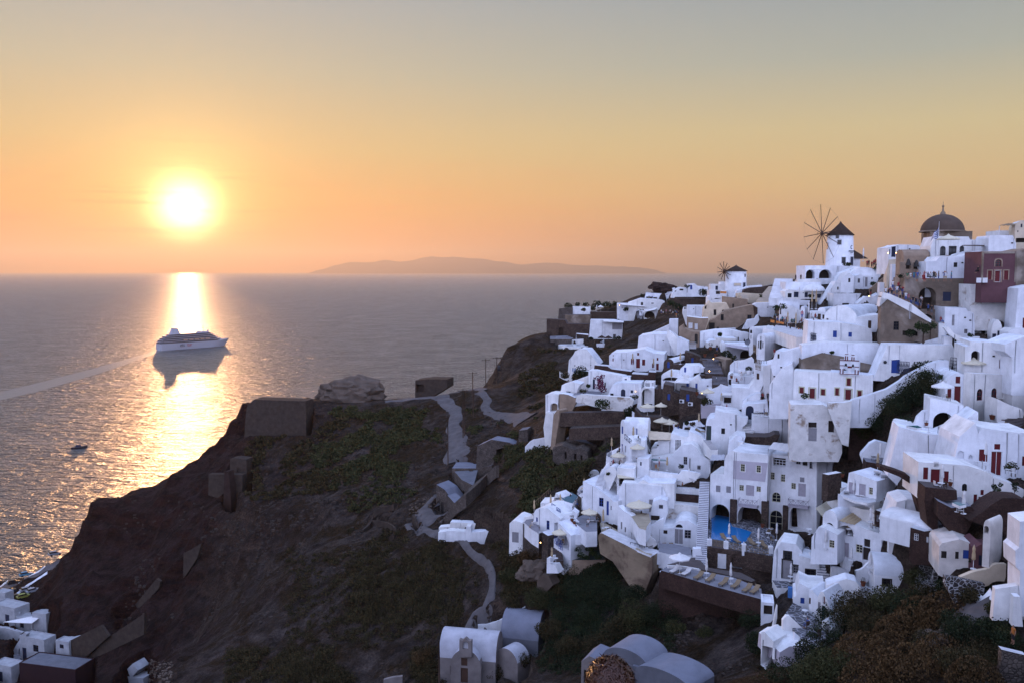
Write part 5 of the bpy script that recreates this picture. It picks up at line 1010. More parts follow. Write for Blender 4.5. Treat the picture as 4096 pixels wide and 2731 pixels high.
def windmill(label, cx, base, top, apex, r0, r1, d, hx, hy, spoke, axis, ann):
 root = empty('windmill', (0, 0, 0), label, 'windmill')
 p = P(*q(cx, base), d); k = d / F / CR[2]; zt = P(*q(cx, top), d).z - p.z; za = P(*q(cx, apex), d).z - p.z; a0, a1 = r0 * k, r1 * k
 B = MB(); B.lathe([(a0 * 1.03, -3), (a0, 0), (a1, zt), (a1 * .9, zt + .02)], p, 32); B.build('tower', 'white', root)
 B = MB(); B.lathe([(a1 * 1.09, zt - .12), (a1 * 1.1, zt), (a1 * .55, zt + (za - zt) * .47), (a1 * .12, zt + (za - zt) * .88), (.12, za), (.01, za + .25)], p, 28); B.build('cap', 'thatch', root)
 hub = P(*q(hx, hy), d - 1.2 * 1); ax = Vector((math.cos(axis), math.sin(axis), 0)); s = Vector((-ax.y, ax.x, 0)); L = spoke * k
 B = MB(); B.tube([p + Vector((0, 0, hub.z - p.z)), hub + ax * .5], .14, 8); B.build('axle', 'brown', root)
 tips = []
 for i in range(12):
  a = 2 * math.pi * i / 12 + .1; dr = s * math.cos(a) + Vector((0, 0, 1)) * math.sin(a); tip = hub + dr * L * (.93 + .07 * math.sin(i * 5.1)); tips.append(tip)
  MB().tube([hub + ax * .05 * (i % 2), tip], [.11 if d < 250 else .15, .07 if d < 250 else .1], 5).build('spoke', 'brown', root)
 B = MB()
 for i in range(12): B.tube([tips[i], tips[(i + 1) % 12]], .014, 3, False); B.tube([tips[i], hub + ax * 1.4], .012, 3, False)
 B.build('rigging', 'dark', root)
 def fix(kind, u, v, w_, h_, m):
  pp = P(*q(u, v), d); dx_ = pp.x - p.x; zz = pp.z; rr = a0 + (a1 - a0) * max(0, min(1, (zz - p.z) / zt)); dy = -math.sqrt(max(.01, rr * rr - dx_ * dx_)); nrm = Vector((dx_, dy, 0)).normalized()
  ang_ = math.atan2(nrm.y, nrm.x) + math.pi / 2; M = Matrix.Rotation(ang_, 3, 'Z'); c = Vector((p.x, p.y, zz)) + nrm * rr
  o = MB().box(c + nrm * .02, (w_ + .22, .1, h_ + .22), M).build(kind, 'grey_plaster', root)
  MB().box(c + nrm * .05, (w_, .08, h_), M).build('pane' if kind == 'window' else 'panel', m, o)
  return c, nrm, M
 ann(root, p, fix, a0, a1, zt, k)
 solid(*[[]] * 2)
 return root
C(3000, 780, 2.146)
def ann1(root, p, fix, a0, a1, zt, k):
 fix('window', 718, 360, .75, 1.0, 'glass'); fix('window', 731, 410, .9, 1.1, 'glass'); fix('window', 761, 563, .9, 1.5, 'glass'); fix('door', 838, 570, 1.1, 2.1, 'navy'); fix('window', 655, 440, .6, 1.6, 'glass')
 c, nrm, M = fix('vent', 838, 520, .05, .05, 'white')
 c1, n1, M1 = fix('vent', 838, 452, .05, .05, 'white')
 for o in [o for o in root.children if o.name.startswith('vent')]:
  for ch in list(o.children): bpy.data.objects.remove(ch)
  bpy.data.objects.remove(o)
 B = MB()
 for i in range(12):
  a = math.radians(45 + 270 * i / 12); a2 = math.radians(45 + 270 * (i + 1) / 12)
  B.add([c1 + n1 * .05 + M1 @ Vector((math.cos(t) * r, 0, math.sin(t) * r)) for t, r in ((a, .48), (a, .3), (a2, .3), (a2, .48))], [(0, 1, 2, 3)])
 B.build('letter', 'navy', root)
 cp = P(*q(836, 486), 229); dx_ = cp.x - p.x; dy = -math.sqrt(a0 * a0 - dx_ * dx_); nn = Vector((dx_, dy, 0)).normalized(); c2 = Vector((p.x, p.y, cp.z)) + nn * (a0 + .05); tt = Vector((-nn.y, nn.x, 0)); r5 = random.Random(2)
 pts = [c2 + tt * (-1.25 + i * .0625) + Vector((0, 0, (.16 if i % 3 == 1 else -.1) * r5.uniform(.5, 1.2) + (.3 if i == 2 else 0))) for i in range(41)]
 MB().tube(pts, .05, 4).build('lettering', 'navy', root); MB().box(c2 - Vector((0, 0, .38)), (1.2, .06, .12), M1).build('underline', 'navy', root)
windmill('large white windmill with a dark pointed cap and bare spoked sails on the ridge', 768, 604, 345, 232, 116, 104, 229, 618, 331, 258, R(202), ann1)
H('white annexe with a dark pyramid roof behind the large windmill', 'b 876 545 945 610', '', 8, 5, 233, par=0, name='annexe', cat='house')
pa_ = P(*q(905, 548), 233); MB().add([pa_ + Vector(v) for v in ((-3.6, -.4, 0), (3.2, -.4, 0), (3.2, 5.8, 0), (-3.6, 5.8, 0), (-1.6, 2.6, 3.6))], [(0, 1, 4), (1, 2, 4), (2, 3, 4), (3, 0, 4), (0, 3, 2, 1)]).build('roof', 'thatch', [o for o in COL.objects if o.get('label', '').startswith('white annexe with a dark pyramid')][0])
C(2600, 1050)
def ann2(root, p, fix, a0, a1, zt, k):
 fix('window', 1668, 232, .6, .9, 'glass'); fix('door', 1648, 420, 1.1, 2.2, 'navy')
 c, nrm, M = fix('sign', 1520, 392, 2.2, .8, 'cream')
windmill('smaller white windmill with thin spoked sails and a broad low cap', 1535, 500, 150, 52, 188, 180, 302, 1330, 160, 178, R(215), ann2)
C(3100, 1250)
def bell_gable():
 x0, x1 = 1160, 1510; d = 140.2; pl = Pl(*q(1335, 1110), d, 22)
 root = empty('bell_gable', (0, 0, 0), 'white bell gable with dark red columns and lines on the chapel roof', 'bell gable')
 A = lambda x, y: pl.uv(*q(x, y))
 out = [A(1160, 1110), A(1495, 1130), A(1505, 870), A(1425, 855), A(1425, 745), A(1370, 745), A(1355, 700), A(1320, 700), A(1305, 735), A(1255, 735), A(1255, 845), A(1165, 840)]
 hs = []
 for a, b, c, e in ((1235, 905, 1300, 1075), (1365, 915, 1428, 1080)):
  (u0, v1), (u1, v0) = A(a, b), A(c, e); hs.append(arch(u0, v0, u1, v1))
 (u0, v1), (u1, v0) = A(1300, 770), A(1365, 845); hs.append(arch(u0, v0, u1, v1))
 V2, Tt = poly_fill(out, hs); W = MB(); k = len(out)
 W.add([pl.w(v.x, v.y) for v in V2], Tt); W.add([pl.w(v.x, v.y, .6) for v in V2], Tt)
 W.add([pl.w(a, b) for a, b in out] + [pl.w(a, b, .6) for a, b in out], [(i, (i + 1) % k, k + (i + 1) % k, k + i) for i in range(k)])
 for hh_ in hs: k = len(hh_); W.add([pl.w(a, b) for a, b in hh_] + [pl.w(a, b, .6) for a, b in hh_], [(i, (i + 1) % k, k + (i + 1) % k, k + i) for i in range(k)])
 W.build('wall', 'white', root)
 def bar(nm, a, b, c, e):
  (u0, v1), (u1, v0) = A(a, b), A(c, e); B = MB(); B.add([pl.w(u, v, t) for t in (-.05, .02) for u, v in ((u0, v0), (u1, v0), (u1, v1), (u0, v1))], [(0, 1, 2, 3), (0, 4, 5, 1), (1, 5, 6, 2), (2, 6, 7, 3), (3, 7, 4, 0)]); B.build(nm, 'red', root)
 for b_ in ((1165, 842, 1510, 870), (1160, 938, 1235, 952), (1428, 962, 1508, 978), (1160, 1088, 1492, 1112), (1252, 738, 1315, 750), (1370, 750, 1425, 764)): bar('band', *b_)
 for b_ in ((1160, 1000, 1175, 1090), (1210, 1005, 1226, 1090), (1428, 1020, 1444, 1100), (1480, 1030, 1500, 1110), (1255, 775, 1272, 845), (1292, 780, 1308, 850), (1370, 790, 1386, 855), (1408, 795, 1424, 858)): bar('column', *b_)
 bar('band', 1300, 955, 1380, 990)
 for x, y in ((1268, 960), (1396, 975)): MB().lathe([(.02, .45), (.12, .4), (.17, .15), (.26, 0)], pl.w(*A(x, y), .3), 10).build('bell', 'dark', root)
bell_gable()
C(3596, 850)
for x, y in ((165, 960), (310, 985)):
 pl = Pl(*q(x, y), 152, 6)
 tag(MB().lathe([(.03, 1.15), (.08, 1.1), (.22, .95), (.34, .45), (.5, .05), (.52, 0)], pl.w(0, .1, 0), 14).build('bell', 'dark'), 'dark bronze bell hanging in the tan belfry, ' + ('the smaller one by the chapel end' if x < 200 else 'the larger one nearer the white terrace wall'), 'bell', 'bells of the tan belfry')
pb = P(*q(700, 560), 153); pt_ = P(*q(722, 165), 153); root = empty('flag', pb, 'blue and white striped flag drooping from a pole before the domed church', 'flag')
MB().tube([Vector((0, 0, -2)), pt_ - pb], [.06, .04], 6).build('pole', 'frame_white', root)
B1, B2 = MB(), MB(); nst = 9
ends = [q(722, 235), q(720, 250), q(722, 300), q(715, 360), q(715, 415)]; tip = [q(555, 510), q(560, 530)]
for i in range(nst):
 f0, f1 = i / nst, (i + 1) / nst; a0 = Vector(q(718, 235)).lerp(Vector(q(716, 420)), f0); a1 = Vector(q(718, 235)).lerp(Vector(q(716, 420)), f1); b0 = Vector(q(575, 470)).lerp(Vector(q(550, 535)), f0); b1 = Vector(q(575, 470)).lerp(Vector(q(550, 535)), f1)
 nn_ = 8
 for j in range(nn_):
  qd = []
  for (u, s_) in ((j / nn_, 0), ((j + 1) / nn_, 0), ((j + 1) / nn_, 1), (j / nn_, 1)):
   a, b = (a0, b0) if s_ == 0 else (a1, b1); xy = a.lerp(b, u); qd.append(P(xy.x, xy.y + 6 * math.sin(u * 7), 153 + .35 * math.sin(u * 9)) - pb)
  (B1 if i % 2 == 0 else B2).add(qd, [(0, 1, 2, 3)])
B1.build('blue_stripe', 'blue', root); B2.build('white_stripe', 'white', root)
wm = mat('pool_water', (.015, .16, .42), .08, .12, .5, .15, 2, .5); mat('pool_rim', (.30, .45, .55), .6, .1)
mat('tub_water', (.05, .16, .17), .08, spec=.5)
deckz = P(2600 + 590 / 2.56, 2150 + 72 / 2.56, 130).z
C(2800, 1850, 2.56)
T('bright blue hotel swimming pool running into an arched grotto', '112 800 120 640 112 500 300 500 305 600 330 650 430 672 530 705 470 800 430 830 300 800 150 780', 'pool_water', z=deckz + .05, side='pool_rim', thick=.3, name='swimming_pool', cat='pool')
C(3596, 1500)
T('small emerald plunge pool on the white terrace', '130 900 330 895 415 935 330 945', 'tub_water', d=113, thick=.3, name='plunge_pool', cat='pool')
T('small dark plunge pool below the half moon opening', '1090 1510 1320 1515 1330 1540 1200 1560', 'tub_water', d=108, thick=.3, name='plunge_pool', cat='pool')
C(3596, 1850, 2.56)
T('square hot tub on the stepped dark stone terrace', '545 405 600 395 690 425 620 440', 'tub_water', d=93.5, thick=.3, name='hot_tub', cat='hot tub')
C(2350, 1600)
T('narrow turquoise pool along the white vaulted terrace', '1115 1045 1400 1060 1420 1090 1180 1080', 'tub_water', d=154, thick=.3, name='plunge_pool', cat='pool')
def ship():
 root = empty('cruise_ship', P(*q0(660, 1408), 1205) * 1, 'white passenger cruise ship sailing across the glitter of the sun', 'ship'); root.location.z = 0
 root.rotation_euler = (0, 0, R(51)); root.scale = (.98, .85, .88); Ls = 110.; hw = 10.
 def hull(zs, B, x0=-55., x1=55., inset=0., bow=26.):
  pr = []
  for i in range(25):
   t = i / 24; x = x0 + (x1 - x0) * t; wv = (hw - inset) * (1 - max(0, (x - (x1 - bow)) / bow) ** 1.8) * (1 - .12 * max(0, (x0 + 8 - x) / 8)); pr.append((x, max(.05, wv)))
  ring = [(x, -w_) for x, w_ in pr] + [(x, w_) for x, w_ in pr[::-1]]
  k = len(ring); vs = []
  for z, fl in zs: vs += [((x - x0) * (1 + fl * .02) + x0, y * (1 + fl * .05), z + (1.6 * max(0, (x - 25) / 30) ** 2 if z > 4 else 0)) for x, y in ring]
  fs = [(a * k + i, a * k + (i + 1) % k, (a + 1) * k + (i + 1) % k, (a + 1) * k + i) for a in range(len(zs) - 1) for i in range(k)] + [tuple(range((len(zs) - 1) * k, len(zs) * k))]
  B.add(vs, fs)
 B = MB(); hull([(-1, -2), (2, -1), (6, .5), (10.5, 2)], B, inset=.6); B.build('hull', 'ship_white', root)
 decks = [(10.5, -55, 44, .6), (13.3, -53, 40, 1.0), (16.1, -50, 37, 1.2), (18.9, -46, 33, 1.4), (21.6, -40, 29, 2.2)]
 for z, a, b, ins in decks:
  B = MB(); hull([(z, 0), (z + 2.2, 0), (z + 2.3, 0)], B, a, b, ins + .9, 12); B.build('deck', 'ship_dark', root)
  B = MB(); hull([(z + 2.3, 0), (z + 2.9, 0)], B, a - .6, b + .8, ins, 12); B.build('deck_rail', 'ship_white', root)
 B = MB(); hull([(24.4, 0), (26.6, -3)], B, 10, 26, 4, 8); B.build('bridge', 'ship_white', root)
 MB().add([(-38, -3.2, 23), (-22, -3.2, 23), (-26, -2.6, 33), (-34, -2.6, 34.5), (-38, 3.2, 23), (-22, 3.2, 23), (-26, 2.6, 33), (-34, 2.6, 34.5)], [(0, 1, 2, 3), (7, 6, 5, 4), (0, 4, 5, 1), (1, 5, 6, 2), (2, 6, 7, 3), (3, 7, 4, 0)]).build('funnel', 'ship_white', root)
 MB().tube([(16, 0, 26), (16, 0, 36)], [.5, .2], 6).tube([(16, -3, 32), (16, 3, 32)], .2, 5).build('mast', 'ship_white', root)
 MB().lathe([(1.6, 0), (1.7, 1), (1.2, 2), (.1, 2.5)], (6, 0, 24.4), 12).build('radar_dome', 'ship_white', root)
 MB().lathe([(1.6, 0), (1.7, 1), (1.2, 2), (.1, 2.5)], (24, 0, 26.6), 12).build('radar_dome', 'ship_white', root)
 for i in range(5): MB().box((-18 + i * 9, -9.6, 14.9), (6.5, 2.4, 1.9)).build('lifeboat', 'ship_orange', root)
 for x, s_, m_ in ((-26, 1, 'ship_black'),):
  for body, xx, mm in (('ets', -27, 'navy'), ('tur', -15.6, 'ship_red')):
   cu = bpy.data.curves.new('lettering', 'FONT'); cu.body = body; cu.size = 8.2; cu.extrude = .05; tmp = bpy.data.objects.new('lettering', cu); COL.objects.link(tmp); me = bpy.data.meshes.new_from_object(tmp.evaluated_get(bpy.context.evaluated_depsgraph_get())); bpy.data.objects.remove(tmp)
   o = bpy.data.objects.new('lettering', me); COL.objects.link(o); me.materials.clear(); me.materials.append(MATS[mm]); o.parent = root; o.location = (xx, -10.45, 4.4); o.rotation_euler = (math.pi / 2, 0, 0); o.scale = (.75, 1, 1)
 return root
def q0(x, y): return x, y
mat('ship_white', (.34, .35, .40), .5, .05); mat('ship_dark', (.03, .033, .045), .3); mat('ship_orange', (.35, .22, .14), .6); mat('ship_black', (.02, .02, .03), .5); mat('ship_red', (.28, .03, .05), .5)
sh_ = ship(); sl_ = atz(775, 1391, 0); sh_.location = sl_
m = bpy.data.materials.new('wake_water'); m.use_nodes = True; nt = m.node_tree; n = N(nt); b = nt.nodes['Principled BSDF']; g = nt.nodes.new('ShaderNodeNewGeometry').outputs['Position']
b.inputs['Base Color'].default_value = (.10, .115, .12, 1); b.inputs['Roughness'].default_value = .38; b.inputs['IOR'].default_value = 1.333
bn = n('ShaderNodeBump', Strength=.7, Height=n.noise(.45, 4, .6, g)); bn.inputs['Distance'].default_value = .8; nt.links.new(bn.outputs[0], b.inputs['Normal'])
a3 = math.cos(R(51)), math.sin(R(51)); stern = sl_ - Vector((a3[0] * 52, a3[1] * 52, 0))
wp = [stern, atz(520, 1440, 0), atz(400, 1478, 0), atz(250, 1520, 0), atz(80, 1565, 0), atz(-150, 1615, 0), atz(-420, 1670, 0)]; B = MB()
for i, p in enumerate(wp):
 t = (wp[min(i + 1, 6)] - wp[max(i - 1, 0)]).normalized(); s = Vector((-t.y, t.x, 0)); w_ = (6, 9, 12, 14, 16, 18, 20)[i]
 B.v += [(*(p - s * w_).xy, .05), (*(p + s * w_).xy, .05)]
 if i: B.f.append((2 * i - 2, 2 * i - 1, 2 * i + 1, 2 * i)); B.sm.append(False)
tag(B.build('wake', m), kind='stuff')
def small_boat():
 root = empty('motorboat', atz(316, 1792, 0), 'small dark motorboat crossing the sea near the cliff', 'boat', rz=R(22)); B = MB(); pr = [(-4.6, 1.4), (-3, 1.6), (0, 1.6), (2.4, 1.15), (4, .5), (4.9, .04)]
 ring = [(x, -y) for x, y in pr] + [(x, y) for x, y in pr[::-1]]; k = len(ring)
 B.add([(x * .94, y * .75, -.2) for x, y in ring] + [(x, y, 1.0 + max(0, x) * .14) for x, y in ring], [(i, (i + 1) % k, k + (i + 1) % k, k + i) for i in range(k)] + [tuple(range(k, 2 * k))]); B.build('hull', 'ship_black', root)
 MB().add([(-2, -1.1, 1), (1.6, -1.0, 1.2), (.9, -.8, 2.3), (-1.6, -.9, 2.3), (-2, 1.1, 1), (1.6, 1.0, 1.2), (.9, .8, 2.3), (-1.6, .9, 2.3)], [(0, 1, 2, 3), (7, 6, 5, 4), (1, 5, 6, 2), (2, 6, 7, 3), (3, 7, 4, 0)]).build('cabin', 'navy', root)
 MB().tube([(-1, 0, 2.3), (-1.2, 0, 3.1)], .05, 5).build('mast', 'grey', root)
small_boat()
for k_, c_ in dict(skin=(.28, .15, .10), hair_dark=(.015, .010, .009), cloth_white=(.55, .54, .56), cloth_red=(.22, .02, .025), cloth_blue=(.05, .09, .25), cloth_black=(.018, .018, .022), cloth_green=(.05, .12, .07), cloth_sand=(.32, .25, .17), cloth_teal=(.05, .20, .26), cloth_pink=(.38, .14, .16), cloth_grey=(.12, .12, .14), cloth_orange=(.36, .13, .03)).items(): mat(k_, c_, .85, .1, 4)
def body(kind):
 J = {}
 def j(n_, x, y, z, r): J[n_] = (Vector((x, y, z)), r)
 s = kind != 'stand' and kind != 'walk' and kind != 'photo'; b = .42 if s else .95
 j('pel', 0, 0, b, .135); j('sp', 0, .02 if s else 0, b + .24, .115); j('ch', 0, .0, b + .44, .135); j('nk', 0, -.01, b + .56, .055); j('hd', 0, -.03, b + .68, .095); j('tp', 0, -.02, b + .76, .07)
 E_ = [('pel', 'sp'), ('sp', 'ch'), ('ch', 'nk'), ('nk', 'hd'), ('hd', 'tp')]
 for S, sg in (('L', -1), ('R', 1)):
  j('sh' + S, .175 * sg, 0, b + .47, .062)
  if kind == 'photo': j('el' + S, .25 * sg, -.16, b + .34, .043); j('wr' + S, .11 * sg, -.36, b + .58, .03); j('ha' + S, .06 * sg, -.40, b + .64, .03)
  elif s: j('el' + S, .24 * sg, -.06, b + .2, .043); j('wr' + S, .14 * sg, -.3, b + .16, .03); j('ha' + S, .09 * sg, -.37, b + .15, .03)
  else: j('el' + S, .235 * sg, .03, b + .2, .043); j('wr' + S, .25 * sg, -.05, b - .03, .03); j('ha' + S, .245 * sg, -.09, b - .11, .03)
  j('hp' + S, .09 * sg, 0, b - .06, .1)
  if s:
   j('kn' + S, .11 * sg, -.44, b + .04, .065); dz = 0 if kind == 'sit' else 0
   j('an' + S, .11 * sg, -.47, .08 if kind == 'sit' else b - .4, .043); j('to' + S, .12 * sg, -.62, .04 if kind == 'sit' else b - .46, .034)
  else:
   st = (.16 * sg) if kind == 'walk' else 0
   j('kn' + S, .1 * sg, -.02 - st, .5, .064); j('an' + S, .1 * sg, .03 - st * 1.5, .09, .042); j('to' + S, .12 * sg, -.12 - st * 1.5, .04, .034)
  E_ += [('ch', 'sh' + S), ('sh' + S, 'el' + S), ('el' + S, 'wr' + S), ('wr' + S, 'ha' + S), ('pel', 'hp' + S), ('hp' + S, 'kn' + S), ('kn' + S, 'an' + S), ('an' + S, 'to' + S)]
 nm = list(J); me = bpy.data.meshes.new('person'); me.from_pydata([J[a][0] for a in nm], [(nm.index(a), nm.index(c)) for a, c in E_], [])
 o = bpy.data.objects.new('person', me); COL.objects.link(o); o.modifiers.new('s', 'SKIN'); o.modifiers.new('u', 'SUBSURF').levels = 1
 for i, a in enumerate(nm): me.skin_vertices[0].data[i].radius = (J[a][1], J[a][1]); me.skin_vertices[0].data[i].use_root = a == 'pel'
 dg = bpy.context.evaluated_depsgraph_get(); m2 = bpy.data.meshes.new_from_object(o.evaluated_get(dg)); bpy.data.objects.remove(o); m2.name = 'person'
 m2.materials.clear()
 for mm in ('skin', 'hair_dark', 'cloth_white', 'cloth_black'): m2.materials.append(MATS[mm])
 for p in m2.polygons:
  c = p.center; p.use_smooth = True; zz = c.z - b
  if zz > .6: mi = 1 if (zz > .74 or c.y > -.045) else 0
  elif zz > .53: mi = 0
  elif zz > .0 and not (abs(c.x) > .19 and zz < .33) and c.y > -.17: mi = 2
  elif (s and c.z > b - .2 and abs(c.x) < .2) or (not s and c.z > .42 and abs(c.x) < .2): mi = 3
  else: mi = 0
  p.material_index = mi
 return m2
BODY = {k: body(k) for k in ('stand', 'walk', 'photo', 'sit', 'dangle')}
CN = dict(w='white', r='red', b='blue', k='black', g='green', s='sand coloured', t='teal', p='pink', y='grey', o='orange')
CM = dict(w='cloth_white', r='cloth_red', b='cloth_blue', k='cloth_black', g='cloth_green', s='cloth_sand', t='cloth_teal', p='cloth_pink', y='cloth_grey', o='cloth_orange')
VERB = dict(stand='standing', walk='walking', photo='taking a photo', sit='sitting', dangle='sitting with dangling legs')
def person(x, y, pose, top, bot, where, group=None, face=0., lift=0., sc_=1., at_=None):
 o = bpy.data.objects.new('person', BODY[pose]); COL.objects.link(o); o.location = (at_ if at_ is not None else on(x, y)) + Vector((0, 0, lift)); o.rotation_euler = (0, 0, R(face)); o.scale = (sc_,) * 3
 for i, mm in ((2, CM[top]), (3, CM[bot])): o.material_slots[i].link = 'OBJECT'; o.material_slots[i].material = MATS[mm]
 lab = f'person {VERB[pose]}, {CN[top]} top, {CN[bot]} bottoms, {where}'.replace('sand coloured', 'sand'); LAB[lab] = LAB.get(lab, 0) + 1; k = LAB[lab]
 if k > 1: lab = f'{ORD[min(k, 12) - 1]}{lab}'
 if len(lab.split()) > 14: lab = lab.replace(' bottoms', '')
 return tag(o, lab, 'person', group or 'visitors ' + where)
rnd = random.Random(3)
def crowd(pts, where, poses, group=None, face=(-60, 60)):
 for i in range(0, len(pts), 2): person(pts[i], pts[i + 1], rnd.choice(poses), rnd.choice('wwrbkkgtpyso'), rnd.choice('kkkbys'), where, group, rnd.uniform(*face))
C(3596, 850)
zt_ = P(*q(700, 1175), 147.5).z
for i, x in enumerate([155, 200, 240, 285, 330, 372, 430, 470, 515, 550, 600, 640, 668, 710, 745, 800, 835, 870, 905, 955]):
 yy = [1165, 1120, 1160][i % 3]; p = atz(*q(x, 1180 if i % 3 else 1172), zt_); p.y += (i * 7 % 4) * .35; p.z = zt_
 ps = rnd.choice(['sit', 'stand', 'sit', 'photo']); person(0, 0, ps, 'kgwtbrrpybwkbsyswbkt'[i], rnd.choice('kkbys'), 'on the crowded terrace', 'crowd on the stained terrace', rnd.uniform(-80, 60), at_=p, lift=-.15 if ps == 'sit' else -.55)
p = atz(*q(1105, 1150), zt_); person(0, 0, 'walk', 'k', 'k', 'alone near the red kiosk', 'crowd on the stained terrace', -60, at_=p)
p = atz(*q(400, 1185), zt_ ); p.y -= .7; person(0, 0, 'dangle', 'r', 'r', 'over the edge of the crowded terrace', 'crowd on the stained terrace', 0, at_=p + Vector((0, 0, -.42)))
person(1420, 1040, 'sit', 'k', 'k', 'on a wall beside the dark red house', None, -70, at_=P(*q(1420, 1045), 140.5) - Vector((0, 0, .42)))
C(3000, 780, 2.146)
st_pts = [1165, 830, 1190, 838, 1205, 800, 1215, 845, 1235, 800, 1240, 850, 1262, 815, 1262, 850, 1285, 800, 1290, 860, 1310, 790, 1312, 855, 1338, 870, 1362, 880, 1385, 900, 1400, 905, 1425, 915, 1440, 925, 1465, 925, 1470, 905, 1530, 970, 1560, 985, 1300, 830, 1275, 780, 1225, 770]
for i in range(0, len(st_pts), 2):
 x, y = st_pts[i], st_pts[i + 1]; d_ = 144.3 + (i % 6) * .4; p = P(*q(x, y), d_)
 person(0, 0, rnd.choice(['stand', 'photo', 'stand', 'sit']), 'wkrkybwkksrkwpbkkykwbkkr'[(i // 2) % 24], rnd.choice('kkby'), 'on the steps above the old stone house', 'crowd on the steps', rnd.uniform(-90, 20), at_=p - Vector((0, 0, .95)))
for x, y in ((1005, 605), (1020, 600), (1045, 612), (1062, 600), (1080, 606), (1135, 575), (1145, 640), (1155, 655), (1075, 590)):
 person(x, y, rnd.choice(['sit', 'stand']), rnd.choice('kkrwg'), 'k', 'on the terrace below the lamp lit hotel', 'visitors on the cafe terrace', rnd.uniform(-90, 40), at_=P(*q(x, y), 206) - Vector((0, 0, .55)))
for x, y in ((392, 742), (436, 740)): person(x, y, 'stand', 'k', 'k', 'on the parapet walk beside the two arches', None, 30, at_=P(*q(x, y), 221))
person(1035, 868, 'stand', 'k', 'r', 'at the foot of the tan stair wall', None, 0, at_=P(*q(1035, 872), 190))
person(1640, 1085, 'sit', 'r', 'b', 'on the wall by the alley', None, 30, at_=P(*q(1637, 1080), 141) - Vector((0, 0, .42)))
person(1797, 1320, 'walk', 'b', 'b', 'walking up the stepped alley', None, 20, at_=P(*q(1797, 1330), 136.5)); person(1822, 1365, 'walk', 't', 'b', 'down the stepped alley', None, 180, at_=P(*q(1822, 1368), 135.5))
C(3100, 1250)
T('long dining terrace crowded with guests', '-40 290 160 60 500 60 560 160 540 440 380 440 0 320', 'floor_white', d=186, name='terrace')
dn = [10, 100, 60, 95, 100, 100, 150, 100, 215, 60, 180, 90, 300, 120, 345, 60, 395, 130, 480, 130, 520, 130, 40, 220, 60, 270, 210, 300, 270, 330, 340, 350, 380, 350, 420, 370, 450, 380, 490, 380, 30, 190, 130, 170, 645, 140, 720, 130]
crowd(dn, 'on the long dining terrace', ['sit', 'sit', 'stand'], 'guests on the dining terrace', (-90, 60))
C(2600, 1050)
crowd([200, 930, 235, 930, 290, 930, 330, 930, 360, 930, 410, 930, 450, 940, 480, 930, 510, 890, 510, 980, 470, 1000, 600, 970, 630, 1000], 'on the ledge below the ridge path', ['stand', 'sit', 'photo'], 'visitors on the ledge', (-90, 40))
crowd([450, 1180, 470, 1290], 'on the stair wall of the tan house', ['sit'], None, (-60, 0))
C(2200, 1050)
crowd([1775, 650, 1835, 655, 1790, 990, 1760, 990], 'outside the far white house', ['sit'], None, (-60, 0))
C(2650, 1300)
person(1790, 1280, 'dangle', 'r', 'k', 'on the edge of the white curved roof', None, -50, at_=P(*q(1795, 1280), 160) - Vector((0, 0, .42)))
person(1885, 1370, 'stand', 'k', 'k', 'behind the curved roof', None, 0, at_=P(*q(1885, 1370), 159.5)); person(1935, 1380, 'stand', 't', 'b', 'behind the curved roof', None, 20, at_=P(*q(1935, 1385), 159))
person(1415, 980, 'walk', 'w', 'w', 'serving the terrace with oval chairs', None, -70, at_=P(*q(1415, 985), 173)); person(1325, 1010, 'sit', 'r', 'k', 'at the terrace below the oval chairs', None, 40, at_=P(*q(1325, 1040), 173))
person(1150, 1560, 'walk', 'p', 'k', 'on the lower cafe deck', None, 40, at_=P(*q(1150, 1570), 166)); person(1205, 1560, 'stand', 'w', 'w', 'on the lower cafe deck', None, -30, at_=P(*q(1205, 1575), 166))
person(970, 450, 'stand', 'k', 'b', 'by the tall cactus pot', None, 0, at_=P(*q(975, 480), 197)); person(2010, 560, 'stand', 'r', 'w', 'under the small white shade', None, 0, at_=P(*q(2005, 575), 172))
C(2750, 1600)
person(1365, 230, 'sit', 'b', 's', 'at the balustrade table', None, 60, at_=P(*q(1370, 240), 154.3) - Vector((0, 0, .3))); person(1545, 240, 'sit', 'o', 'k', 'at the balustrade', None, -40, at_=P(*q(1545, 235), 154.3) - Vector((0, 0, .2))); person(1610, 240, 'sit', 'b', 'k', 'at the balustrade', None, -40, at_=P(*q(1610, 235), 154.2) - Vector((0, 0, .2))); person(1700, 220, 'sit', 'k', 'k', 'behind the balustrade corner', None, -10, at_=P(*q(1700, 240), 154.2) - Vector((0, 0, .3)))
C(2350, 1600)
person(1555, 560, 'walk', 'w', 'w', 'bending over the serving table', None, -50, at_=P(*q(1545, 560), 163)); person(1620, 540, 'stand', 'k', 'b', 'by the serving table', None, 30, at_=P(*q(1625, 560), 163.5))
person(1285, 1180, 'stand', 'w', 'r', 'on the small parasol patio', None, -80, at_=P(*q(1285, 1185), 151)); person(1215, 1240, 'sit', 'o', 's', 'on the small parasol patio', None, 60, at_=P(*q(1225, 1250), 150.5))
for x, y, t_, f_ in ((425, 1180, 'w', 150), (460, 1150, 'r', 120), (600, 1160, 'w', -60), (570, 930, 'k', -60)): person(x, y, 'sit', t_, 'k', 'under the cliffside parasol', None, f_, at_=P(*q(x, y), 154.5) - Vector((0, 0, .2)))
person(1700, 1540, 'sit', 'o', 'k', 'on the deck above the red stone front', None, 80, at_=P(*q(1700, 1560), 148.6) - Vector((0, 0, .2)))
C(2000, 1900)
person(1265, 470, 'stand', 'k', 'k', 'at the cliff pool terrace', None, 60, at_=P(*q(1262, 490), 156)); person(1115, 370, 'sit', 'k', 'k', 'at the cliff pool terrace', None, -70, at_=P(*q(1112, 380), 158))
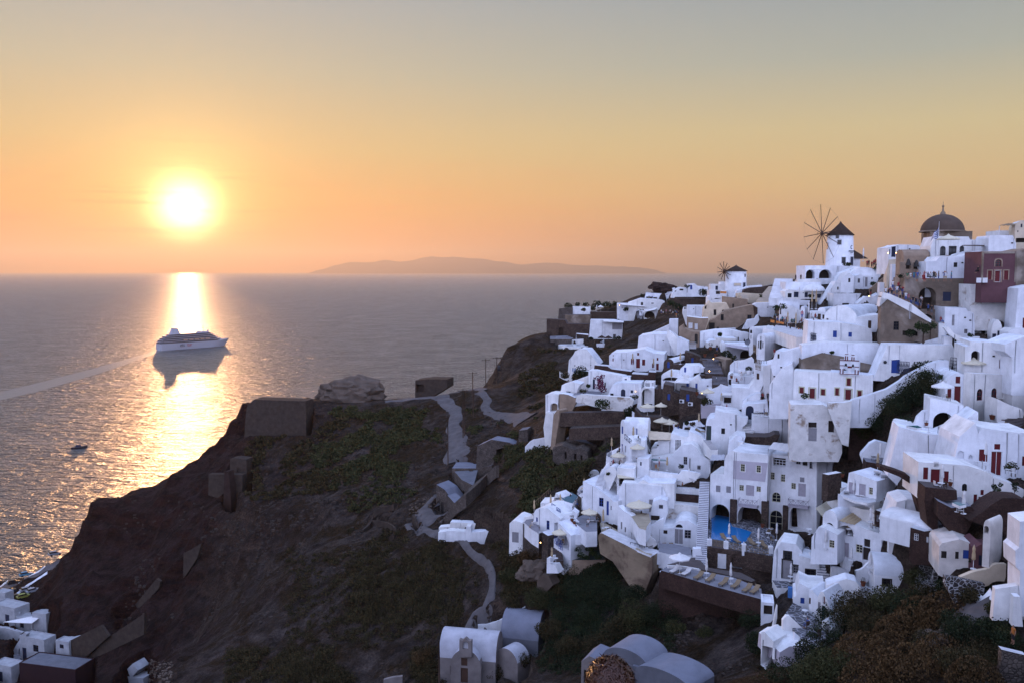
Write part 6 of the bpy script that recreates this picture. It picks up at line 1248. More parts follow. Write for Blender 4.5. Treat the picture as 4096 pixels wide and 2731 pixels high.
person(1350, 540, 'sit', 'w', 'b', 'on the steps by the brown stone front', None, 100, at_=P(*q(1350, 550), 153)); person(1600, 420, 'sit', 'b', 'k', 'on the upper dining terrace', None, 0, at_=P(*q(1600, 430), 156)); person(1570, 320, 'sit', 'w', 'k', 'on the upper dining terrace', None, 30, at_=P(*q(1570, 350), 158))
person(580, 930, 'sit', 'w', 's', 'at the small dining balcony', None, -60); person(1580, 900, 'sit', 'w', 'k', 'on the parasol dining deck', None, -20); person(1730, 820, 'sit', 'k', 'k', 'on the parasol dining deck', None, 60)
C(3000, 2330, 2.56)
person(590, 455, 'sit', 'b', 'b', 'reading on the pebbled patio', None, -70)
C(3596, 2381, 2.56)
person(1165, 490, 'stand', 'o', 'k', 'near the edge of the scrub', None, -80, at_=P(*q(1165, 495), 75))
def onlooker():
 p = P(2440, 2640, 4.15); g0 = p.z - 1.74
 def sk(pts, ed, root_, m, name, par, lv=2):
  me = bpy.data.meshes.new(name); me.from_pydata([Vector(a[:3]) for a in pts], ed, []); o = bpy.data.objects.new(name, me); COL.objects.link(o); o.modifiers.new('s', 'SKIN'); o.modifiers.new('u', 'SUBSURF').levels = lv
  for i, a in enumerate(pts): me.skin_vertices[0].data[i].radius = a[3] if hasattr(a[3], '__len__') else (a[3], a[3]); me.skin_vertices[0].data[i].use_root = i == root_
  dg = bpy.context.evaluated_depsgraph_get(); m2 = bpy.data.meshes.new_from_object(o.evaluated_get(dg)); bpy.data.objects.remove(o); m2.name = name; m2.materials.clear(); m2.materials.append(MATS[m])
  for f in m2.polygons: f.use_smooth = True
  o = bpy.data.objects.new(name, m2); COL.objects.link(o); o.parent = par; return o
 mat('skin_near', (.36, .20, .14), .55, .08, 8)
 pts = [(0, 0, .95, .15), (0, 0, 1.18, .13), (0, 0, 1.36, .155), (0, .01, 1.48, .06), (0, .02, 1.53, .055), (0, .025, 1.58, .075), (0, .015, 1.64, .088), (0, .01, 1.70, .06)]; ed = [(i, i + 1) for i in range(7)]
 for s in (-1, 1):
  k = len(pts); pts += [(.18 * s, 0, 1.41, .065), (.25 * s, .03, 1.14, .047), (.27 * s, .12, .93, .033), (.275 * s, .16, .85, .036), (.09 * s, 0, .88, .11), (.1 * s, .02, .5, .068), (.1 * s, -.02, .09, .046), (.12 * s, .12, .04, .036)]
  ed += [(2, k), (k, k + 1), (k + 1, k + 2), (k + 2, k + 3), (0, k + 4), (k + 4, k + 5), (k + 5, k + 6), (k + 6, k + 7)]
  for f in range(4): pts.append((.275 * s + (f - 1.5) * .012, .20, .80 - .012 * (f in (1, 2)), .009)); ed.append((k + 3, len(pts) - 1))
  pts.append((.255 * s, .2, .86, .01)); ed.append((k + 3, len(pts) - 1))
 root = empty('person', (p.x, p.y, g0), 'onlooker with short tousled auburn hair close to the viewpoint, seen from behind', 'person')
 sk(pts, ed, 0, 'skin_near', 'body', root)
 sk([(0, 0, .98, .165), (0, 0, 1.2, .145), (0, 0, 1.36, .165), (0, .01, 1.46, .085), (.19, 0, 1.41, .075), (.235, .02, 1.25, .062), (-.19, 0, 1.41, .075), (-.235, .02, 1.25, .062)], [(0, 1), (1, 2), (2, 3), (2, 4), (4, 5), (2, 6), (6, 7)], 0, 'cloth_grey', 'shirt', root)
 for s in (-1, 1): MB().lathe([(.001, -.012), (.02, -.008), (.03, .0), (.02, .01), (.001, .006)], (0, 0, 0), 10).build('ear', 'skin_near', root).matrix_local = Matrix.Translation((.088 * s, .01, 1.6)) @ Matrix.Rotation(math.pi / 2, 4, 'Y') @ Matrix.Scale(1.1, 4)
 B = MB(); B.box((0, .12, 1.575), (.022, .05, .04)); B.build('nose', 'skin_near', root)
 for s in (-1, 1): MB().lathe([(.001, -.012), (.011, 0), (.001, .012)], (.032 * s, .098, 1.61), 8).build('eye', 'dark', root)
 MB().box((0, .105, 1.535), (.045, .012, .008)).build('mouth', 'cloth_red', root)
 hm = mat('hair_auburn', (.060, .018, .007), .42, .3, 60, spec=.5)
 B = MB(); r_ = random.Random(5); cc = Vector((0, -.005, 1.635))
 B.lathe([(.101 * math.cos(t), .112 * math.sin(t)) for t in [-.35 + i * .19 for i in range(10)]] + [(.001, .112)], cc + Vector((0, -.012, .0)), 24)
 for i in range(2600):
  a = r_.uniform(0, 2 * math.pi); t = math.asin(r_.uniform(-.45, 1)); dr = Vector((math.cos(a) * math.cos(t), math.sin(a) * math.cos(t), math.sin(t)))
  if dr.y > .55 and dr.z < .35: continue
  p0 = cc + Vector((dr.x * .1, dr.y * .108 - .01, dr.z * .108)); fl = Vector((r_.uniform(-.5, .5), r_.uniform(-.9, .1), r_.uniform(-.5, .25))); tg = (fl - dr * fl.dot(dr)).normalized(); ln = r_.uniform(.03, .075); lift_ = r_.uniform(.004, .022)
  side = dr.cross(tg) * r_.uniform(.0022, .004); p1 = p0 + tg * ln * .5 + dr * lift_; p2 = p0 + tg * ln + dr * (lift_ * r_.uniform(-.2, 1.2))
  B.add([p0 - side, p0 + side, p1 + side * .8, p1 - side * .8, p2], [(0, 1, 2, 3), (3, 2, 4)], True)
 B.build('hair', hm, root)
 tag(MB().box((p.x, p.y + .2, g0 - 1.0), (3.6, 2.2, 2.0)).build('stone_ledge', 'stone_grey'), 'rough stone ledge carrying the onlooker below the viewpoint', 'ledge')
onlooker()
for k_, c_ in dict(canvas=(.58, .52, .40), canvas_white=(.66, .65, .66), canvas_tan=(.42, .32, .20), wood_dark=(.045, .025, .016), wicker=(.20, .145, .09), terracotta=(.16, .05, .025), metal_white=(.55, .55, .57), metal_dark=(.03, .03, .035), steel=(.25, .26, .28), orange_panel=(.55, .20, .05)).items(): mat(k_, c_, .8, .12, 3)
mat('lamp_glow', (.9, .7, .35), .5, emit=((1, .55, .18), 14.))
PROTO = {}
def spot(x, y, at_=None, d=None):
 if at_ is not None: return at_
 if d: return P(*q(x, y), d)
 return on(x, y)
def parasol(x, y, wpx, label, m='canvas', d=None, h=2.45, group='open parasols on the terraces'):
 p = spot(x, y, d=d); r = wpx / 2 / CR[2] * p.y / F; root = empty('parasol', p, label, 'parasol', group)
 MB().tube([(0, 0, -.1), (0, 0, h)], .03, 6).build('pole', 'metal_white', root); MB().lathe([(.3, 0), (.3, .06), (.05, .1)], (0, 0, 0), 10).build('base', 'concrete', root)
 B = MB(); n8 = 8
 for i in range(n8):
  a, b = 2 * math.pi * i / n8, 2 * math.pi * (i + 1) / n8; e0 = Vector((r * math.cos(a), r * math.sin(a), h - .12 - r * .3)); e1 = Vector((r * math.cos(b), r * math.sin(b), h - .12 - r * .3)); t = Vector((0, 0, h)); m0 = e0.lerp(t, .5) + Vector((0, 0, .03)); m1 = e1.lerp(t, .5) + Vector((0, 0, .03))
  B.add([e0, e1, m1, m0, t, e0 - Vector((0, 0, .16)), e1 - Vector((0, 0, .16))], [(0, 1, 2, 3), (3, 2, 4), (5, 6, 1, 0)])
 B.build('canopy', m, root); MB().lathe([(.32, -.1), (.18, .06), (.03, .16), (.001, .2)], (0, 0, h), 8).build('vent_cap', m, root); return root
def closed(x, y, label, m='canvas_tan', d=None, h=2.5, group='closed parasols on the terraces'):
 p = spot(x, y, d=d); root = PROTO.get('closed')
 if root is None:
  root = PROTO['closed'] = empty('closed_parasol', p, label, 'parasol', group); MB().tube([(0, 0, 0), (0, 0, 2.55)], .028, 6).build('pole', 'metal_white', root)
  MB().lathe([(.10, .95), (.17, 1.05), (.16, 1.5), (.11, 1.9), (.13, 1.96), (.14, 2.15), (.06, 2.42), (.001, 2.58)], (0, 0, 0), 9).build('folded_canvas', m, root); MB().lathe([(.26, 0), (.26, .06), (.05, .1)], (0, 0, 0), 10).build('base', 'metal_white', root)
 else:
  root = copy_tree(root); tag(root, label, 'parasol', group); root.location = p
 root.scale = (1.15, 1.15, h / 2.5)
 for c in root.children:
  if c.name.startswith('folded'): c.material_slots[0].link = 'OBJECT'; c.material_slots[0].material = MATS[m]
 return root
def proto(key, build, p, rz, label, cat, group):
 if key not in PROTO: PROTO[key] = root = build();
 else: root = copy_tree(PROTO[key])
 root.location = p; root.rotation_euler = (0, 0, R(rz)); return tag(root, label, cat, group)
def lounger_b(m):
 def f():
  root = empty('sunbed', (0, 0, 0), '', 'sunbed'); MB().add([(-.33, -1, .3), (.33, -1, .3), (.33, .25, .34), (-.33, .25, .34), (-.33, -1, .4), (.33, -1, .4), (.33, .25, .44), (-.33, .25, .44)], [(0, 3, 2, 1), (4, 5, 6, 7), (0, 1, 5, 4), (1, 2, 6, 5), (3, 0, 4, 7)]).build('seat', m, root)
  MB().add([(-.33, .25, .34), (.33, .25, .34), (.33, .95, .78), (-.33, .95, .78), (-.33, .2, .44), (.33, .2, .44), (.33, .9, .87), (-.33, .9, .87)], [(0, 3, 2, 1), (4, 5, 6, 7), (0, 1, 5, 4), (1, 2, 6, 5), (2, 3, 7, 6), (3, 0, 4, 7)]).build('backrest', m, root)
  for a in (-.28, .28):
   for b in (-.85, .5): MB().box((a, b, .16), (.05, .05, .32)).build('leg', 'wood_dark', root)
  return root
 return f
def table_b():
 root = empty('cafe_table', (0, 0, 0), '', 'table'); MB().lathe([(.001, .745), (.38, .745), (.38, .72), (.001, .71)], (0, 0, 0), 18, smooth=False).build('table_top', 'metal_white', root); MB().tube([(0, 0, .02), (0, 0, .72)], .03, 6).lathe([(.22, 0), (.22, .03), (.03, .06)], (0, 0, 0), 10).build('leg', 'metal_white', root); return root
def chair_b(m):
 def f():
  root = empty('chair', (0, 0, 0), '', 'chair'); MB().box((0, 0, .44), (.46, .44, .05)).build('seat', m, root); MB().box((0, .22, .72), (.46, .04, .42)).build('backrest', m, root)
  for a in (-.2, .2):
   for b in (-.19, .2): MB().box((a, b, .21 if b < 0 else .45), (.045, .045, .42 if b < 0 else .9)).build('leg', 'wood_dark', root)
  return root
 return f
def lounger(x, y, rz, label, m='wicker', group='sunbeds on the terraces', d=None): return proto('l' + m, lounger_b(m), spot(x, y, d=d), rz, label, 'sunbed', group)
def table(x, y, label, d=None, group='small round cafe tables'): return proto('t', table_b, spot(x, y, d=d), 0, label, 'table', group)
def chair(x, y, rz, label, m='wicker', group='cafe chairs', d=None): return proto('c' + m, chair_b(m), spot(x, y, d=d), rz, label, 'chair', group)
C(2200, 1350)
parasol(1745, 1400, 275, 'cream parasol nearest the great white archway'); parasol(1985, 1390, 230, 'cream parasol behind the other two on the stone dining terrace'); parasol(2010, 1450, 320, 'cream parasol in the middle of the stone dining terrace'); parasol(2140, 1510, 320, 'lowest cream parasol of the stone dining terrace')
closed(1480, 470, 'slim closed parasol before the red shutter', d=204); closed(1855, 560, 'short tan parasol beside the second red door', d=203); closed(2175, 780, 'tan closed parasol in front of the open shed vault', d=181)
C(2200, 1050)
def thatch(x, y, w_, label):
 p = spot(x, y, d=305); r = w_ / 2 / CR[2] * p.y / F; root = empty('thatched_parasol', p, label, 'parasol', 'thatched parasols'); MB().tube([(0, 0, 0), (0, 0, 2.4)], .06, 6).build('pole', 'wood_dark', root); MB().lathe([(r, 1.7), (r * .9, 1.9), (r * .4, 2.3), (.05, 2.6)], (0, 0, 0), 14).build('canopy', 'thatch', root)
thatch(925, 1440, 150, 'shaggy straw parasol beside the pool steps'); thatch(1045, 1445, 160, 'shaggy straw parasol by the brown scrub slope')
closed(835, 880, 'closed white parasol on the dark headland wall', 'canvas_white', d=343); parasol(905, 885, 105, 'open pinkish parasol on the dark headland wall', 'canvas_white', d=343)
C(2650, 1300)
closed(318, 700, 'tan closed parasol behind the hanging towels', d=187); parasol(800, 1370, 260, 'cream parasol in front of the twin humped vault', d=168); closed(1055, 1440, 'tan closed parasol under the cafe pergola', d=166)
closed(1335, 850, 'white closed parasol by the oval chairs', 'canvas_white', d=177); closed(1695, 670, 'tall closed parasol on the balcony tower', 'canvas_white', d=166, h=3.6); closed(1270, 1090, 'closed parasol on the lower white terrace', 'canvas_white', d=172)
for i, (x, y) in enumerate(((1395, 880), (1450, 890), (1545, 895))):
 tag(MB().lathe([(.001, .1), (.38, .12), (.5, .45), (.42, .8), (.3, .95), (.001, 1.0)], P(*q(x, y), 174.5), 14).build('oval_chair', 'canvas_white'), 'white egg shaped chair, ' + ('nearest the closed parasol', 'in the middle of the row', 'nearest the balcony tower')[i], 'chair', 'white egg shaped chairs')
C(3100, 950)
for i, (x, y) in enumerate(((660, 1290), (735, 1290))): closed(x, y, ('thick tan closed parasol above the dining terrace, seaward one', 'thick tan closed parasol above the dining terrace, by the barrel roof')[i], d=189, h=4.2)
closed(435, 1080, 'white closed parasol in front of the domed house', 'canvas_white', d=208); parasol(755, 745, 250, 'white parasol between the two deep arches', 'canvas_white', d=218, h=3); closed(600, 1480, 'white closed parasol behind the dining tables', 'canvas_white', d=188, h=4); closed(1580, 430, 'white closed parasol standing alone on the skyline', 'canvas_white', d=226, h=3.4)
C(3100, 1250)
closed(225, 290, 'tan closed parasol on the dining terrace', d=184, h=3.6); closed(370, 330, 'tan closed parasol near the front of the dining terrace', d=182, h=3.8)
C(3596, 850)
parasol(872, 780, 400, 'wide cream market parasol before the church terrace windows', d=153, h=3.6)
C(3596, 1150)
parasol(1330, 1500, 430, 'pale parasol partly hidden behind the barrel vault', 'canvas', d=128, h=1.9)
C(3596, 1500)
parasol(775, 440, 400, 'white parasol over the terrace of the red shuttered vault', 'canvas_white', d=120.5); closed(1550, 1560, 'closed parasol between the red shutters and the red door', 'canvas_white', d=103)
table(815, 450, 'round table under the white parasol', d=120); chair(880, 460, 90, 'chair beside the table under the white parasol', 'wicker', d=120); table(1820, 945, 'white table outside the red arched door', d=114); chair(1850, 930, 160, 'white chair outside the red arched door', 'metal_white', d=114); chair(1940, 965, 90, 'dark framed chair at the top of the brown steps', 'wicker', d=113); chair(740, 1040, 20, 'white lounge chair in the great arched porch', 'metal_white', d=114); table(530, 1015, 'low white table by the emerald plunge pool', d=114)
C(3200, 1550)
lounger(1330, 1290, 150, 'white deck chair nearest the garden wall', 'metal_white', d=125.5); lounger(1470, 1320, 150, 'white deck chair beside the closed parasol', 'metal_white', d=125); closed(1435, 1350, 'closed parasol between the two deck chairs', 'canvas_white', d=125.5, h=3); closed(1390, 1480, 'closed parasol below the two deck chairs', 'canvas_tan', d=122)
C(3200, 1850, 2.56)
lounger(790, 130, 150, 'pale sunbed on the roof pool terrace', 'canvas_white', d=118); lounger(860, 160, 150, 'pale sunbed at the edge of the roof pool terrace', 'canvas_white', d=117); table(785, 145, 'small table between the pale sunbeds', d=117.5)
closed(548, 350, 'closed parasol on the curved balcony', 'canvas_white', d=117.5); lounger(475, 330, 160, 'dark framed sunbed on the curved balcony', 'canvas_white', d=118); lounger(630, 375, 120, 'white sunbed near the middle of the curved balcony', 'canvas_white', d=116.8); lounger(680, 385, 120, 'tilted white sunbed at the end of the curved balcony', 'canvas_white', d=116.5)
closed(720, 650, 'closed parasol before the dark brick cabin', 'canvas_white', d=111.5); table(718, 660, 'round table before the dark brick cabin', d=111.3); chair(760, 670, 70, 'chair before the dark brick cabin', 'wicker', d=111.5); closed(1060, 860, 'closed parasol by the fountain seat wall', 'canvas_white', d=106.5); table(1052, 875, 'round table by the fountain seat wall', d=106.3); chair(1150, 870, 40, 'white chair by the fountain seat wall', 'metal_white', d=105.5); chair(500, 715, 20, 'chair inside the dim porch', 'wicker', d=113.5); table(500, 730, 'round table inside the dim porch', d=113.2); table(95, 730, 'round table on the little brick terrace', d=118); closed(262, 880, 'closed parasol in front of the paned window', 'canvas_white', d=112.5)
C(3050, 2100, 2.56)
closed(645, 300, 'tall closed parasol above the sloping stair wall', 'canvas_white', d=116.5); table(640, 300, 'round table under the tall closed parasol', d=116); closed(908, 410, 'closed parasol in the little middle courtyard', 'canvas_white', d=111.5); table(905, 410, 'round table in the little middle courtyard', d=111.2); closed(1100, 480, 'closed parasol beside the barrel roofed cottage', 'canvas_white', d=107.5); table(1096, 490, 'round table beside the barrel roofed cottage', d=107.2); closed(290, 570, 'closed parasol on the grey forecourt', 'canvas_white', d=117.5); table(285, 575, 'round table on the grey forecourt', d=117.2); chair(690, 330, 200, 'chair below the tall closed parasol', 'wicker', d=115.5)
C(2800, 1850, 2.56)
dz = deckz
def dk(x, y): return atz(*q(x, y), dz)
for i, (x, y, rz) in enumerate(((250, 790, 15), (370, 815, 15), (535, 840, 15), (655, 865, 15))): proto('lwicker', lounger_b('wicker'), dk(x, y), rz, 'brown sunbed at the pool rail, ' + ('beside the stair pier', 'before the folded blue edge', 'behind the long lattice', 'nearest the end post')[i], 'sunbed', 'sunbeds along the pool rail')
for i, (x, y) in enumerate(((297, 795), (597, 845), (785, 790))):
 o = closed(x, y, 'pink closed parasol ' + ('at the edge of the pool', 'between the poolside sunbeds', 'beside the cafe tables')[i], 'canvas_white', h=2.7); o.location = dk(x, y)
for i, (x, y) in enumerate(((725, 700), (697, 745), (885, 778), (925, 760), (295, 800), (597, 845))): proto('t', table_b, dk(x, y + 18), 0, 'round white table ' + ('by the hotel door', 'in the middle of the deck', 'at the curved stair', 'close to the brick steps', 'beside the pool', 'between poolside sunbeds')[i], 'table', 'round white tables of the pool deck')
for i, (x, y, rz) in enumerate(((725, 690, 180), (690, 715, 200), (740, 790, 40), (825, 770, 250), (875, 745, 170), (935, 720, 160))): proto('cwicker', chair_b('wicker'), dk(x, y + 25), rz, 'wicker chair ' + ('by the hotel door', 'behind the middle table', 'in front of the middle table', 'turned to the curved stair', 'behind the stair side table', 'against the round porch')[i], 'chair', 'wicker chairs of the pool deck')
C(2600, 2150, 2.56)
zl_ = P(*q(110, 330), 122).z
def lt(x, y): return atz(*q(x, y), zl_)
for i, (x, y) in enumerate(((500, 415), (620, 440), (755, 480), (880, 505), (995, 545), (1075, 560))): proto('lwicker', lounger_b('wicker'), lt(x, y), -42, 'brown sunbed of the low terrace, ' + ('first after the white ones', 'on the near side of the first table', 'before the second table', 'after the second table', 'close to the corner pair', 'last before the flower box')[i], 'sunbed', 'row of brown sunbeds')
for i, (x, y) in enumerate(((255, 350), (375, 375))): proto('lcanvas_white', lounger_b('canvas_white'), lt(x, y), -42, 'white sunbed under the large white parasol, ' + ('nearest the wall corner', 'with a dark towel')[i], 'sunbed', 'white sunbeds')
for i, (x, y) in enumerate(((578, 410), (826, 468))):
 o = closed(x, y, 'pink closed parasol of the low terrace, ' + ('the one nearer the white sunbeds', 'the one nearer the corner pair')[i], 'canvas_white', h=2.9); o.location = lt(x, y); proto('t', table_b, lt(x, y), 0, 'round white table around the ' + ('first', 'second') [i] + ' parasol of the low terrace', 'table', 'tables of the low terrace')
o = parasol(305, 350, 225, 'large white parasol at the corner of the low terrace', 'canvas_white', h=2.7); o.location = lt(302, 352); proto('t', table_b, lt(302, 362), 0, 'round white table under the large white parasol', 'table', 'tables of the low terrace')
C(2400, 1900, 2.56)
parasol(398, 435, 268, 'large cream parasol on the big terrace', 'canvas', d=142.5, h=2.9); lounger(370, 395, 70, 'white bench bed under the large cream parasol', 'canvas_white', d=143); chair(435, 420, 60, 'dark wooden chair under the large cream parasol', 'wood_dark', d=142); chair(475, 450, 30, 'dark wooden chair at the edge of the big terrace', 'wood_dark', d=141.5); table(362, 415, 'low round table under the large cream parasol', d=142.5)
table(68, 575, 'round table on the pointed lookout', d=140.5); chair(130, 590, 70, 'tall dark wooden chair on the pointed lookout', 'wood_dark', d=140); chair(90, 600, 0, 'dark wooden chair at the lookout rail', 'wood_dark', d=139.5); lounger(675, 760, 8, 'brown sunbed below the paned window', 'wicker', d=137); lounger(745, 760, 8, 'brown sunbed before the grey door', 'wicker', d=137); closed(32, 540, 'closed tan parasol at the cave room corner', 'canvas_tan', d=143, h=3.2)
closed(910, 70, 'closed parasol on the red fronted deck', 'canvas_white', d=148.8); lounger(965, 70, 110, 'white deck chair on the red fronted deck', 'canvas_white', d=148.5); table(800, 95, 'dark table on the red fronted deck', d=148.5)
C(2000, 1900)
parasol(1600, 860, 305, 'cream parasol over the dining deck by the cave room', 'canvas', d=145.5); parasol(1068, 1230, 290, 'cream parasol over the sunlit porch', 'canvas', d=142.2)
for i, (x, y, d_) in enumerate(((612, 690, 152), (908, 590, 153), (1080, 580, 153.5), (1505, 290, 160), (1628, 350, 156.5), (930, 1560, 139))): closed(x, y, 'tan closed parasol ' + ('behind the vaulted blue window house', 'at the blue lattice fence', 'behind the blue floored terrace', 'at the north end wall', 'on the upper dining terrace', 'at the foot of the dark stairs')[i], d=d_)
table(1650, 880, 'dining table under the cave room parasol', d=145.3); chair(1590, 930, 10, 'folding chair near the pot row', 'wood_dark', d=144.6); chair(1700, 930, -10, 'folding chair near the lookout wall', 'wood_dark', d=144.6); table(1100, 1190, 'round table in the sunlit porch', d=142.4); chair(1130, 1240, 0, 'wicker chair in the sunlit porch', 'wicker', d=142); table(620, 900, 'round table on the small dining balcony', d=149); table(1000, 1560, 'round table at the foot of the dark stairs', d=138.6)
C(2350, 1600)
parasol(550, 1180, 275, 'cream parasol over the cliffside guests', 'canvas', d=154.3); parasol(895, 1040, 280, 'cream parasol against the balcony block', 'canvas', d=152.5); closed(820, 720, 'tan closed parasol before the blue arched door', d=154.6); closed(432, 910, 'tan closed parasol on the cliff corner', d=157.5); closed(1425, 1260, 'tan closed parasol on the small patio', d=150.5)
table(880, 755, 'white table on the villa balcony', d=153.8); chair(930, 730, 60, 'dark chair on the villa balcony', 'wood_dark', d=154); table(510, 1160, 'table of the cliffside guests', d=154.2); table(815, 1080, 'white table beside the square tower', d=152.5); closed(1995, 470, 'tan closed parasol above the sunbathers', d=162.5); lounger(1900, 560, 70, 'sunbed with brown towel above the lattice screen house', 'wicker', d=160); lounger(2030, 590, 60, 'sunbed with tan cover beside the green door', 'wicker', d=159)
C(3596, 1850, 2.56)
closed(660, 520, 'closed parasol on the stepped dark terrace', 'canvas_white', d=93); table(590, 500, 'round table on the stepped dark terrace', d=93.3); chair(625, 525, 0, 'white chair on the stepped dark terrace', 'metal_white', d=93); closed(440, 240, 'closed parasol beside the red shutter', 'canvas_white', d=98); table(430, 270, 'round table on the dark red stone front', d=97.5); chair(380, 265, 90, 'white chair beside the red door', 'metal_white', d=97.8); chair(460, 275, -60, 'dark chair on the dark red stone front', 'wood_dark', d=97.3); table(1120, 130, 'round table by the planted box', d=99); chair(1170, 140, -20, 'white chair by the planted box', 'metal_white', d=98.6); table(800, 45, 'white table near the top curve of the long house', d=104); chair(870, 60, 60, 'chair near the top curve of the long house', 'metal_white', d=103.5)
C(3596, 2100, 2.56)
closed(760, 445, 'folded straw coloured parasol by the pink cave front', 'canvas_tan', d=89)
C(3000, 2330, 2.56)
chair(580, 465, 200, 'dark chair of the reading person', 'wood_dark', d=None); chair(720, 560, 20, 'empty dark chair on the pebbled patio', 'wood_dark'); table(560, 340, 'small metal table by the teal doors', d=101.5)
C(3596, 850)
for x in (1430, 1540): tag(MB().add([P(*q(x + a, 1260), 138) + Vector((0, 0, b)) for a, b in ((-45, 0), (45, 0), (45, .75), (-45, .75))] + [P(*q(x + a, 1260), 139) + Vector((0, 0, b)) for a, b in ((-45, 0), (45, 0), (45, .75), (-45, .75))], [(0, 1, 2, 3), (3, 2, 6, 7), (1, 5, 6, 2), (0, 3, 7, 4), (4, 7, 6, 5)]).build('cloth_table', 'canvas_white'), 'white clothed table before the dark red house, ' + ('seaward one' if x < 1500 else 'inland one'), 'table', 'clothed tables')
C(2800, 1850, 2.56)
HT = 'tall pool hotel wing with a lilac panel'; H2 = 'tall pool hotel wing with fan windows'
pass
C(2750, 1600)
def panel():
 root, pl = next(v for k, v in HPL.items() if HT in k); A = lambda x, y: pl.uv(*q(x, y)); out = [A(815, 1400), A(820, 1072), A(1440, 1120), A(1390, 1455)]; hs = []
 for a, b, c, e in ((940, 1130, 1040, 1285), (1225, 1155, 1325, 1305)):
  (u0, v1), (u1, v0) = A(a, b), A(c, e); hs.append([(u0, v0), (u0, v1), (u1, v1), (u1, v0)])
 V2, Tt = poly_fill(out, hs); MB().add([pl.w(v.x, v.y, -.04) for v in V2], Tt).build('upper_panel', 'lilac', root)
panel()
C(2800, 1850, 2.56)
for s_, b_ in ((HT, (312, 370, 378, 640)), (HT, (632, 390, 698, 660)), (H2, (850, 432, 902, 712))): face(s_, *b_, 'pier', 'stone', .45, .9)
def balcony(sub, x0, y0, x1, y1, label):
 o, pl, (u0, u1, v0, v1) = face(sub, x0, y1 - 18, x1, y1, 'balcony', 'lilac_wood', 1.2, 1.25); root = next(v for k, v in HPL.items() if sub in k)[0]
 B = MB(); hh = 1.0; z0 = v1; n_ = 4
 def bar(a, b): B.tube([pl.w(*a[:2], a[2]), pl.w(*b[:2], b[2])], .035, 4)
 for zz in (z0 + .08, z0 + hh): bar((u0, zz, -1.17), (u1, zz, -1.17)); bar((u0, zz, -1.17), (u0, zz, 0)); bar((u1, zz, -1.17), (u1, zz, 0))
 for i in range(n_ + 1):
  u = u0 + (u1 - u0) * i / n_; bar((u, z0, -1.17), (u, z0 + hh, -1.17))
  if i < n_: u2 = u0 + (u1 - u0) * (i + 1) / n_; bar((u, z0 + .08, -1.17), (u2, z0 + hh, -1.17)); bar((u2, z0 + .08, -1.17), (u, z0 + hh, -1.17))
 B.build('rail', 'lilac_wood', o)
balcony(HT, 412, 320, 600, 440, ''); balcony(H2, 915, 320, 1120, 445, '')
def rail(label, pts, h=1.0, m='frame_white', style='x', d=None, z=None, n_=4, name='railing', group='railings of the terraces'):
 c = [float(a) for a in pts.split()]; p = [P(*q(c[i], c[i + 1]), d if d else D(*q(c[i], c[i + 1]))) if z is None else atz(*q(c[i], c[i + 1]), z) for i in range(0, len(c), 2)]; B = MB(); up = Vector((0, 0, 1))
 for a, b in zip(p, p[1:]):
  B.tube([a + up * h, b + up * h], .04, 4)
  if style in 'xh': B.tube([a + up * .1, b + up * .1], .035, 4)
  if style == 'h': B.tube([a + up * h * .55, b + up * h * .55], .035, 4)
  for i in range(n_ + 1):
   e = a.lerp(b, i / n_); B.tube([e, e + up * h], .035, 4)
   if i < n_ and style == 'x': f = a.lerp(b, (i + 1) / n_); B.tube([e + up * .1, f + up * h], .025, 4); B.tube([f + up * .1, e + up * h], .025, 4)
 return tag(B.build(name, m), label, 'railing', group)
rail('brown lattice railing at the pool, beside the white staircase', '115 845 245 868', .85, 'wicker', z=dz); rail('brown lattice railing at the middle of the pool edge', '285 878 425 898', .85, 'wicker', z=dz); rail('long brown lattice railing behind the poolside sunbeds', '470 905 700 935', .85, 'wicker', z=dz, n_=5)
for i, x in enumerate((97, 265, 447, 722)):
 p = dk(x, 850 + i * 24); root = empty('gate_pier', p, 'white lantern topped pier of the pool rail, ' + ('at the staircase', 'next to the pool', 'by the long lattice', 'at the deck end')[i], 'pier', 'white piers of the pool rail'); MB().box((0, 0, .2), (.6, .6, 1.7)).build('shaft', 'white', root); MB().lathe([(.12, 1.05), (.1, 1.25), (.02, 1.4)], (0, 0, 0), 6).build('lantern', 'metal_white', root)
C(2750, 1600); rail('white timber balustrade of the lilac terrace', '1210 290 1370 310 1680 325', 1.0, 'frame_white', 'h', d=152.6); rail('white timber bars on the loggia of the fan window wing', '1530 1160 1760 1185', 1.0, 'frame_white', 'h', d=139.4)
C(2400, 1900, 2.56); rail('white crossed railing above the dark red stone front', '790 172 975 183', .95, 'frame_white', 'x', d=146.3); rail('thin dark handrail at the tip of the lookout', '310 740 500 790 540 775', .9, 'metal_dark', 'o', d=134.5)
C(3100, 1250); rail('dark blue lattice balcony rail under the blue pergola', '640 520 725 535 812 540', 1.5, 'navy', 'x', d=153)
C(3596, 1150); rail('dark blue crossed rail beside the blue door', '-40 1540 70 1545 180 1550', 1.9, 'navy', 'x', d=135.5); rail('grey metal stair rail below the half arch house', '905 1520 1030 1500 1030 1380 920 1370', 1.0, 'metal_dark', 'h', d=129)
C(2650, 1300); rail('golden lattice rail on the balcony tower', '1660 790 1760 815', 1.9, 'wicker', 'x', d=162.5); rail('dark beam and box on the balcony tower top', '1690 690 1860 690', .6, 'metal_dark', 'o', d=163); rail('white picket fence below the arched tan house', '480 425 600 425', 1.5, 'frame_white', 'h', d=206, n_=12); rail('golden rail beside the arched house front', '1625 490 1670 505', 1.6, 'wicker', 'x', d=176)
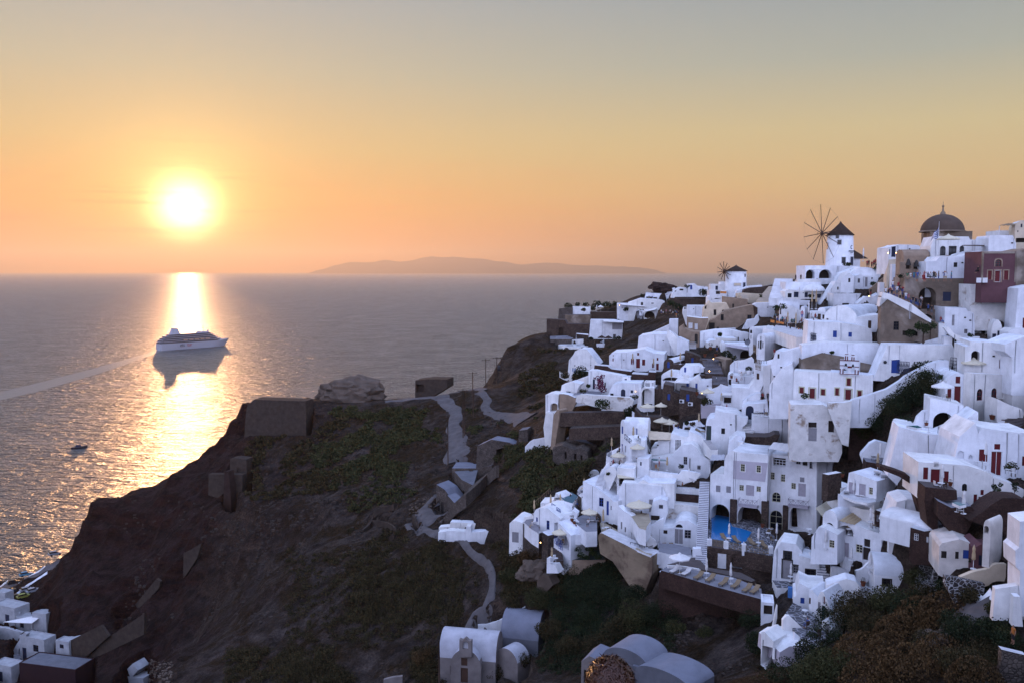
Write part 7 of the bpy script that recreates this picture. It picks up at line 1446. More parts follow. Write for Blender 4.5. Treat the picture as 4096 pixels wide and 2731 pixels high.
C(2350, 1600); rail('white slatted stair rail of the stone dining terrace', '1560 330 1750 240 1960 150', 1.0, 'frame_white', 'h', d=176, n_=18); rail('dark rail along the steps behind the villa', '1060 760 1140 930', 1.2, 'metal_dark', 'h', d=156, n_=8); rail('blue rail of the villa balcony', '665 690 790 800', .9, 'navy', 'x', d=153.4, n_=3); rail('blue rail of the cliff corner', '345 990 425 1030', 1.2, 'navy', 'x', d=155, n_=2)
C(2000, 1900); rail('blue lattice fence at the vaulted roof edge, upper panel', '925 650 990 690', 1.5, 'blue', 'x', d=150, n_=3); rail('blue lattice fence at the vaulted roof edge, lower panel', '1015 720 1085 770', 1.5, 'blue', 'x', d=148.6, n_=3); rail('blue lattice of the sunlit porch, upper panel', '980 1220 1035 1260', 1.6, 'blue', 'x', d=142.4, n_=2); rail('blue lattice of the sunlit porch, lower panel', '1055 1310 1115 1350', 1.6, 'blue', 'x', d=141.8, n_=2); rail('long rusty pole rail on the gully slope', '620 550 760 430 900 300', .8, 'wicker', 'o', d=163)
def shade(label, pts, d, m='canvas', post=2.4, name='awning', d2=None, ripple=.0):
 """a sloping canvas or reed sheet with posts at its outer corners"""
 c = [float(a) for a in pts.split()]; dd_ = [d, d, d2 or d + 3, d2 or d + 3]; p = [P(*q(c[2 * i], c[2 * i + 1]), dd_[i]) for i in range(4)]; o = p[0]; root = empty(name, (0, 0, 0), label, name.replace('_', ' ')); B = MB(); nx = 8
 for j in range(nx):
  a0, a1 = p[0].lerp(p[1], j / nx), p[0].lerp(p[1], (j + 1) / nx); b0, b1 = p[3].lerp(p[2], j / nx), p[3].lerp(p[2], (j + 1) / nx); s0 = Vector((0, 0, ripple * (j % 2))); s1 = Vector((0, 0, ripple * ((j + 1) % 2))); t = Vector((0, 0, -.08))
  B.add([a0 + s0, a1 + s1, b1 + s1, b0 + s0, a0 + s0 + t, a1 + s1 + t, b1 + s1 + t, b0 + s0 + t], [(0, 1, 2, 3), (7, 6, 5, 4), (0, 4, 5, 1), (2, 6, 7, 3), (0, 3, 7, 4), (1, 5, 6, 2)])
 B.build('sheet', m, root)
 if post:
  for a in (p[0], p[1]): MB().tube([a - Vector((0, 0, post)), a - Vector((0, 0, .08))], .06, 5).build('post', 'frame_white', root)
 return root
C(2350, 1600); shade('pale rolled reed awning over the dining tables', '1110 700 1490 705 1500 580 1075 545', 157, 'cream', 2.2, d2=160, ripple=.05); shade('cream canvas awning over the low porch', '535 1385 840 1390 845 1240 540 1220', 148.5, 'canvas', 2.3, d2=151)
C(3200, 1850, 2.56); shade('beige canvas awning stretched beside the hotel', '160 460 240 555 410 470 275 390', 118.5, 'canvas', 0, d2=124); shade('grey corrugated shade roof over the dim porch', '400 590 560 630 660 560 530 510', 113, 'canvas_tan', 0, d2=116, ripple=.08)
C(2750, 1600); shade('ragged white reed roof over the loggia', '1450 855 1860 930 1940 790 1540 750', 139.5, 'canvas_white', 2.4, d2=142.5, ripple=.06); shade('slatted pergola roof beside the lilac panel', '405 1075 665 1060 670 970 430 975', 143.5, 'grey_plaster', 2.2, d2=146, ripple=.06)
C(3100, 1250); shade('dark blue slatted pergola above the sunlit balcony', '600 210 900 240 940 200 610 190', 155, 'navy', 3.2, d2=157, ripple=.08)
C(2200, 1050); shade('long white shade roof of the blue door house', '1300 760 1725 795 1620 770 1230 740', 341.5, 'canvas_white', 2.6, d2=344); shade('white slatted pergola against the headland wall', '960 1060 1470 1085 1440 1050 960 1035', 331, 'canvas_white', 4.2, d2=334, ripple=.08); shade('small white shade roof at the cliff pool', '470 1275 690 1300 690 1280 480 1265', 316, 'canvas_white', 2.4, d2=319); shade('white canopy of the open porch house', '1690 885 1880 850 1940 800 1720 860', 326, 'canvas_white', 0, d2=329)
C(2650, 1300); shade('small white shade roof over the blue door', '215 1025 480 1035 490 1000 220 1010', 175.5, 'canvas_white', 2.6, d2=177.5); shade('pale reed shade roof over the grey courtyard', '1150 380 1580 455 1580 400 1130 340', 193.5, 'lilac', 3, d2=197, ripple=.06); shade('cream cafe canopy beside the lamp', '1060 1250 1240 1250 1240 1205 1060 1205', 165.5, 'canvas_white', 2.6, d2=168)
C(3596, 850); shade('bare timber pergola on the roof by the pink lit house', '1800 235 2110 235 2110 205 1950 205', 153, 'wicker', 4, d2=156, name='pergola', ripple=.1); shade('dark flat beam shade on the church terrace', '1130 592 1530 600 1530 585 1180 585', 150, 'stone', 0, d2=153)
C(2000, 1900); shade('white canvas shade of the upper dining terrace', '1440 235 1660 250 1690 205 1480 215', 156, 'canvas', 2.4, d2=159)
C(0, 1900, 1.887); shade('white triangular shade sail at the port', '25 1105 240 1115 345 1040 250 1060', 252, 'canvas_white', 3, d2=256, name='shade_sail')
def pot(x, y, label, plant=.5, d=None, r=.24, cat='potted plant', group='potted plants', kind='round'):
 p = spot(x, y, d=d); root = empty('potted_plant', p, label, cat, group); MB().lathe([(r * .65, 0), (r, r * 1.6), (r * 1.08, r * 1.65), (r * .9, r * 1.6)], (0, 0, 0), 12).build('pot', 'terracotta', root)
 leaf_mesh([(Vector((0, 0, r * 1.7 + plant * (.9 if kind != 'ball' else 2.2))), plant)], 90 if kind != 'ball' else 200, plant * .3, 'leaves', 'leaf_olive', root)
 if kind == 'ball': MB().tube([(0, 0, r), (0, 0, r * 1.7 + plant * 2)], .04, 5).build('stem', 'wood_dark', root)
def leaf_mat(name, c1, c2, c3):
 m = bpy.data.materials.new(name); m.use_nodes = True; nt = m.node_tree; n = N(nt); b = nt.nodes['Principled BSDF']; b.inputs['Roughness'].default_value = .8; b.inputs['Specular IOR Level'].default_value = .15
 gg = nt.nodes.new('ShaderNodeNewGeometry'); c = n.ramp(gg.outputs['Random Per Island'], [(0, c1), (.5, c2), (1, c3)]); k = n.ramp(n.noise(.35, 4, .6, gg.outputs['Position']), [(.3, .55), (.7, 1.3)])
 nt.links.new(n.mix(1., c, k, 'MULTIPLY'), b.inputs['Base Color']); MATS[name] = m
leaf_mat('leaf_green', (.012, .020, .007), (.022, .036, .011), (.040, .055, .018)); leaf_mat('leaf_olive', (.022, .026, .010), (.036, .038, .014), (.055, .052, .020)); leaf_mat('leaf_dry', (.034, .020, .009), (.066, .037, .015), (.10, .060, .025)); leaf_mat('leaf_magenta', (.05, .006, .022), (.11, .012, .05), (.16, .03, .08)); leaf_mat('leaf_dark', (.008, .013, .006), (.014, .022, .009), (.026, .034, .014)); leaf_mat('leaf_mix', (.020, .016, .007), (.034, .030, .012), (.055, .036, .015))
def leaf_arrays(blobs, n_, size, rs, shell=.55, up=.3):
 C_, S_ = [], []
 tot = sum(r ** 2 for c, r in blobs)
 for c, r in blobs:
  k = max(6, int(n_ * r * r / tot)); d_ = rs.normal(size=(k, 3)); d_ /= np.linalg.norm(d_, axis=1)[:, None] + 1e-9; rr = r * (shell + (1 - shell) * rs.random(k) ** .6); pos = d_ * rr[:, None]; pos[:, 2] *= .85; C_.append(pos + np.array(c)); S_.append(np.full(k, size))
 c = np.concatenate(C_); s = np.concatenate(S_) * rs.uniform(.6, 1.4, len(c)); k = len(c); a = rs.normal(size=(k, 3)); a[:, 2] += up; a /= np.linalg.norm(a, axis=1)[:, None]; b = np.cross(a, rs.normal(size=(k, 3))); b /= np.linalg.norm(b, axis=1)[:, None] + 1e-9
 v = np.stack([c - b * s[:, None] * .32, c + a * s[:, None] * .5 - b * s[:, None] * .0, c + b * s[:, None] * .32, c - a * s[:, None] * .5], 1); return v.reshape(-1, 3)
RS = np.random.default_rng(11)
def leaf_mesh(blobs, n_, size, name, m, parent=None, up=.3, shell=.55):
 v = leaf_arrays([((b[0].x, b[0].y, b[0].z), b[1]) for b in blobs], n_, size, RS, shell, up); k = len(v) // 4; me = bpy.data.meshes.new(name); me.vertices.add(len(v)); me.vertices.foreach_set('co', v.ravel()); me.loops.add(len(v)); me.loops.foreach_set('vertex_index', np.arange(len(v))); me.polygons.add(k); me.polygons.foreach_set('loop_start', np.arange(0, len(v), 4)); me.polygons.foreach_set('loop_total', np.full(k, 4)); me.update(); me.materials.append(MATS[m]); o = bpy.data.objects.new(name, me); COL.objects.link(o)
 if parent: o.parent = parent
 return o
C(2000, 1900)
for i, (x, y) in enumerate(((1290, 830), (1330, 880), (1380, 930), (1430, 975), (1495, 1020))): pot(x, y, 'terracotta pot of the roof edge row, ' + ('topmost', 'second from the top', 'in the middle', 'fourth from the top', 'lowest and largest')[i], .42 if i in (0, 4) else .28, d=144.5 - i * .4, r=.3)
pot(680, 980, 'terracotta pot on the small dining balcony', .25, d=148, r=.3); pot(1320, 640, 'dark pot on the wall of the blue floored terrace', .3, d=150, r=.25)
C(3100, 950)
C(2650, 1300)
pot(860, 440, 'spiky cactus in a tall pot by the white wall', .55, d=199, r=.4); pot(955, 570, 'terracotta pot at the top of the central staircase', .35, d=192, r=.4); pot(620, 1250, 'terracotta pot on the dark stone house corner', .35, d=170, r=.35); pot(760, 570, 'pale amphora at the blue gate', .25, d=192, r=.4); pot(1240, 950, 'terracotta pot at the oval chair terrace', .3, d=174, r=.35)
C(3200, 1850, 2.56)
pot(878, 395, 'terracotta pot on the lilac annexe ledge', .2, d=114, r=.25); pot(435, 145, 'dark bowl plant on the dark panel corner', .3, d=121, r=.25)
C(3050, 2100, 2.56)
pot(1030, 620, 'terracotta pot on the curved vault roof', .3, d=104, r=.32); pot(710, 615, 'stone pot beside the grey steps', .15, d=112, r=.3); pot(530, 590, 'leafy plant under the dark framed window', .4, d=116, r=.28); pot(1160, 530, 'dark plant on the kitchen wall', .35, d=107, r=.3); pot(445, 590, 'grey pot by the lower wing', .3, d=116.5, r=.35)
C(2600, 2150, 2.56)
C(2800, 1850, 2.56)
o_ = pot(640, 660, 'terracotta pot with a tall plant at the hotel pier', .5, r=.32, d=137)
C(3596, 1850, 2.56)
pot(525, 235, 'terracotta pot beside the red shutter', .2, d=98, r=.25)
C(3596, 1500)
pot(1665, 790, 'dark red jar on the ledge of the lilac flank', .1, d=118, r=.35); pot(490, 905, 'plant bowl beside the emerald pool', .2, d=116, r=.25)
def dish(x, y, rpx, d, label, yaw=20):
 r = rpx / CR[2] * d / F; c = P(*q(x, y), d); root = empty('dish_antenna', c, label, 'dish antenna', 'dish antennas'); o = MB().lathe([(r * i / 6, (i / 6) ** 2 * r * .3) for i in range(7)], (0, 0, 0), 22).build('dish', 'roof_grey', root); o.matrix_local = Matrix.Rotation(R(-yaw), 4, 'Z') @ Matrix.Rotation(R(68), 4, 'X'); MB().tube([(0, .1, -r * 1.4), (0, .15, 0)], .05, 5).build('mount', 'steel', root); MB().tube([(0, -r * .9, .05), (0, 0, -r * .5)], .02, 4).build('arm', 'steel', root)
C(3200, 1550); dish(1010, 1035, 72, 140, 'larger round dish antenna before the brown wall'); dish(1150, 1080, 55, 139.5, 'smaller round dish antenna beside the larger one')
C(2650, 1300); dish(1530, 310, 55, 186, 'grey dish antenna at the shed roof', 40)
C(3596, 1500); dish(700, 30, 60, 128, 'dim dish antenna among the bushes', 10)
def ac(x, y, d, label, yaw=15):
 p = P(*q(x, y), d); root = empty('air_conditioner', p, label, 'air conditioner', 'air conditioners', R(-yaw)); MB().box((0, 0, 0), (.9, .35, .65)).build('casing', 'metal_white', root); MB().lathe([(.001, 0), (.24, 0), (.26, .02)], (0, 0, 0), 14).build('fan', 'metal_dark', root).matrix_local = Matrix.Translation((-.12, -.185, 0)) @ Matrix.Rotation(R(90), 4, 'X')
C(2750, 1600); ac(1890, 730, 141.5, 'air conditioner on the hotel roof edge')
C(3100, 1250); ac(1985, 885, 137, 'air conditioner beside the blue door')
C(2650, 1300); ac(345, 1360, 170, 'white conditioner box on the dark stone house'); ac(500, 1410, 169, 'air conditioner cage by the dark stair')
def lamp(x, y, d, label):
 root = empty('wall_lamp', P(*q(x, y), d), label, 'lamp', 'lit wall lamps'); MB().lathe([(.001, -.10), (.07, -.05), (.085, .03), (.04, .09), (.001, .1)], (0, -.05, 0), 10).build('bulb', 'lamp_glow', root); MB().box((0, .1, 0), (.12, .12, .22)).build('bracket', 'metal_dark', root)
C(3100, 950); lamp(2025, 280, 179, 'glowing lamp left of nothing'.replace('left of nothing', 'on the hotel wall, seaward of the door')); lamp(2168, 280, 179, 'glowing lamp on the hotel wall, inland of the door'); lamp(1685, 1055, 189, 'glowing lamp at the foot of the tan stair wall')
C(2650, 1300); lamp(910, 605, 189, 'glowing lamp at the top of the central staircase'); lamp(955, 1100, 173, 'glowing lamp by the short stone stairs'); lamp(525, 1155, 174, 'glowing lamp on the blue door house'); lamp(705, 1215, 171, 'glowing lamp above the dark stone house'); lamp(840, 820, 180, 'glowing lamp on the white rounded roof')
C(2200, 1350); lamp(1530, 960, 185.5, 'glowing globe by the hanging basket')
C(2350, 1600); lamp(1580, 265, 174, 'glowing lamp under the dining terrace stairs')
C(2000, 1900); lamp(725, 1200, 145.5, 'glowing lamp on the brown stone flank'); lamp(915, 385, 158, 'glowing lamp beside the cliff pool')
C(2200, 1050); lamp(1248, 770, 343, 'glowing lamp on the far blue door house')
C(3596, 1500)
C(3596, 850)
kk = P(*q(1285, 1140), 146.5); root = empty('kiosk', kk, 'tiny red wooden shrine house on the crowded terrace', 'shrine'); MB().box((0, 0, .8), (1.2, .9, 1.6)).build('body', 'red', root); MB().add([(-.75, -.6, 1.6), (.75, -.6, 1.6), (.75, .6, 1.6), (-.75, .6, 1.6), (0, -.6, 2.15), (0, .6, 2.15)], [(0, 1, 4), (1, 2, 5, 4), (2, 3, 5), (3, 0, 4, 5)]).build('roof', 'red', root)
C(2600, 1050)
tag(MB().add([P(*q(a, b), 297.5) for a, b in ((1258, 515), (1370, 520), (1370, 560), (1258, 555))] + [P(*q(a, b), 297.8) for a, b in ((1258, 515), (1370, 520), (1370, 560), (1258, 555))], [(0, 1, 2, 3), (7, 6, 5, 4), (0, 4, 5, 1), (1, 5, 6, 2), (2, 6, 7, 3), (3, 7, 4, 0)]).build('cafe_screen', 'orange_panel'), 'orange timber screen of the windmill cafe', 'screen')  # orange is painted as base colour only
C(3100, 1250)
for i, pp in enumerate((((-80, 130), (-10, 140), (-10, 190), (-80, 175)), ((20, 150), (160, 175), (160, 215), (20, 185)))):
 tag(MB().add([P(*q(a, b), 181 + i) for a, b in pp] + [P(*q(a, b), 181.3 + i) for a, b in pp], [(0, 1, 2, 3), (7, 6, 5, 4), (0, 4, 5, 1), (1, 5, 6, 2), (2, 6, 7, 3), (3, 7, 4, 0)]).build('orange_screen', 'orange_panel'), ('orange sunlit windscreen at the seaward corner of the dining terrace', 'orange sunlit windscreen along the dining terrace')[i], 'windscreen', 'sunlit windscreens')  # plain orange base colour, the screens emit nothing
C(2600, 1050); ST('long outdoor stairs between pale walls on the ridge', 2080, 705, 2290, 430, 5.0, 16, 'cream', 'floor_grey', d0=232, d1=262); ST('short dark stairs beside the rubble wall', 1710, 650, 1660, 560, 2.2, 7, 'cream', 'floor_grey', d0=268, d1=278)
C(3100, 950); ST('blue white stairs beside the domed house', 60, 1110, 160, 740, 4.5, 18, 'white', 'floor_white', d0=214, d1=232)
C(2650, 1300); ST('central stone staircase with pale edges', 930, 880, 850, 600, 3.6, 12, 'stone', 'floor_grey', d0=178, d1=190); ST('short stone stairs below the central staircase', 1030, 1080, 1025, 920, 3.0, 7, 'stone', 'floor_grey', d0=171.5, d1=177)
C(2750, 1600); ST('narrow steps beside the green door house', 480, 890, 340, 710, 1.3, 9, 'white', 'floor_grey', d0=150.5, d1=155); ST('white steps below the navy arched door', 1040, 640, 1130, 420, 2.2, 8, 'white', 'floor_grey', d0=153, d1=157)
C(3596, 1500); ST('dark brown steps at the edge of the view', 2090, 980, 2260, 760, 4.0, 9, 'stone', 'floor_dark', d0=112, d1=117)
C(3200, 1850, 2.56); ST('white steps running down past the lilac annexe', 1270, 380, 1120, 190, 2.0, 14, 'white', 'floor_grey', d0=112, d1=118)
r9 = random.Random(12)
for lb in WALLS:
 root, pl = HPL[lb][:2]; out, hs = OUTS[lb]; us = [a for a, b in out]; w_ = max(us) - min(us); vt = max(b for a, b in out)
 if w_ < 3 or vt < 2.2: continue
 for k in range(1 if w_ < 7 else 2):
  for t_ in range(8):
   u = min(us) + w_ * r9.uniform(.08, .92)
   if any(min(a for a, b in h) - .3 < u < max(a for a, b in h) + .3 for h in hs): continue
   top = None
   for (a, b), (c, d_) in zip(out, out[1:] + out[:1]):
    if min(a, c) <= u <= max(a, c) and abs(c - a) > 1e-4: v = b + (d_ - b) * (u - a) / (c - a); top = v if top is None else max(top, v)
   if top is None or top < 1: continue
   MB().tube([pl.w(u, .1, -.05), pl.w(u + r9.uniform(-.1, .1), top * .5, -.05), pl.w(u, top - .15, -.05)], r9.choice((.03, .045)), 4).build('drainpipe', r9.choice(('grey_plaster', 'steel', 'grey_plaster')), root); break
 if r9.random() < .5:
  u = min(us) + w_ * r9.uniform(.1, .9); v = vt * r9.uniform(.35, .7)
  if not any(min(a for a, b in h) - .3 < u < max(a for a, b in h) + .3 for h in hs): MB().box(pl.w(u, v, -.02), (.3, .08, .22), Matrix.Rotation(math.atan2(pl.e.y, pl.e.x), 3, 'Z')).build('vent', 'dark', root)
C(3596, 850)
for b_ in ((1482, 700, 1512, 1250), (1512, 700, 2075, 738), (2075, 700, 2110, 1250)): face('dark red plastered house', *b_, 'quoin', 'stucco', .06, .3)
mat('road_dirt', (.105, .095, .098), .95, .35, .5, .5, 3, .1); mat('path_dirt', (.10, .09, .092), .95, .3, .6, .5, 3, .1)
PATHP = []
def strip(name, pts, wds, m, lift=.32):
 g_ = [G(x, y) for x, y in pts]; s = []
 for i in range(len(g_) - 1):
  p0, p1, p2, p3 = g_[max(i - 1, 0)], g_[i], g_[i + 1], g_[min(i + 2, len(g_) - 1)]; w0, w1 = wds[i], wds[i + 1]; nn_ = max(3, int((p2 - p1).length / 1.0))
  for k in range(nn_):
   t = k / nn_; p = .5 * ((2 * p1) + (p2 - p0) * t + (2 * p0 - 5 * p1 + 4 * p2 - p3) * t * t + (3 * p1 - p0 - 3 * p2 + p3) * t ** 3); s.append((p, w0 + (w1 - w0) * t))
 s.append((g_[-1], wds[-1])); PATHP.extend((p.x, p.y, w_) for p, w_ in s); B = MB(); nl = 6
 for i, (p, w_) in enumerate(s):
  t = s[min(i + 1, len(s) - 1)][0] - s[max(i - 1, 0)][0]; t.z = 0; t = t.normalized() if t.length > 1e-6 else Vector((0, 1, 0)); sd = Vector((-t.y, t.x, 0))
  for j in range(nl + 1):
   f = (j / nl - .5) * w_ * (1 + .16 * math.sin(i * .7 + j)); x, y = p.x + sd.x * f, p.y + sd.y * f; B.v.append((x, y, gz(x, y) + lift * (1 if 0 < j < nl else -.8)))
  if i:
   for j in range(nl): a = (i - 1) * (nl + 1) + j; B.f.append((a, a + 1, a + nl + 2, a + nl + 1)); B.sm.append(True)
 return tag(B.build(name, m), kind='structure')
strip('road', [(1540, 1608), (1640, 1596), (1746, 1587), (1784, 1606), (1813, 1634), (1825, 1668), (1813, 1697), (1820, 1735), (1830, 1775), (1826, 1815), (1820, 1850)], [6, 7, 6, 5, 4.5, 4.5, 4.5, 5, 6.5, 7.5, 6], 'road_dirt')
strip('road', [(1700, 1588), (1790, 1560), (1880, 1548), (1940, 1535)], [5, 4, 3.5, 2.5], 'road_dirt', .3)
strip('path', [(1915, 1570), (1950, 1598), (1940, 1628), (1985, 1656), (2057, 1668), (2105, 1678)], [3, 3, 3.5, 4, 6, 7], 'path_dirt')
strip('path', [(1655, 2090), (1680, 2120), (1745, 2139), (1820, 2153), (1872, 2195), (1923, 2237), (1961, 2279), (1970, 2321), (1965, 2377), (1942, 2438), (1904, 2485), (1872, 2532)], [5, 4, 2.6, 1.6, 1.5, 1.4, 1.4, 1.5, 1.7, 2, 2.4, 2.6], 'path_dirt')
strip('path', [(1790, 1985), (1760, 2020), (1720, 2050), (1690, 2080), (1655, 2105)], [4, 7, 9, 8, 6], 'path_dirt', .3)
strip('road', [(-60, 2385), (60, 2330), (130, 2288), (200, 2245), (245, 2212)], [7, 6, 6, 5.5, 5], 'road_dirt', .4)
tag(strip('kerb', [(3830, 2362), (3893, 2385), (3971, 2412), (4057, 2446), (4110, 2470)], [.5] * 5, 'white', .45), 'long white kerb crossing the bare gravel slope', 'kerb')['kind'] = 'thing'
strip('path', [(3840, 2440), (3900, 2470), (3960, 2500)], [4, 6, 5], 'path_dirt', .25)
tag(strip('kerb', [(-20, 2415), (45, 2392), (100, 2352), (150, 2318), (190, 2292)], [.5] * 5, 'white', .7), 'long white kerb between the port road and the parking', 'kerb')['kind'] = 'thing'
tag(strip('kerb', [(-20, 2362), (40, 2325), (110, 2280), (180, 2243)], [.5] * 4, 'white', .7), 'thin white kerb on the sea side of the port road', 'kerb')['kind'] = 'thing'
def rock(label, c, r, seed, m='rock_pale', name='boulder', cat='rock', group=None, sq=1.):
 bm = bmesh.new(); bmesh.ops.create_icosphere(bm, subdivisions=4, radius=1)
 for v in bm.verts:
  d_ = v.co.normalized(); f = 1 + .28 * noise.fractal(d_ * 1.6 + Vector((seed, 0, 0)), 1, 2, 5) + .1 * noise.fractal(d_ * 6 + Vector((seed, 3, 0)), 1, 2, 3); v.co = Vector((d_.x * r[0], d_.y * r[1], max(d_.z, -.4) * r[2])) * f
 me = bpy.data.meshes.new(name); bm.to_mesh(me); bm.free(); me.materials.append(MATS[m]); o = bpy.data.objects.new(name, me); COL.objects.link(o); o.location = c; return tag(o, label, cat, group)
rock('big pale rock mound standing on the headland edge above the sea', G(1400, 1590) + Vector((0, 3, 1.0)), (11.5, 6, 5.5), 3.1, name='rock_mound'); rock('smaller hollow rock beside the big rock mound', G(1310, 1588) + Vector((0, 2, .3)), (4.2, 3, 3.2), 8.4, name='rock_mound')
C(2200, 1050); rock('big round dark boulder on the skyline above the far white terrace', P(*q(1950, 440), 352), (7.8 / 2, 3, 1.9), 1.7, 'rock_dark'); rock('flat dark rock ridge next to the round boulder', P(*q(2080, 480), 352), (5, 3, 2.0), 5.7, 'rock_dark')
C(1100, 2050, 2.138); rock('pale grey boulder at the bend of the footpath wall', G(2150, 2290), (3.2, 2.4, 2.4), 2.2)
for i, (x, y, r_) in enumerate(((3748, 2552, .9), (3765, 2540, .6), (3708, 2553, 1.0), (3720, 2572, .7), (3790, 2518, .7), (3740, 2580, .6), (3772, 2562, .7), (3698, 2575, .5))): rock('pale stone of the little heap in the dry shrubs, ' + ('largest', 'beside the top stone', 'seaward edge', 'below the seaward one', 'top of the heap', 'lowest', 'inland edge', 'smallest')[i], G(x, y) + Vector((0, 0, r_ * .2)), (r_, r_ * .8, r_ * .7), i * 1.3, 'rock_pale', 'stone', 'rock', 'stones of the little heap')
def shrub(x, y, rpx, label, m='leaf_green', d=None, n_=None, group=None, name='shrub', cat='shrub', blobs=5, flat=.8, scale=1., up=.3, lf=None, at_=None):
 p = at_ if at_ is not None else (spot(x, y, d=d)); r = rpx / CR[2] * p.y / F * scale; rr = random.Random(int(x * 7 + y * 13)); bl = [(Vector((0, 0, r * .35)), r * .75)]
 for i in range(blobs):
  a = rr.uniform(0, 6.28); bl.append((Vector((math.cos(a) * r * .55, math.sin(a) * r * .45, r * rr.uniform(.1, .75) * flat)), r * rr.uniform(.35, .55)))
 lf = lf or max(.10, min(.34, p.y * .0017)); n_ = n_ or int(min(3600, max(150, 20 * r * r / (lf * lf))))
 o = leaf_mesh(bl, n_, lf, name, m, None, up, .5); o.location = p; return tag(o, label, cat, group)
def tree(x, y, rpx, hpx, label, m='leaf_green', d=None, group=None):
 p = spot(x, y, d=d); k = p.y / F / CR[2]; r = rpx * k; h = hpx * k; root = empty('tree', p, label, 'tree', group); rr = random.Random(int(x + y)); B = MB().tube([(0, 0, -.5), (0, 0, h * .35), (r * .1, 0, h * .6)], [r * .09, r * .07, r * .04], 7)
 for i in range(4): a = rr.uniform(0, 6.28); B.tube([(0, 0, h * .35), (math.cos(a) * r * .5, math.sin(a) * r * .5, h * .7)], [r * .05, r * .02], 5)
 B.build('trunk', 'wood_dark', root); bl = [(Vector((0, 0, h * .68)), r * .6)]
 for i in range(7): a = rr.uniform(0, 6.28); bl.append((Vector((math.cos(a) * r * .6, math.sin(a) * r * .6, h * rr.uniform(.45, .92))), r * rr.uniform(.3, .5)))
 lf = max(.12, p.y * .0017); leaf_mesh(bl, int(min(2600, 8 * r * h / (lf * lf))), lf, 'crown', m, root, .3, .45); return root
C(0, 0, 1)
near = [(3450, 2640, 120, 'd'), (3330, 2690, 110, 'g'), (3560, 2610, 90, 'd'), (3600, 2560, 110, 'd'), (3690, 2500, 120, 'd'), (3780, 2470, 110, 'd'), (3640, 2700, 130, 'd'), (3480, 2740, 120, 'd'), (3760, 2650, 120, 'd'), (3850, 2690, 120, 'm'), (3880, 2570, 110, 'k'), (3960, 2560, 100, 'k'), (3700, 2590, 80, 'm'), (3820, 2520, 80, 'k'), (3920, 2640, 100, 'm'), (3990, 2660, 90, 'm'), (3250, 2730, 110, 'g'), (3150, 2720, 100, 'k'), (3560, 2690, 100, 'd'), (3900, 2730, 110, 'd'), (4040, 2600, 80, 'k'), (4060, 2450, 55, 'g'), (3990, 2460, 60, 'g'), (4020, 2560, 70, 'g'), (3960, 2510, 50, 'k')]
KN = dict(d=('leaf_dry', 'rust brown thorn dome'), g=('leaf_olive', 'olive green rounded bush'), m=('leaf_mix', 'brownish green bush'), k=('leaf_dark', 'dark green bush'))
PL_ = ['by the lowest cottage', 'at the bottom edge, darkest side', 'behind the cottage thorn dome', 'high on the dry bank', 'under the bare patch', 'just below the bare patch', 'at the bottom edge of the dry bank', 'cut by the frame beside the olive bush', 'below the stone heap', 'inland of the stone heap', 'under the gravel slope', 'beside the iron garden gate', 'between the thorn domes and the stone heap', 'above the stone heap', 'in front of the iron gate', 'close to the rubble corner', 'at the bottom edge under the cottage', 'beside the end wall of the cottage', 'between two thorn domes', 'at the bottom edge below the gate', 'next to the person by the scrub', 'beside the tower house', 'on the gravel slope', 'above the rubble corner', 'at the kerb end']
def thorn(label, p, rpx):
 r = rpx * p.y / F * .95; o = leaf_mesh([(Vector((0, 0, r * .15)), r), (Vector((r * .3, -r * .2, 0)), r * .8), (Vector((-r * .35, r * .1, 0)), r * .75)], 3400, r * .085, 'thorn_bush', 'leaf_dry', None, .9, .86); o.location = p; o.scale = (1, 1, 1.05); return tag(o, label, 'shrub', 'bushes of the near slope')
for (x, y, r, k), pl_ in zip(near, PL_):
 if k == 'd': thorn(f'{KN[k][1]} {pl_}', G(x, y), r)
 else: shrub(x, y, r, f'{KN[k][1]} {pl_}', KN[k][0], at_=G(x, y), group='bushes of the near slope', blobs=7, lf=.17)
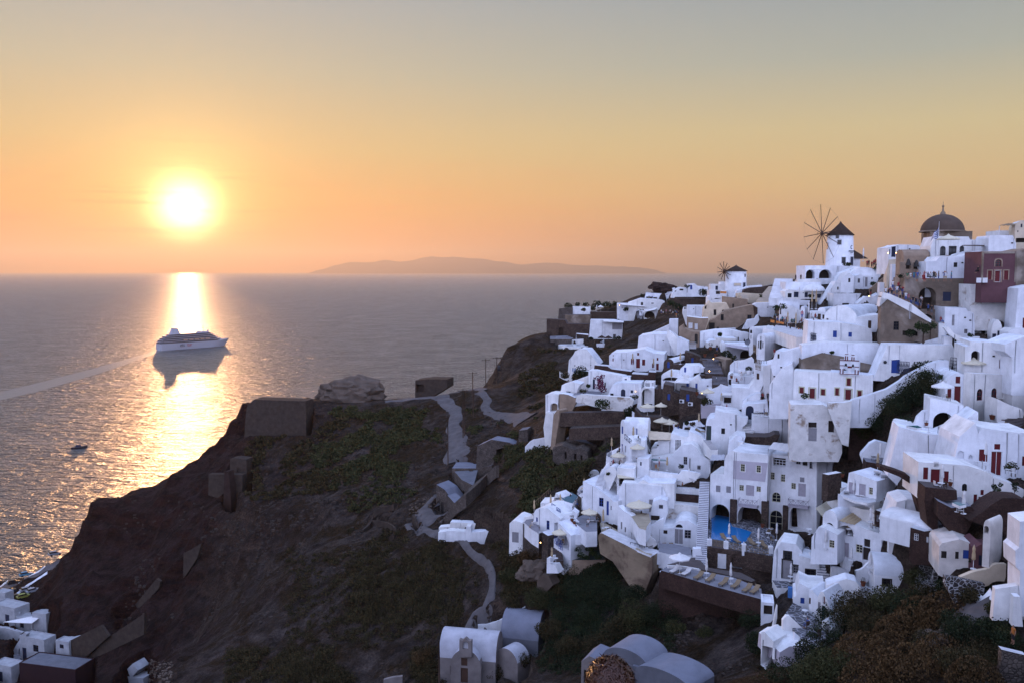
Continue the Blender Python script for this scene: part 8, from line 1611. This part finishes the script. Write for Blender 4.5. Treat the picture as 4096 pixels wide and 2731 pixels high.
gr = [(3350, 2500, 110, 'k', 'tall dark bush against the vaulted cottage'), (3300, 2580, 100, 'k', 'dark bush below the pebbled patio'), (3440, 2470, 120, 'm', 'brown green bush beside the vaulted cottage'), (3560, 2430, 100, 'g', 'olive bush in the middle of the slope'), (3640, 2460, 110, 'k', 'large green bush under the barrel cottage'), (3690, 2400, 70, 'm', 'brown bush by the pebbled lane'), (3662, 2330, 62, 'g', 'round bush at the foot of the pebbled lane'), (3730, 2330, 40, 'k', 'small bush beside the lane gate'), (3800, 2370, 70, 'k', 'dark bush under the spotted garden wall'), (3870, 2400, 60, 'm', 'thin bush above the gravel slope'), (3955, 2360, 60, 'k', 'green bush behind the planter block'), (3530, 2400, 60, 'm', 'low bush at the terracotta pot'), (3480, 2540, 110, 'm', 'brown green bush above the thorn domes'), (3240, 2640, 90, 'k', 'dark bush at the corner of the lowest cottage'), (3060, 2590, 80, 'k', 'dark bush on the seaward side of the lowest cottage'), (3010, 2500, 70, 'k', 'dark bush under the white planter'),
 (2960, 2460, 90, 'k', 'dark bush against the maroon wall'), (3030, 2440, 60, 'k', 'dark bush at the end of the maroon wall'), (2700, 2530, 55, 'g', 'single bush on the bare slope, larger one'), (2820, 2540, 42, 'g', 'single bush on the bare slope, smaller one'), (2650, 2480, 90, 'k', 'dark bush below the maroon wall'), (2560, 2490, 100, 'g', 'wide olive bush under the lookout wall'), (2480, 2540, 90, 'm', 'mixed bush near the fallen pipe'), (2420, 2400, 90, 'k', 'dark bush under the planted bed'), (2320, 2390, 100, 'k', 'dark bush in the hollow below the planted bed'), (2260, 2300, 70, 'g', 'rounded olive bush beside the shower hut'), (2150, 2420, 75, 'g', 'big dome bush above the vaulted store'), (2200, 2540, 70, 'm', 'mixed bush above the store roof'), (2340, 2480, 80, 'k', 'dark bush in the middle of the hollow'), (2400, 2600, 80, 'm', 'mixed bush beside the white hut'), (2280, 2610, 70, 'm', 'brown bush beside the cave vault'), (2540, 2400, 70, 'k', 'dark bush at the foot of the lookout wall'), (1980, 2700, 60, 'm', 'mixed bush beside the apse'), (2080, 2650, 60, 'm', 'rusty bush behind the apse'), (1690, 2650, 60, 'd', 'rust brown bush before the chapel'), (2230, 2200, 60, 'g', 'olive bush under the vaulted balcony'), (2120, 2250, 60, 'd', 'rusty bush below the little store'), (2180, 2290, 55, 'd', 'rusty bush on the path slope'), (2040, 2320, 55, 'g', 'green bush beside the footpath wall'),
 (3620, 1640, 95, 'k', 'big dark bush on the terrace bank behind the arched porch'), (3540, 1720, 90, 'k', 'dark bush on the brown stone bank'), (3450, 1740, 60, 'g', 'bush at the peeling garden wall'), (3700, 1560, 95, 'g', 'tall bush under the dim dish antenna'), (3580, 1650, 80, 'g', 'olive bush in the middle of the terrace bank'), (3700, 1500, 60, 'k', 'bush at the top of the terrace bank'), (3640, 1730, 80, 'k', 'dark bush beside the plunge pool wall'), (3500, 1690, 60, 'k', 'bush in the crook of the curved stair wall'), (3670, 1600, 90, 'k', 'dark bush near the white parasol')]
for x, y, r, k, lb in gr:
 p = G(x, y)
 shrub(x, y, r, lb, KN[k][0], at_=p, group='bushes between the houses', blobs=6, lf=.2)
C(2200, 1050)
for x, y, r, d_, lb in ((500, 770, 60, 356, 'dark shrub behind the low flat roofed house'), (330, 800, 80, 356, 'dark shrub on the tip of the headland'), (650, 785, 70, 356, 'flat dark shrub behind the low house'), (830, 790, 110, 354, 'dark hedge clump behind the closed headland parasol'), (1010, 800, 110, 354, 'dark hedge clump in the middle of the headland wall'), (1150, 760, 70, 354, 'dark hedge clump beside the blue door house'), (770, 850, 60, 345, 'green bush on the headland wall'), (600, 865, 50, 346, 'reddish bush in front of the low house'), (1365, 860, 60, 342, 'bush at the blue door porch'), (1640, 615, 50, 352, 'bush on the skyline beside the upper terrace'), (2180, 730, 90, 325, 'big dark bush below the ridge terrace'), (1380, 1190, 80, 326, 'dark bush beside the pergola house'), (740, 1390, 60, 316, 'palm like plant at the cliff pool'), (1640, 1130, 50, 318, 'scrubby bush above the brown slope'), (1850, 1130, 170, 312, 'wide brown scrub on the bank below the open porch'), (2020, 1050, 120, 314, 'brown scrub beside the ledge visitors'), (1200, 1420, 110, 300, 'dark scrub beside the straw parasols'), (1100, 1560, 90, 290, 'dark scrub above the dome house')):
 shrub(x, y, r, lb, 'leaf_dry' if 'brown' in lb else 'leaf_dark', d=d_, group='bushes of the headland', lf=.5)
C(2600, 1050)
tree(665, 520, 55, 120, 'small tree before the arched blue door on the ridge', 'leaf_dark', d=328); shrub(945, 580, 110, 'big dark bush in front of the ridge terrace wall', 'leaf_dark', d=314, lf=.45); shrub(480, 830, 110, 'dark bush over the visitors ledge', 'leaf_dark', d=300, lf=.45); shrub(380, 760, 90, 'dark green bush hanging over the dark wall', 'leaf_green', d=303, lf=.45); tree(1975, 700, 40, 130, 'thin young tree beside the long outdoor stairs', 'leaf_olive', d=240); shrub(1255, 1310, 50, 'agave on the planted roof terrace', 'leaf_green', d=209, lf=.5, up=1.5)
C(3100, 950)
tree(100, 1340, 130, 150, 'wide dark tree over the dining terrace', 'leaf_green', d=194); shrub(1270, 500, 62, 'clipped yellow green bush at the windmill door', 'leaf_olive', d=219); shrub(1320, 500, 50, 'second clipped bush at the windmill door', 'leaf_olive', d=219) ; shrub(1690, 605, 70, 'spiky agave in the long trough, seaward end', 'leaf_green', d=209, up=1.5); shrub(1810, 600, 80, 'spiky agave in the long trough, inland end', 'leaf_green', d=208, up=1.5); shrub(1755, 850, 55, 'agave beside the grey door', 'leaf_green', d=201, up=1.5); tree(2240, 780, 70, 130, 'round grey tree at the top of the crowded steps', 'leaf_dark', d=146); shrub(650, 1080, 65, 'dark rounded topiary in front of the domed house', 'leaf_dark', d=203)
C(3596, 1150)
tree(430, 1000, 170, 430, 'big feathery tree against the ruined stone house', 'leaf_green', d=140); tree(560, 880, 120, 300, 'second crown of foliage beside the white gate pier', 'leaf_green', d=140.5); shrub(1285, 870, 55, 'little fir bush below the chapel', 'leaf_green', d=137); shrub(200, 860, 120, 'low scrub at the foot of the ruined stone house', 'leaf_dark', d=142)
C(3596, 1500); shrub(450, 60, 160, 'dense green bush at the head of the terrace bank', 'leaf_dark', d=131); shrub(700, 60, 90, 'leafy bush behind the rope fence', 'leaf_green', d=128)
C(3100, 1250); shrub(1020, 730, 45, 'low green tuft on the brown wall top', 'leaf_green', d=145.5); shrub(530, 1520, 90, 'thin rose bush beside the first red door', 'leaf_green', d=139.5)
C(2200, 1350)
def climber(label, x, y, w_, h_, d, m): p = P(*q(x, y), d); k = d / F / CR[2]; r = random.Random(int(x)); o = leaf_mesh([(Vector((r.uniform(-.4, .4) * w_ * k, r.uniform(-.3, .3), (i / 8) * h_ * k)), w_ * k * r.uniform(.3, .5)) for i in range(9)], 700, .32, 'climber', m); o.location = p; return tag(o, label, 'climber')
climber('magenta bougainvillea tree before the long white house', 900, 930, 150, 240, 193, 'leaf_magenta'); climber('green ivy falling over the stone terrace corner', 1410, 1480, 120, 230, 181, 'leaf_dark'); shrub(930, 1240, 150, 'wide green bush hanging on the mottled garden wall', 'leaf_green', d=182); shrub(1510, 1090, 80, 'orange leaved hanging basket by the archway', 'leaf_olive', d=184); shrub(600, 980, 70, 'spiky green plants of the courtyard', 'leaf_olive', d=188); shrub(680, 880, 50, 'flowering plants by the dark courtyard door', 'leaf_green', d=194); shrub(560, 660, 170, 'low dark scrub below the dome house wall', 'leaf_dark', d=228, flat=.4); shrub(260, 700, 120, 'brown green scrub on the cliff under the dome house', 'leaf_mix', d=240, flat=.4)
C(2650, 1300); shrub(1150, 560, 110, 'dark red flowering bush in the grey courtyard', 'leaf_dark', d=190); shrub(1270, 610, 80, 'olive bush at the courtyard rim', 'leaf_olive', d=188); shrub(1550, 800, 70, 'dark bush beside the balcony tower', 'leaf_dark', d=175); shrub(800, 1400, 110, 'lit orange and green bush on the cafe terrace', 'leaf_olive', d=167.5)
C(2350, 1600); shrub(1870, 440, 60, 'dry golden round bush on the planter wall', 'leaf_dry', d=162); shrub(1780, 430, 60, 'spiky dark agave on the planter wall', 'leaf_dark', d=162, up=1.5); shrub(1840, 1350, 110, 'dark shrub on the red fronted deck', 'leaf_dark', d=149.5); shrub(1670, 1200, 70, 'flowering bush on the small patio', 'leaf_dark', d=151); shrub(365, 1330, 45, 'pot shrub in the stair block niche', 'leaf_olive', d=150)
C(2000, 1900)
for i, (x, y, r) in enumerate(((1450, 1450, 90), (1600, 1330, 90), (1690, 1420, 90), (1400, 1340, 70), (1760, 1480, 80), (1560, 1490, 70))): shrub(x, y, r, 'green cushion plant of the white rimmed bed, ' + ('seaward front', 'upper middle', 'inland middle', 'seaward back', 'inland front corner', 'front middle')[i], 'leaf_green', d=140.5 - i * .05, group='cushion plants of the white rimmed bed', flat=.3, lf=.16)
C(3596, 1850, 2.56); tree(1000, 470, 60, 300, 'tall narrow creeper tree on the long white house', 'leaf_green', d=97.5); tree(1180, 360, 45, 180, 'second dark creeper tree near the planted box', 'leaf_dark', d=97); shrub(1150, 60, 80, 'hedge plant in the long brown planter box', 'leaf_olive', d=99.5, flat=.4)
C(3596, 2100, 2.56); shrub(450, 420, 70, 'dark vine behind the blue lane gate', 'leaf_dark', d=94); shrub(740, 370, 40, 'bush at the cottage window', 'leaf_dark', d=91)
C(2600, 2150, 2.56); shrub(1160, 370, 50, 'clipped hedge in the white kerb bed', 'leaf_dark', d=126.5); shrub(1220, 600, 70, 'thorny grey bush in the terrace corner box', 'leaf_mix', d=117)
def scatter(n_, regions, size, m, name, seed, dens, leaf):
 rs = np.random.default_rng(seed); pts = []
 tri = 0
 while len(pts) < n_ and tri < n_ * 12:
  tri += 1; x0, y0, x1, y1 = regions[rs.integers(len(regions))]; x, y = rs.uniform(x0, x1), rs.uniform(y0, y1); h = LBVH.ray_cast(CAM, ray(x, y).normalized())
  if not h[0] or h[0].z < 4: continue
  h2 = SB.ray_cast(CAM, ray(x, y).normalized())
  if h2[0] and h2[3] < h[3]: continue
  if noise.noise(Vector((h[0].x / 14, h[0].y / 14, seed))) < dens: continue
  if abs(h[1].z) < .45: continue
  if any((h[0].x - a) ** 2 + (h[0].y - b) ** 2 < (w_ * .5 + 1.3) ** 2 for a, b, w_ in PATHP): continue
  pts.append(h[0])
 bl = [((p.x, p.y, p.z + .05), s) for p, s in ((p, rs.uniform(*size)) for p in pts)]
 v = []
 C_ = np.array([b[0] for b in bl]); S_ = np.array([b[1] for b in bl]); k = leaf[0]; rep = np.repeat(np.arange(len(bl)), k); d_ = rs.normal(size=(len(rep), 3)); d_ /= np.linalg.norm(d_, axis=1)[:, None]; d_[:, 2] = np.abs(d_[:, 2]) * .8; c = C_[rep] + d_ * (S_[rep] * rs.uniform(.5, 1, len(rep)))[:, None]; s = leaf[1] * rs.uniform(.6, 1.4, len(rep)) * np.clip(C_[rep][:, 1] / 150, .8, 1.8); a = rs.normal(size=(len(rep), 3)); a[:, 2] += .5; a /= np.linalg.norm(a, axis=1)[:, None]; b = np.cross(a, rs.normal(size=(len(rep), 3))); b /= np.linalg.norm(b, axis=1)[:, None]
 v = np.stack([c - b * s[:, None] * .35, c + a * s[:, None] * .5, c + b * s[:, None] * .35, c - a * s[:, None] * .5], 1).reshape(-1, 3); kk = len(v) // 4
 me = bpy.data.meshes.new(name); me.vertices.add(len(v)); me.vertices.foreach_set('co', v.ravel()); me.loops.add(len(v)); me.loops.foreach_set('vertex_index', np.arange(len(v))); me.polygons.add(kk); me.polygons.foreach_set('loop_start', np.arange(0, len(v), 4)); me.polygons.foreach_set('loop_total', np.full(kk, 4)); me.update(); me.materials.append(MATS[m]); o = bpy.data.objects.new(name, me); COL.objects.link(o); return tag(o, kind='stuff')
scatter(2300, [(1150, 2200, 2000, 2731), (1400, 2120, 1850, 2500), (900, 2600, 1800, 2731), (1950, 2150, 2250, 2480)], (.45, 1.3), 'leaf_mix', 'scrub', 21, -.22, (60, .25))
scatter(1100, [(2150, 2250, 2700, 2700), (2150, 2250, 2600, 2560)], (.4, 1.1), 'leaf_dark', 'scrub', 22, -.3, (56, .24))
scatter(1400, [(1330, 1630, 1800, 2050), (1850, 1640, 2150, 2100), (1250, 1650, 1700, 1900), (2000, 1780, 2450, 2120)], (.5, 1.5), 'leaf_olive', 'scrub', 23, .0, (50, .34))
scatter(700, [(2080, 1400, 2400, 1700), (2250, 1560, 2420, 2000), (980, 1650, 1400, 2000)], (.5, 1.4), 'leaf_mix', 'scrub', 24, .02, (46, .34))
scatter(420, [(3000, 2400, 4096, 2731)], (.2, .5), 'leaf_mix', 'dry_grass', 25, -.2, (30, .16))
def rubble(n_, regions, size, m, seed, dens, name='rubble'):
 rs = np.random.default_rng(seed); V_, F2 = [], []; cube = np.array([(a, b, c) for a in (-1, 1) for b in (-1, 1) for c in (-1, 1)], float); fq = [(0, 1, 3, 2), (4, 6, 7, 5), (0, 4, 5, 1), (2, 3, 7, 6), (0, 2, 6, 4), (1, 5, 7, 3)]; k = 0; t = 0
 while k < n_ and t < n_ * 10:
  t += 1; x0, y0, x1, y1 = regions[rs.integers(len(regions))]; x, y = rs.uniform(x0, x1), rs.uniform(y0, y1); h = LBVH.ray_cast(CAM, ray(x, y).normalized())
  if not h[0] or h[0].z < 3 or noise.noise(Vector((h[0].x / 10, h[0].y / 10, seed))) < dens: continue
  s = rs.uniform(*size); q_ = cube * s * rs.uniform(.5, 1.1, 3) * rs.uniform(.7, 1.1, (8, 1)); a = rs.uniform(0, 6.28); ca, sa = math.cos(a), math.sin(a); q_ = np.stack([q_[:, 0] * ca - q_[:, 1] * sa, q_[:, 0] * sa + q_[:, 1] * ca, q_[:, 2] * .7], 1) + np.array(h[0]); b = len(V_); V_ += q_.tolist(); F2 += [tuple(i + b for i in f) for f in fq]; k += 1
 B = MB(); B.v = V_; B.f = F2; B.sm = [False] * len(F2); return tag(B.build(name, m), kind='stuff')
rubble(900, [(1150, 1620, 1800, 2100), (1000, 1850, 1500, 2300), (1850, 1640, 2200, 2000), (500, 2000, 1100, 2500)], (.15, .6), 'rubble_wall', 31, .05)
rubble(500, [(1200, 2150, 2000, 2731), (2300, 2400, 3000, 2700)], (.1, .35), 'rubble_wall', 32, .1)
rubble(150, [(560, 2640, 690, 2731)], (.12, .4), 'rock_pale', 33, -1)
rubble(90, [(1640, 1990, 1760, 2060)], (.12, .35), 'rock_pale', 34, -1)
def pole(label, x, y0, y1, d, arms=1):
 a = P(x, y0, d); b = P(x, y1, d); g0 = gz(a.x, a.y); root = empty('power_pole', (a.x, a.y, min(g0, a.z)), label, 'power pole', 'power poles of the headland'); h = b.z - min(g0, a.z); MB().tube([(0, 0, -.5), (0, 0, h)], [.17, .11], 6).build('shaft', 'wood_dark', root)
 for i in range(arms):
  MB().box((0, 0, h - .5 - i * .9), (2.6, .14, .14)).build('crossarm', 'wood_dark', root)
  for s in (-1.1, 0, 1.1): MB().tube([(s, 0, h - .45 - i * .9), (s, 0, h - .1 - i * .9)], .06, 5).build('insulator', 'metal_dark', root)
pole('power pole beside the dark transformer near the cliff', 1987, 1508, 1427, 292); pole('power pole carrying the transformer against the cliff', 2004, 1505, 1426, 291); pole('tall power pole at the bend behind the dirt road', 1943, 1552, 1434, 285, 1); pole('power pole with a wide crossarm over the dirt road', 1891, 1560, 1486, 272, 1); pole('thin bare pole between road and path', 1893, 1620, 1560, 258, 1)
pole('taller one of the twin poles beside the road bend', 1852, 1704, 1555, 240, 1); pole('shorter one of the twin poles beside the road bend', 1858, 1700, 1560, 241, 0); pole('lone dark pole beside the pale dirt slope', 1792, 1830, 1682, 226, 0)
root = empty('transformer', P(1996, 1470, 291), 'dark transformer hanging between two power poles', 'transformer'); MB().lathe([(.001, -.9), (.6, -.85), (.65, .5), (.4, .7), (.001, .75)], (0, 0, 0), 12).build('tank', 'metal_dark', root); MB().box((0, 0, 1.0), (3.0, .12, .15)).build('beam', 'metal_dark', root)
def car_b():
 root = empty('car', (0, 0, 0), '', 'car'); pr = [(-2.0, .35), (-2.05, .75), (-1.9, .95), (-1.0, 1.0), (1.15, .98), (1.95, .8), (2.05, .6), (2.0, .35)]; k = len(pr); B = MB(); B.add([(x, -.82, z) for x, z in pr] + [(x, .82, z) for x, z in pr], [tuple(range(k))[::-1], tuple(range(k, 2 * k))] + [(i, (i + 1) % k, k + (i + 1) % k, k + i) for i in range(k)]); B.build('body', 'steel', root)
 MB().add([(-1.75, -.74, .97), (1.0, -.74, .98), (.35, -.62, 1.45), (-1.4, -.62, 1.45), (-1.75, .74, .97), (1.0, .74, .98), (.35, .62, 1.45), (-1.4, .62, 1.45)], [(0, 1, 2, 3), (7, 6, 5, 4), (1, 5, 6, 2), (3, 7, 4, 0)]).build('window_band', 'glass', root); MB().box((-.52, 0, 1.47), (1.85, 1.3, .05)).build('roof', 'steel', root)
 for x in (-1.25, 1.3):
  for y in (-.8, .8): MB().tube([(x, y - .1, .32), (x, y + .1, .32)], .32, 12).build('wheel', 'metal_dark', root)
 return root
mat('car_blue', (.06, .20, .30), .4); mat('car_black', (.015, .016, .02), .35); mat('car_silver', (.20, .22, .26), .4); mat('car_yellow', (.24, .25, .06), .4); mat('car_white', (.45, .47, .52), .4)
for i, (x, y, m_, lb, rz) in enumerate(((104, 2304, 'car_blue', 'light blue car driving on the port road', 40), (55, 2336, 'car_black', 'black car behind the light blue car', 40), (38, 2370, 'car_black', 'dark car parked by the road kerb', 40), (0, 2372, 'car_black', 'dark car half out of view at the port', 40), (108, 2366, 'car_silver', 'dark silver car in the top row of the port parking', 45), (133, 2370, 'car_silver', 'pale roofed car at the inland end of the port parking', 50), (66, 2395, 'car_black', 'dark green car in the lower row of the port parking', 45), (95, 2393, 'car_yellow', 'yellow car in the lower row of the port parking', 45), (78, 2452, 'car_white', 'white van facing the port taverna', 100), (45, 2430, 'car_white', 'small white car beside the terrace block', 60), (220, 2222, 'car_silver', 'grey car at the far end of the port road', 40))):
 p = G(x, y); o = proto('car', car_b, p + Vector((0, 0, .25)), rz, lb, 'car', 'cars at the port')
 for c in o.children:
  if c.name.startswith(('body', 'roof')): c.material_slots[0].link = 'OBJECT'; c.material_slots[0].material = MATS[m_]
pole('thin lamp post on the port road', 90, 2345, 2318, 284, 0); pole('lamp post in the port parking', 141, 2390, 2335, 275, 0)
C(1100, 2050, 2.138)
pole('blue and white painted flagpole with a cross beside the chapel', 1757, 2710, 2560, 130, 0)
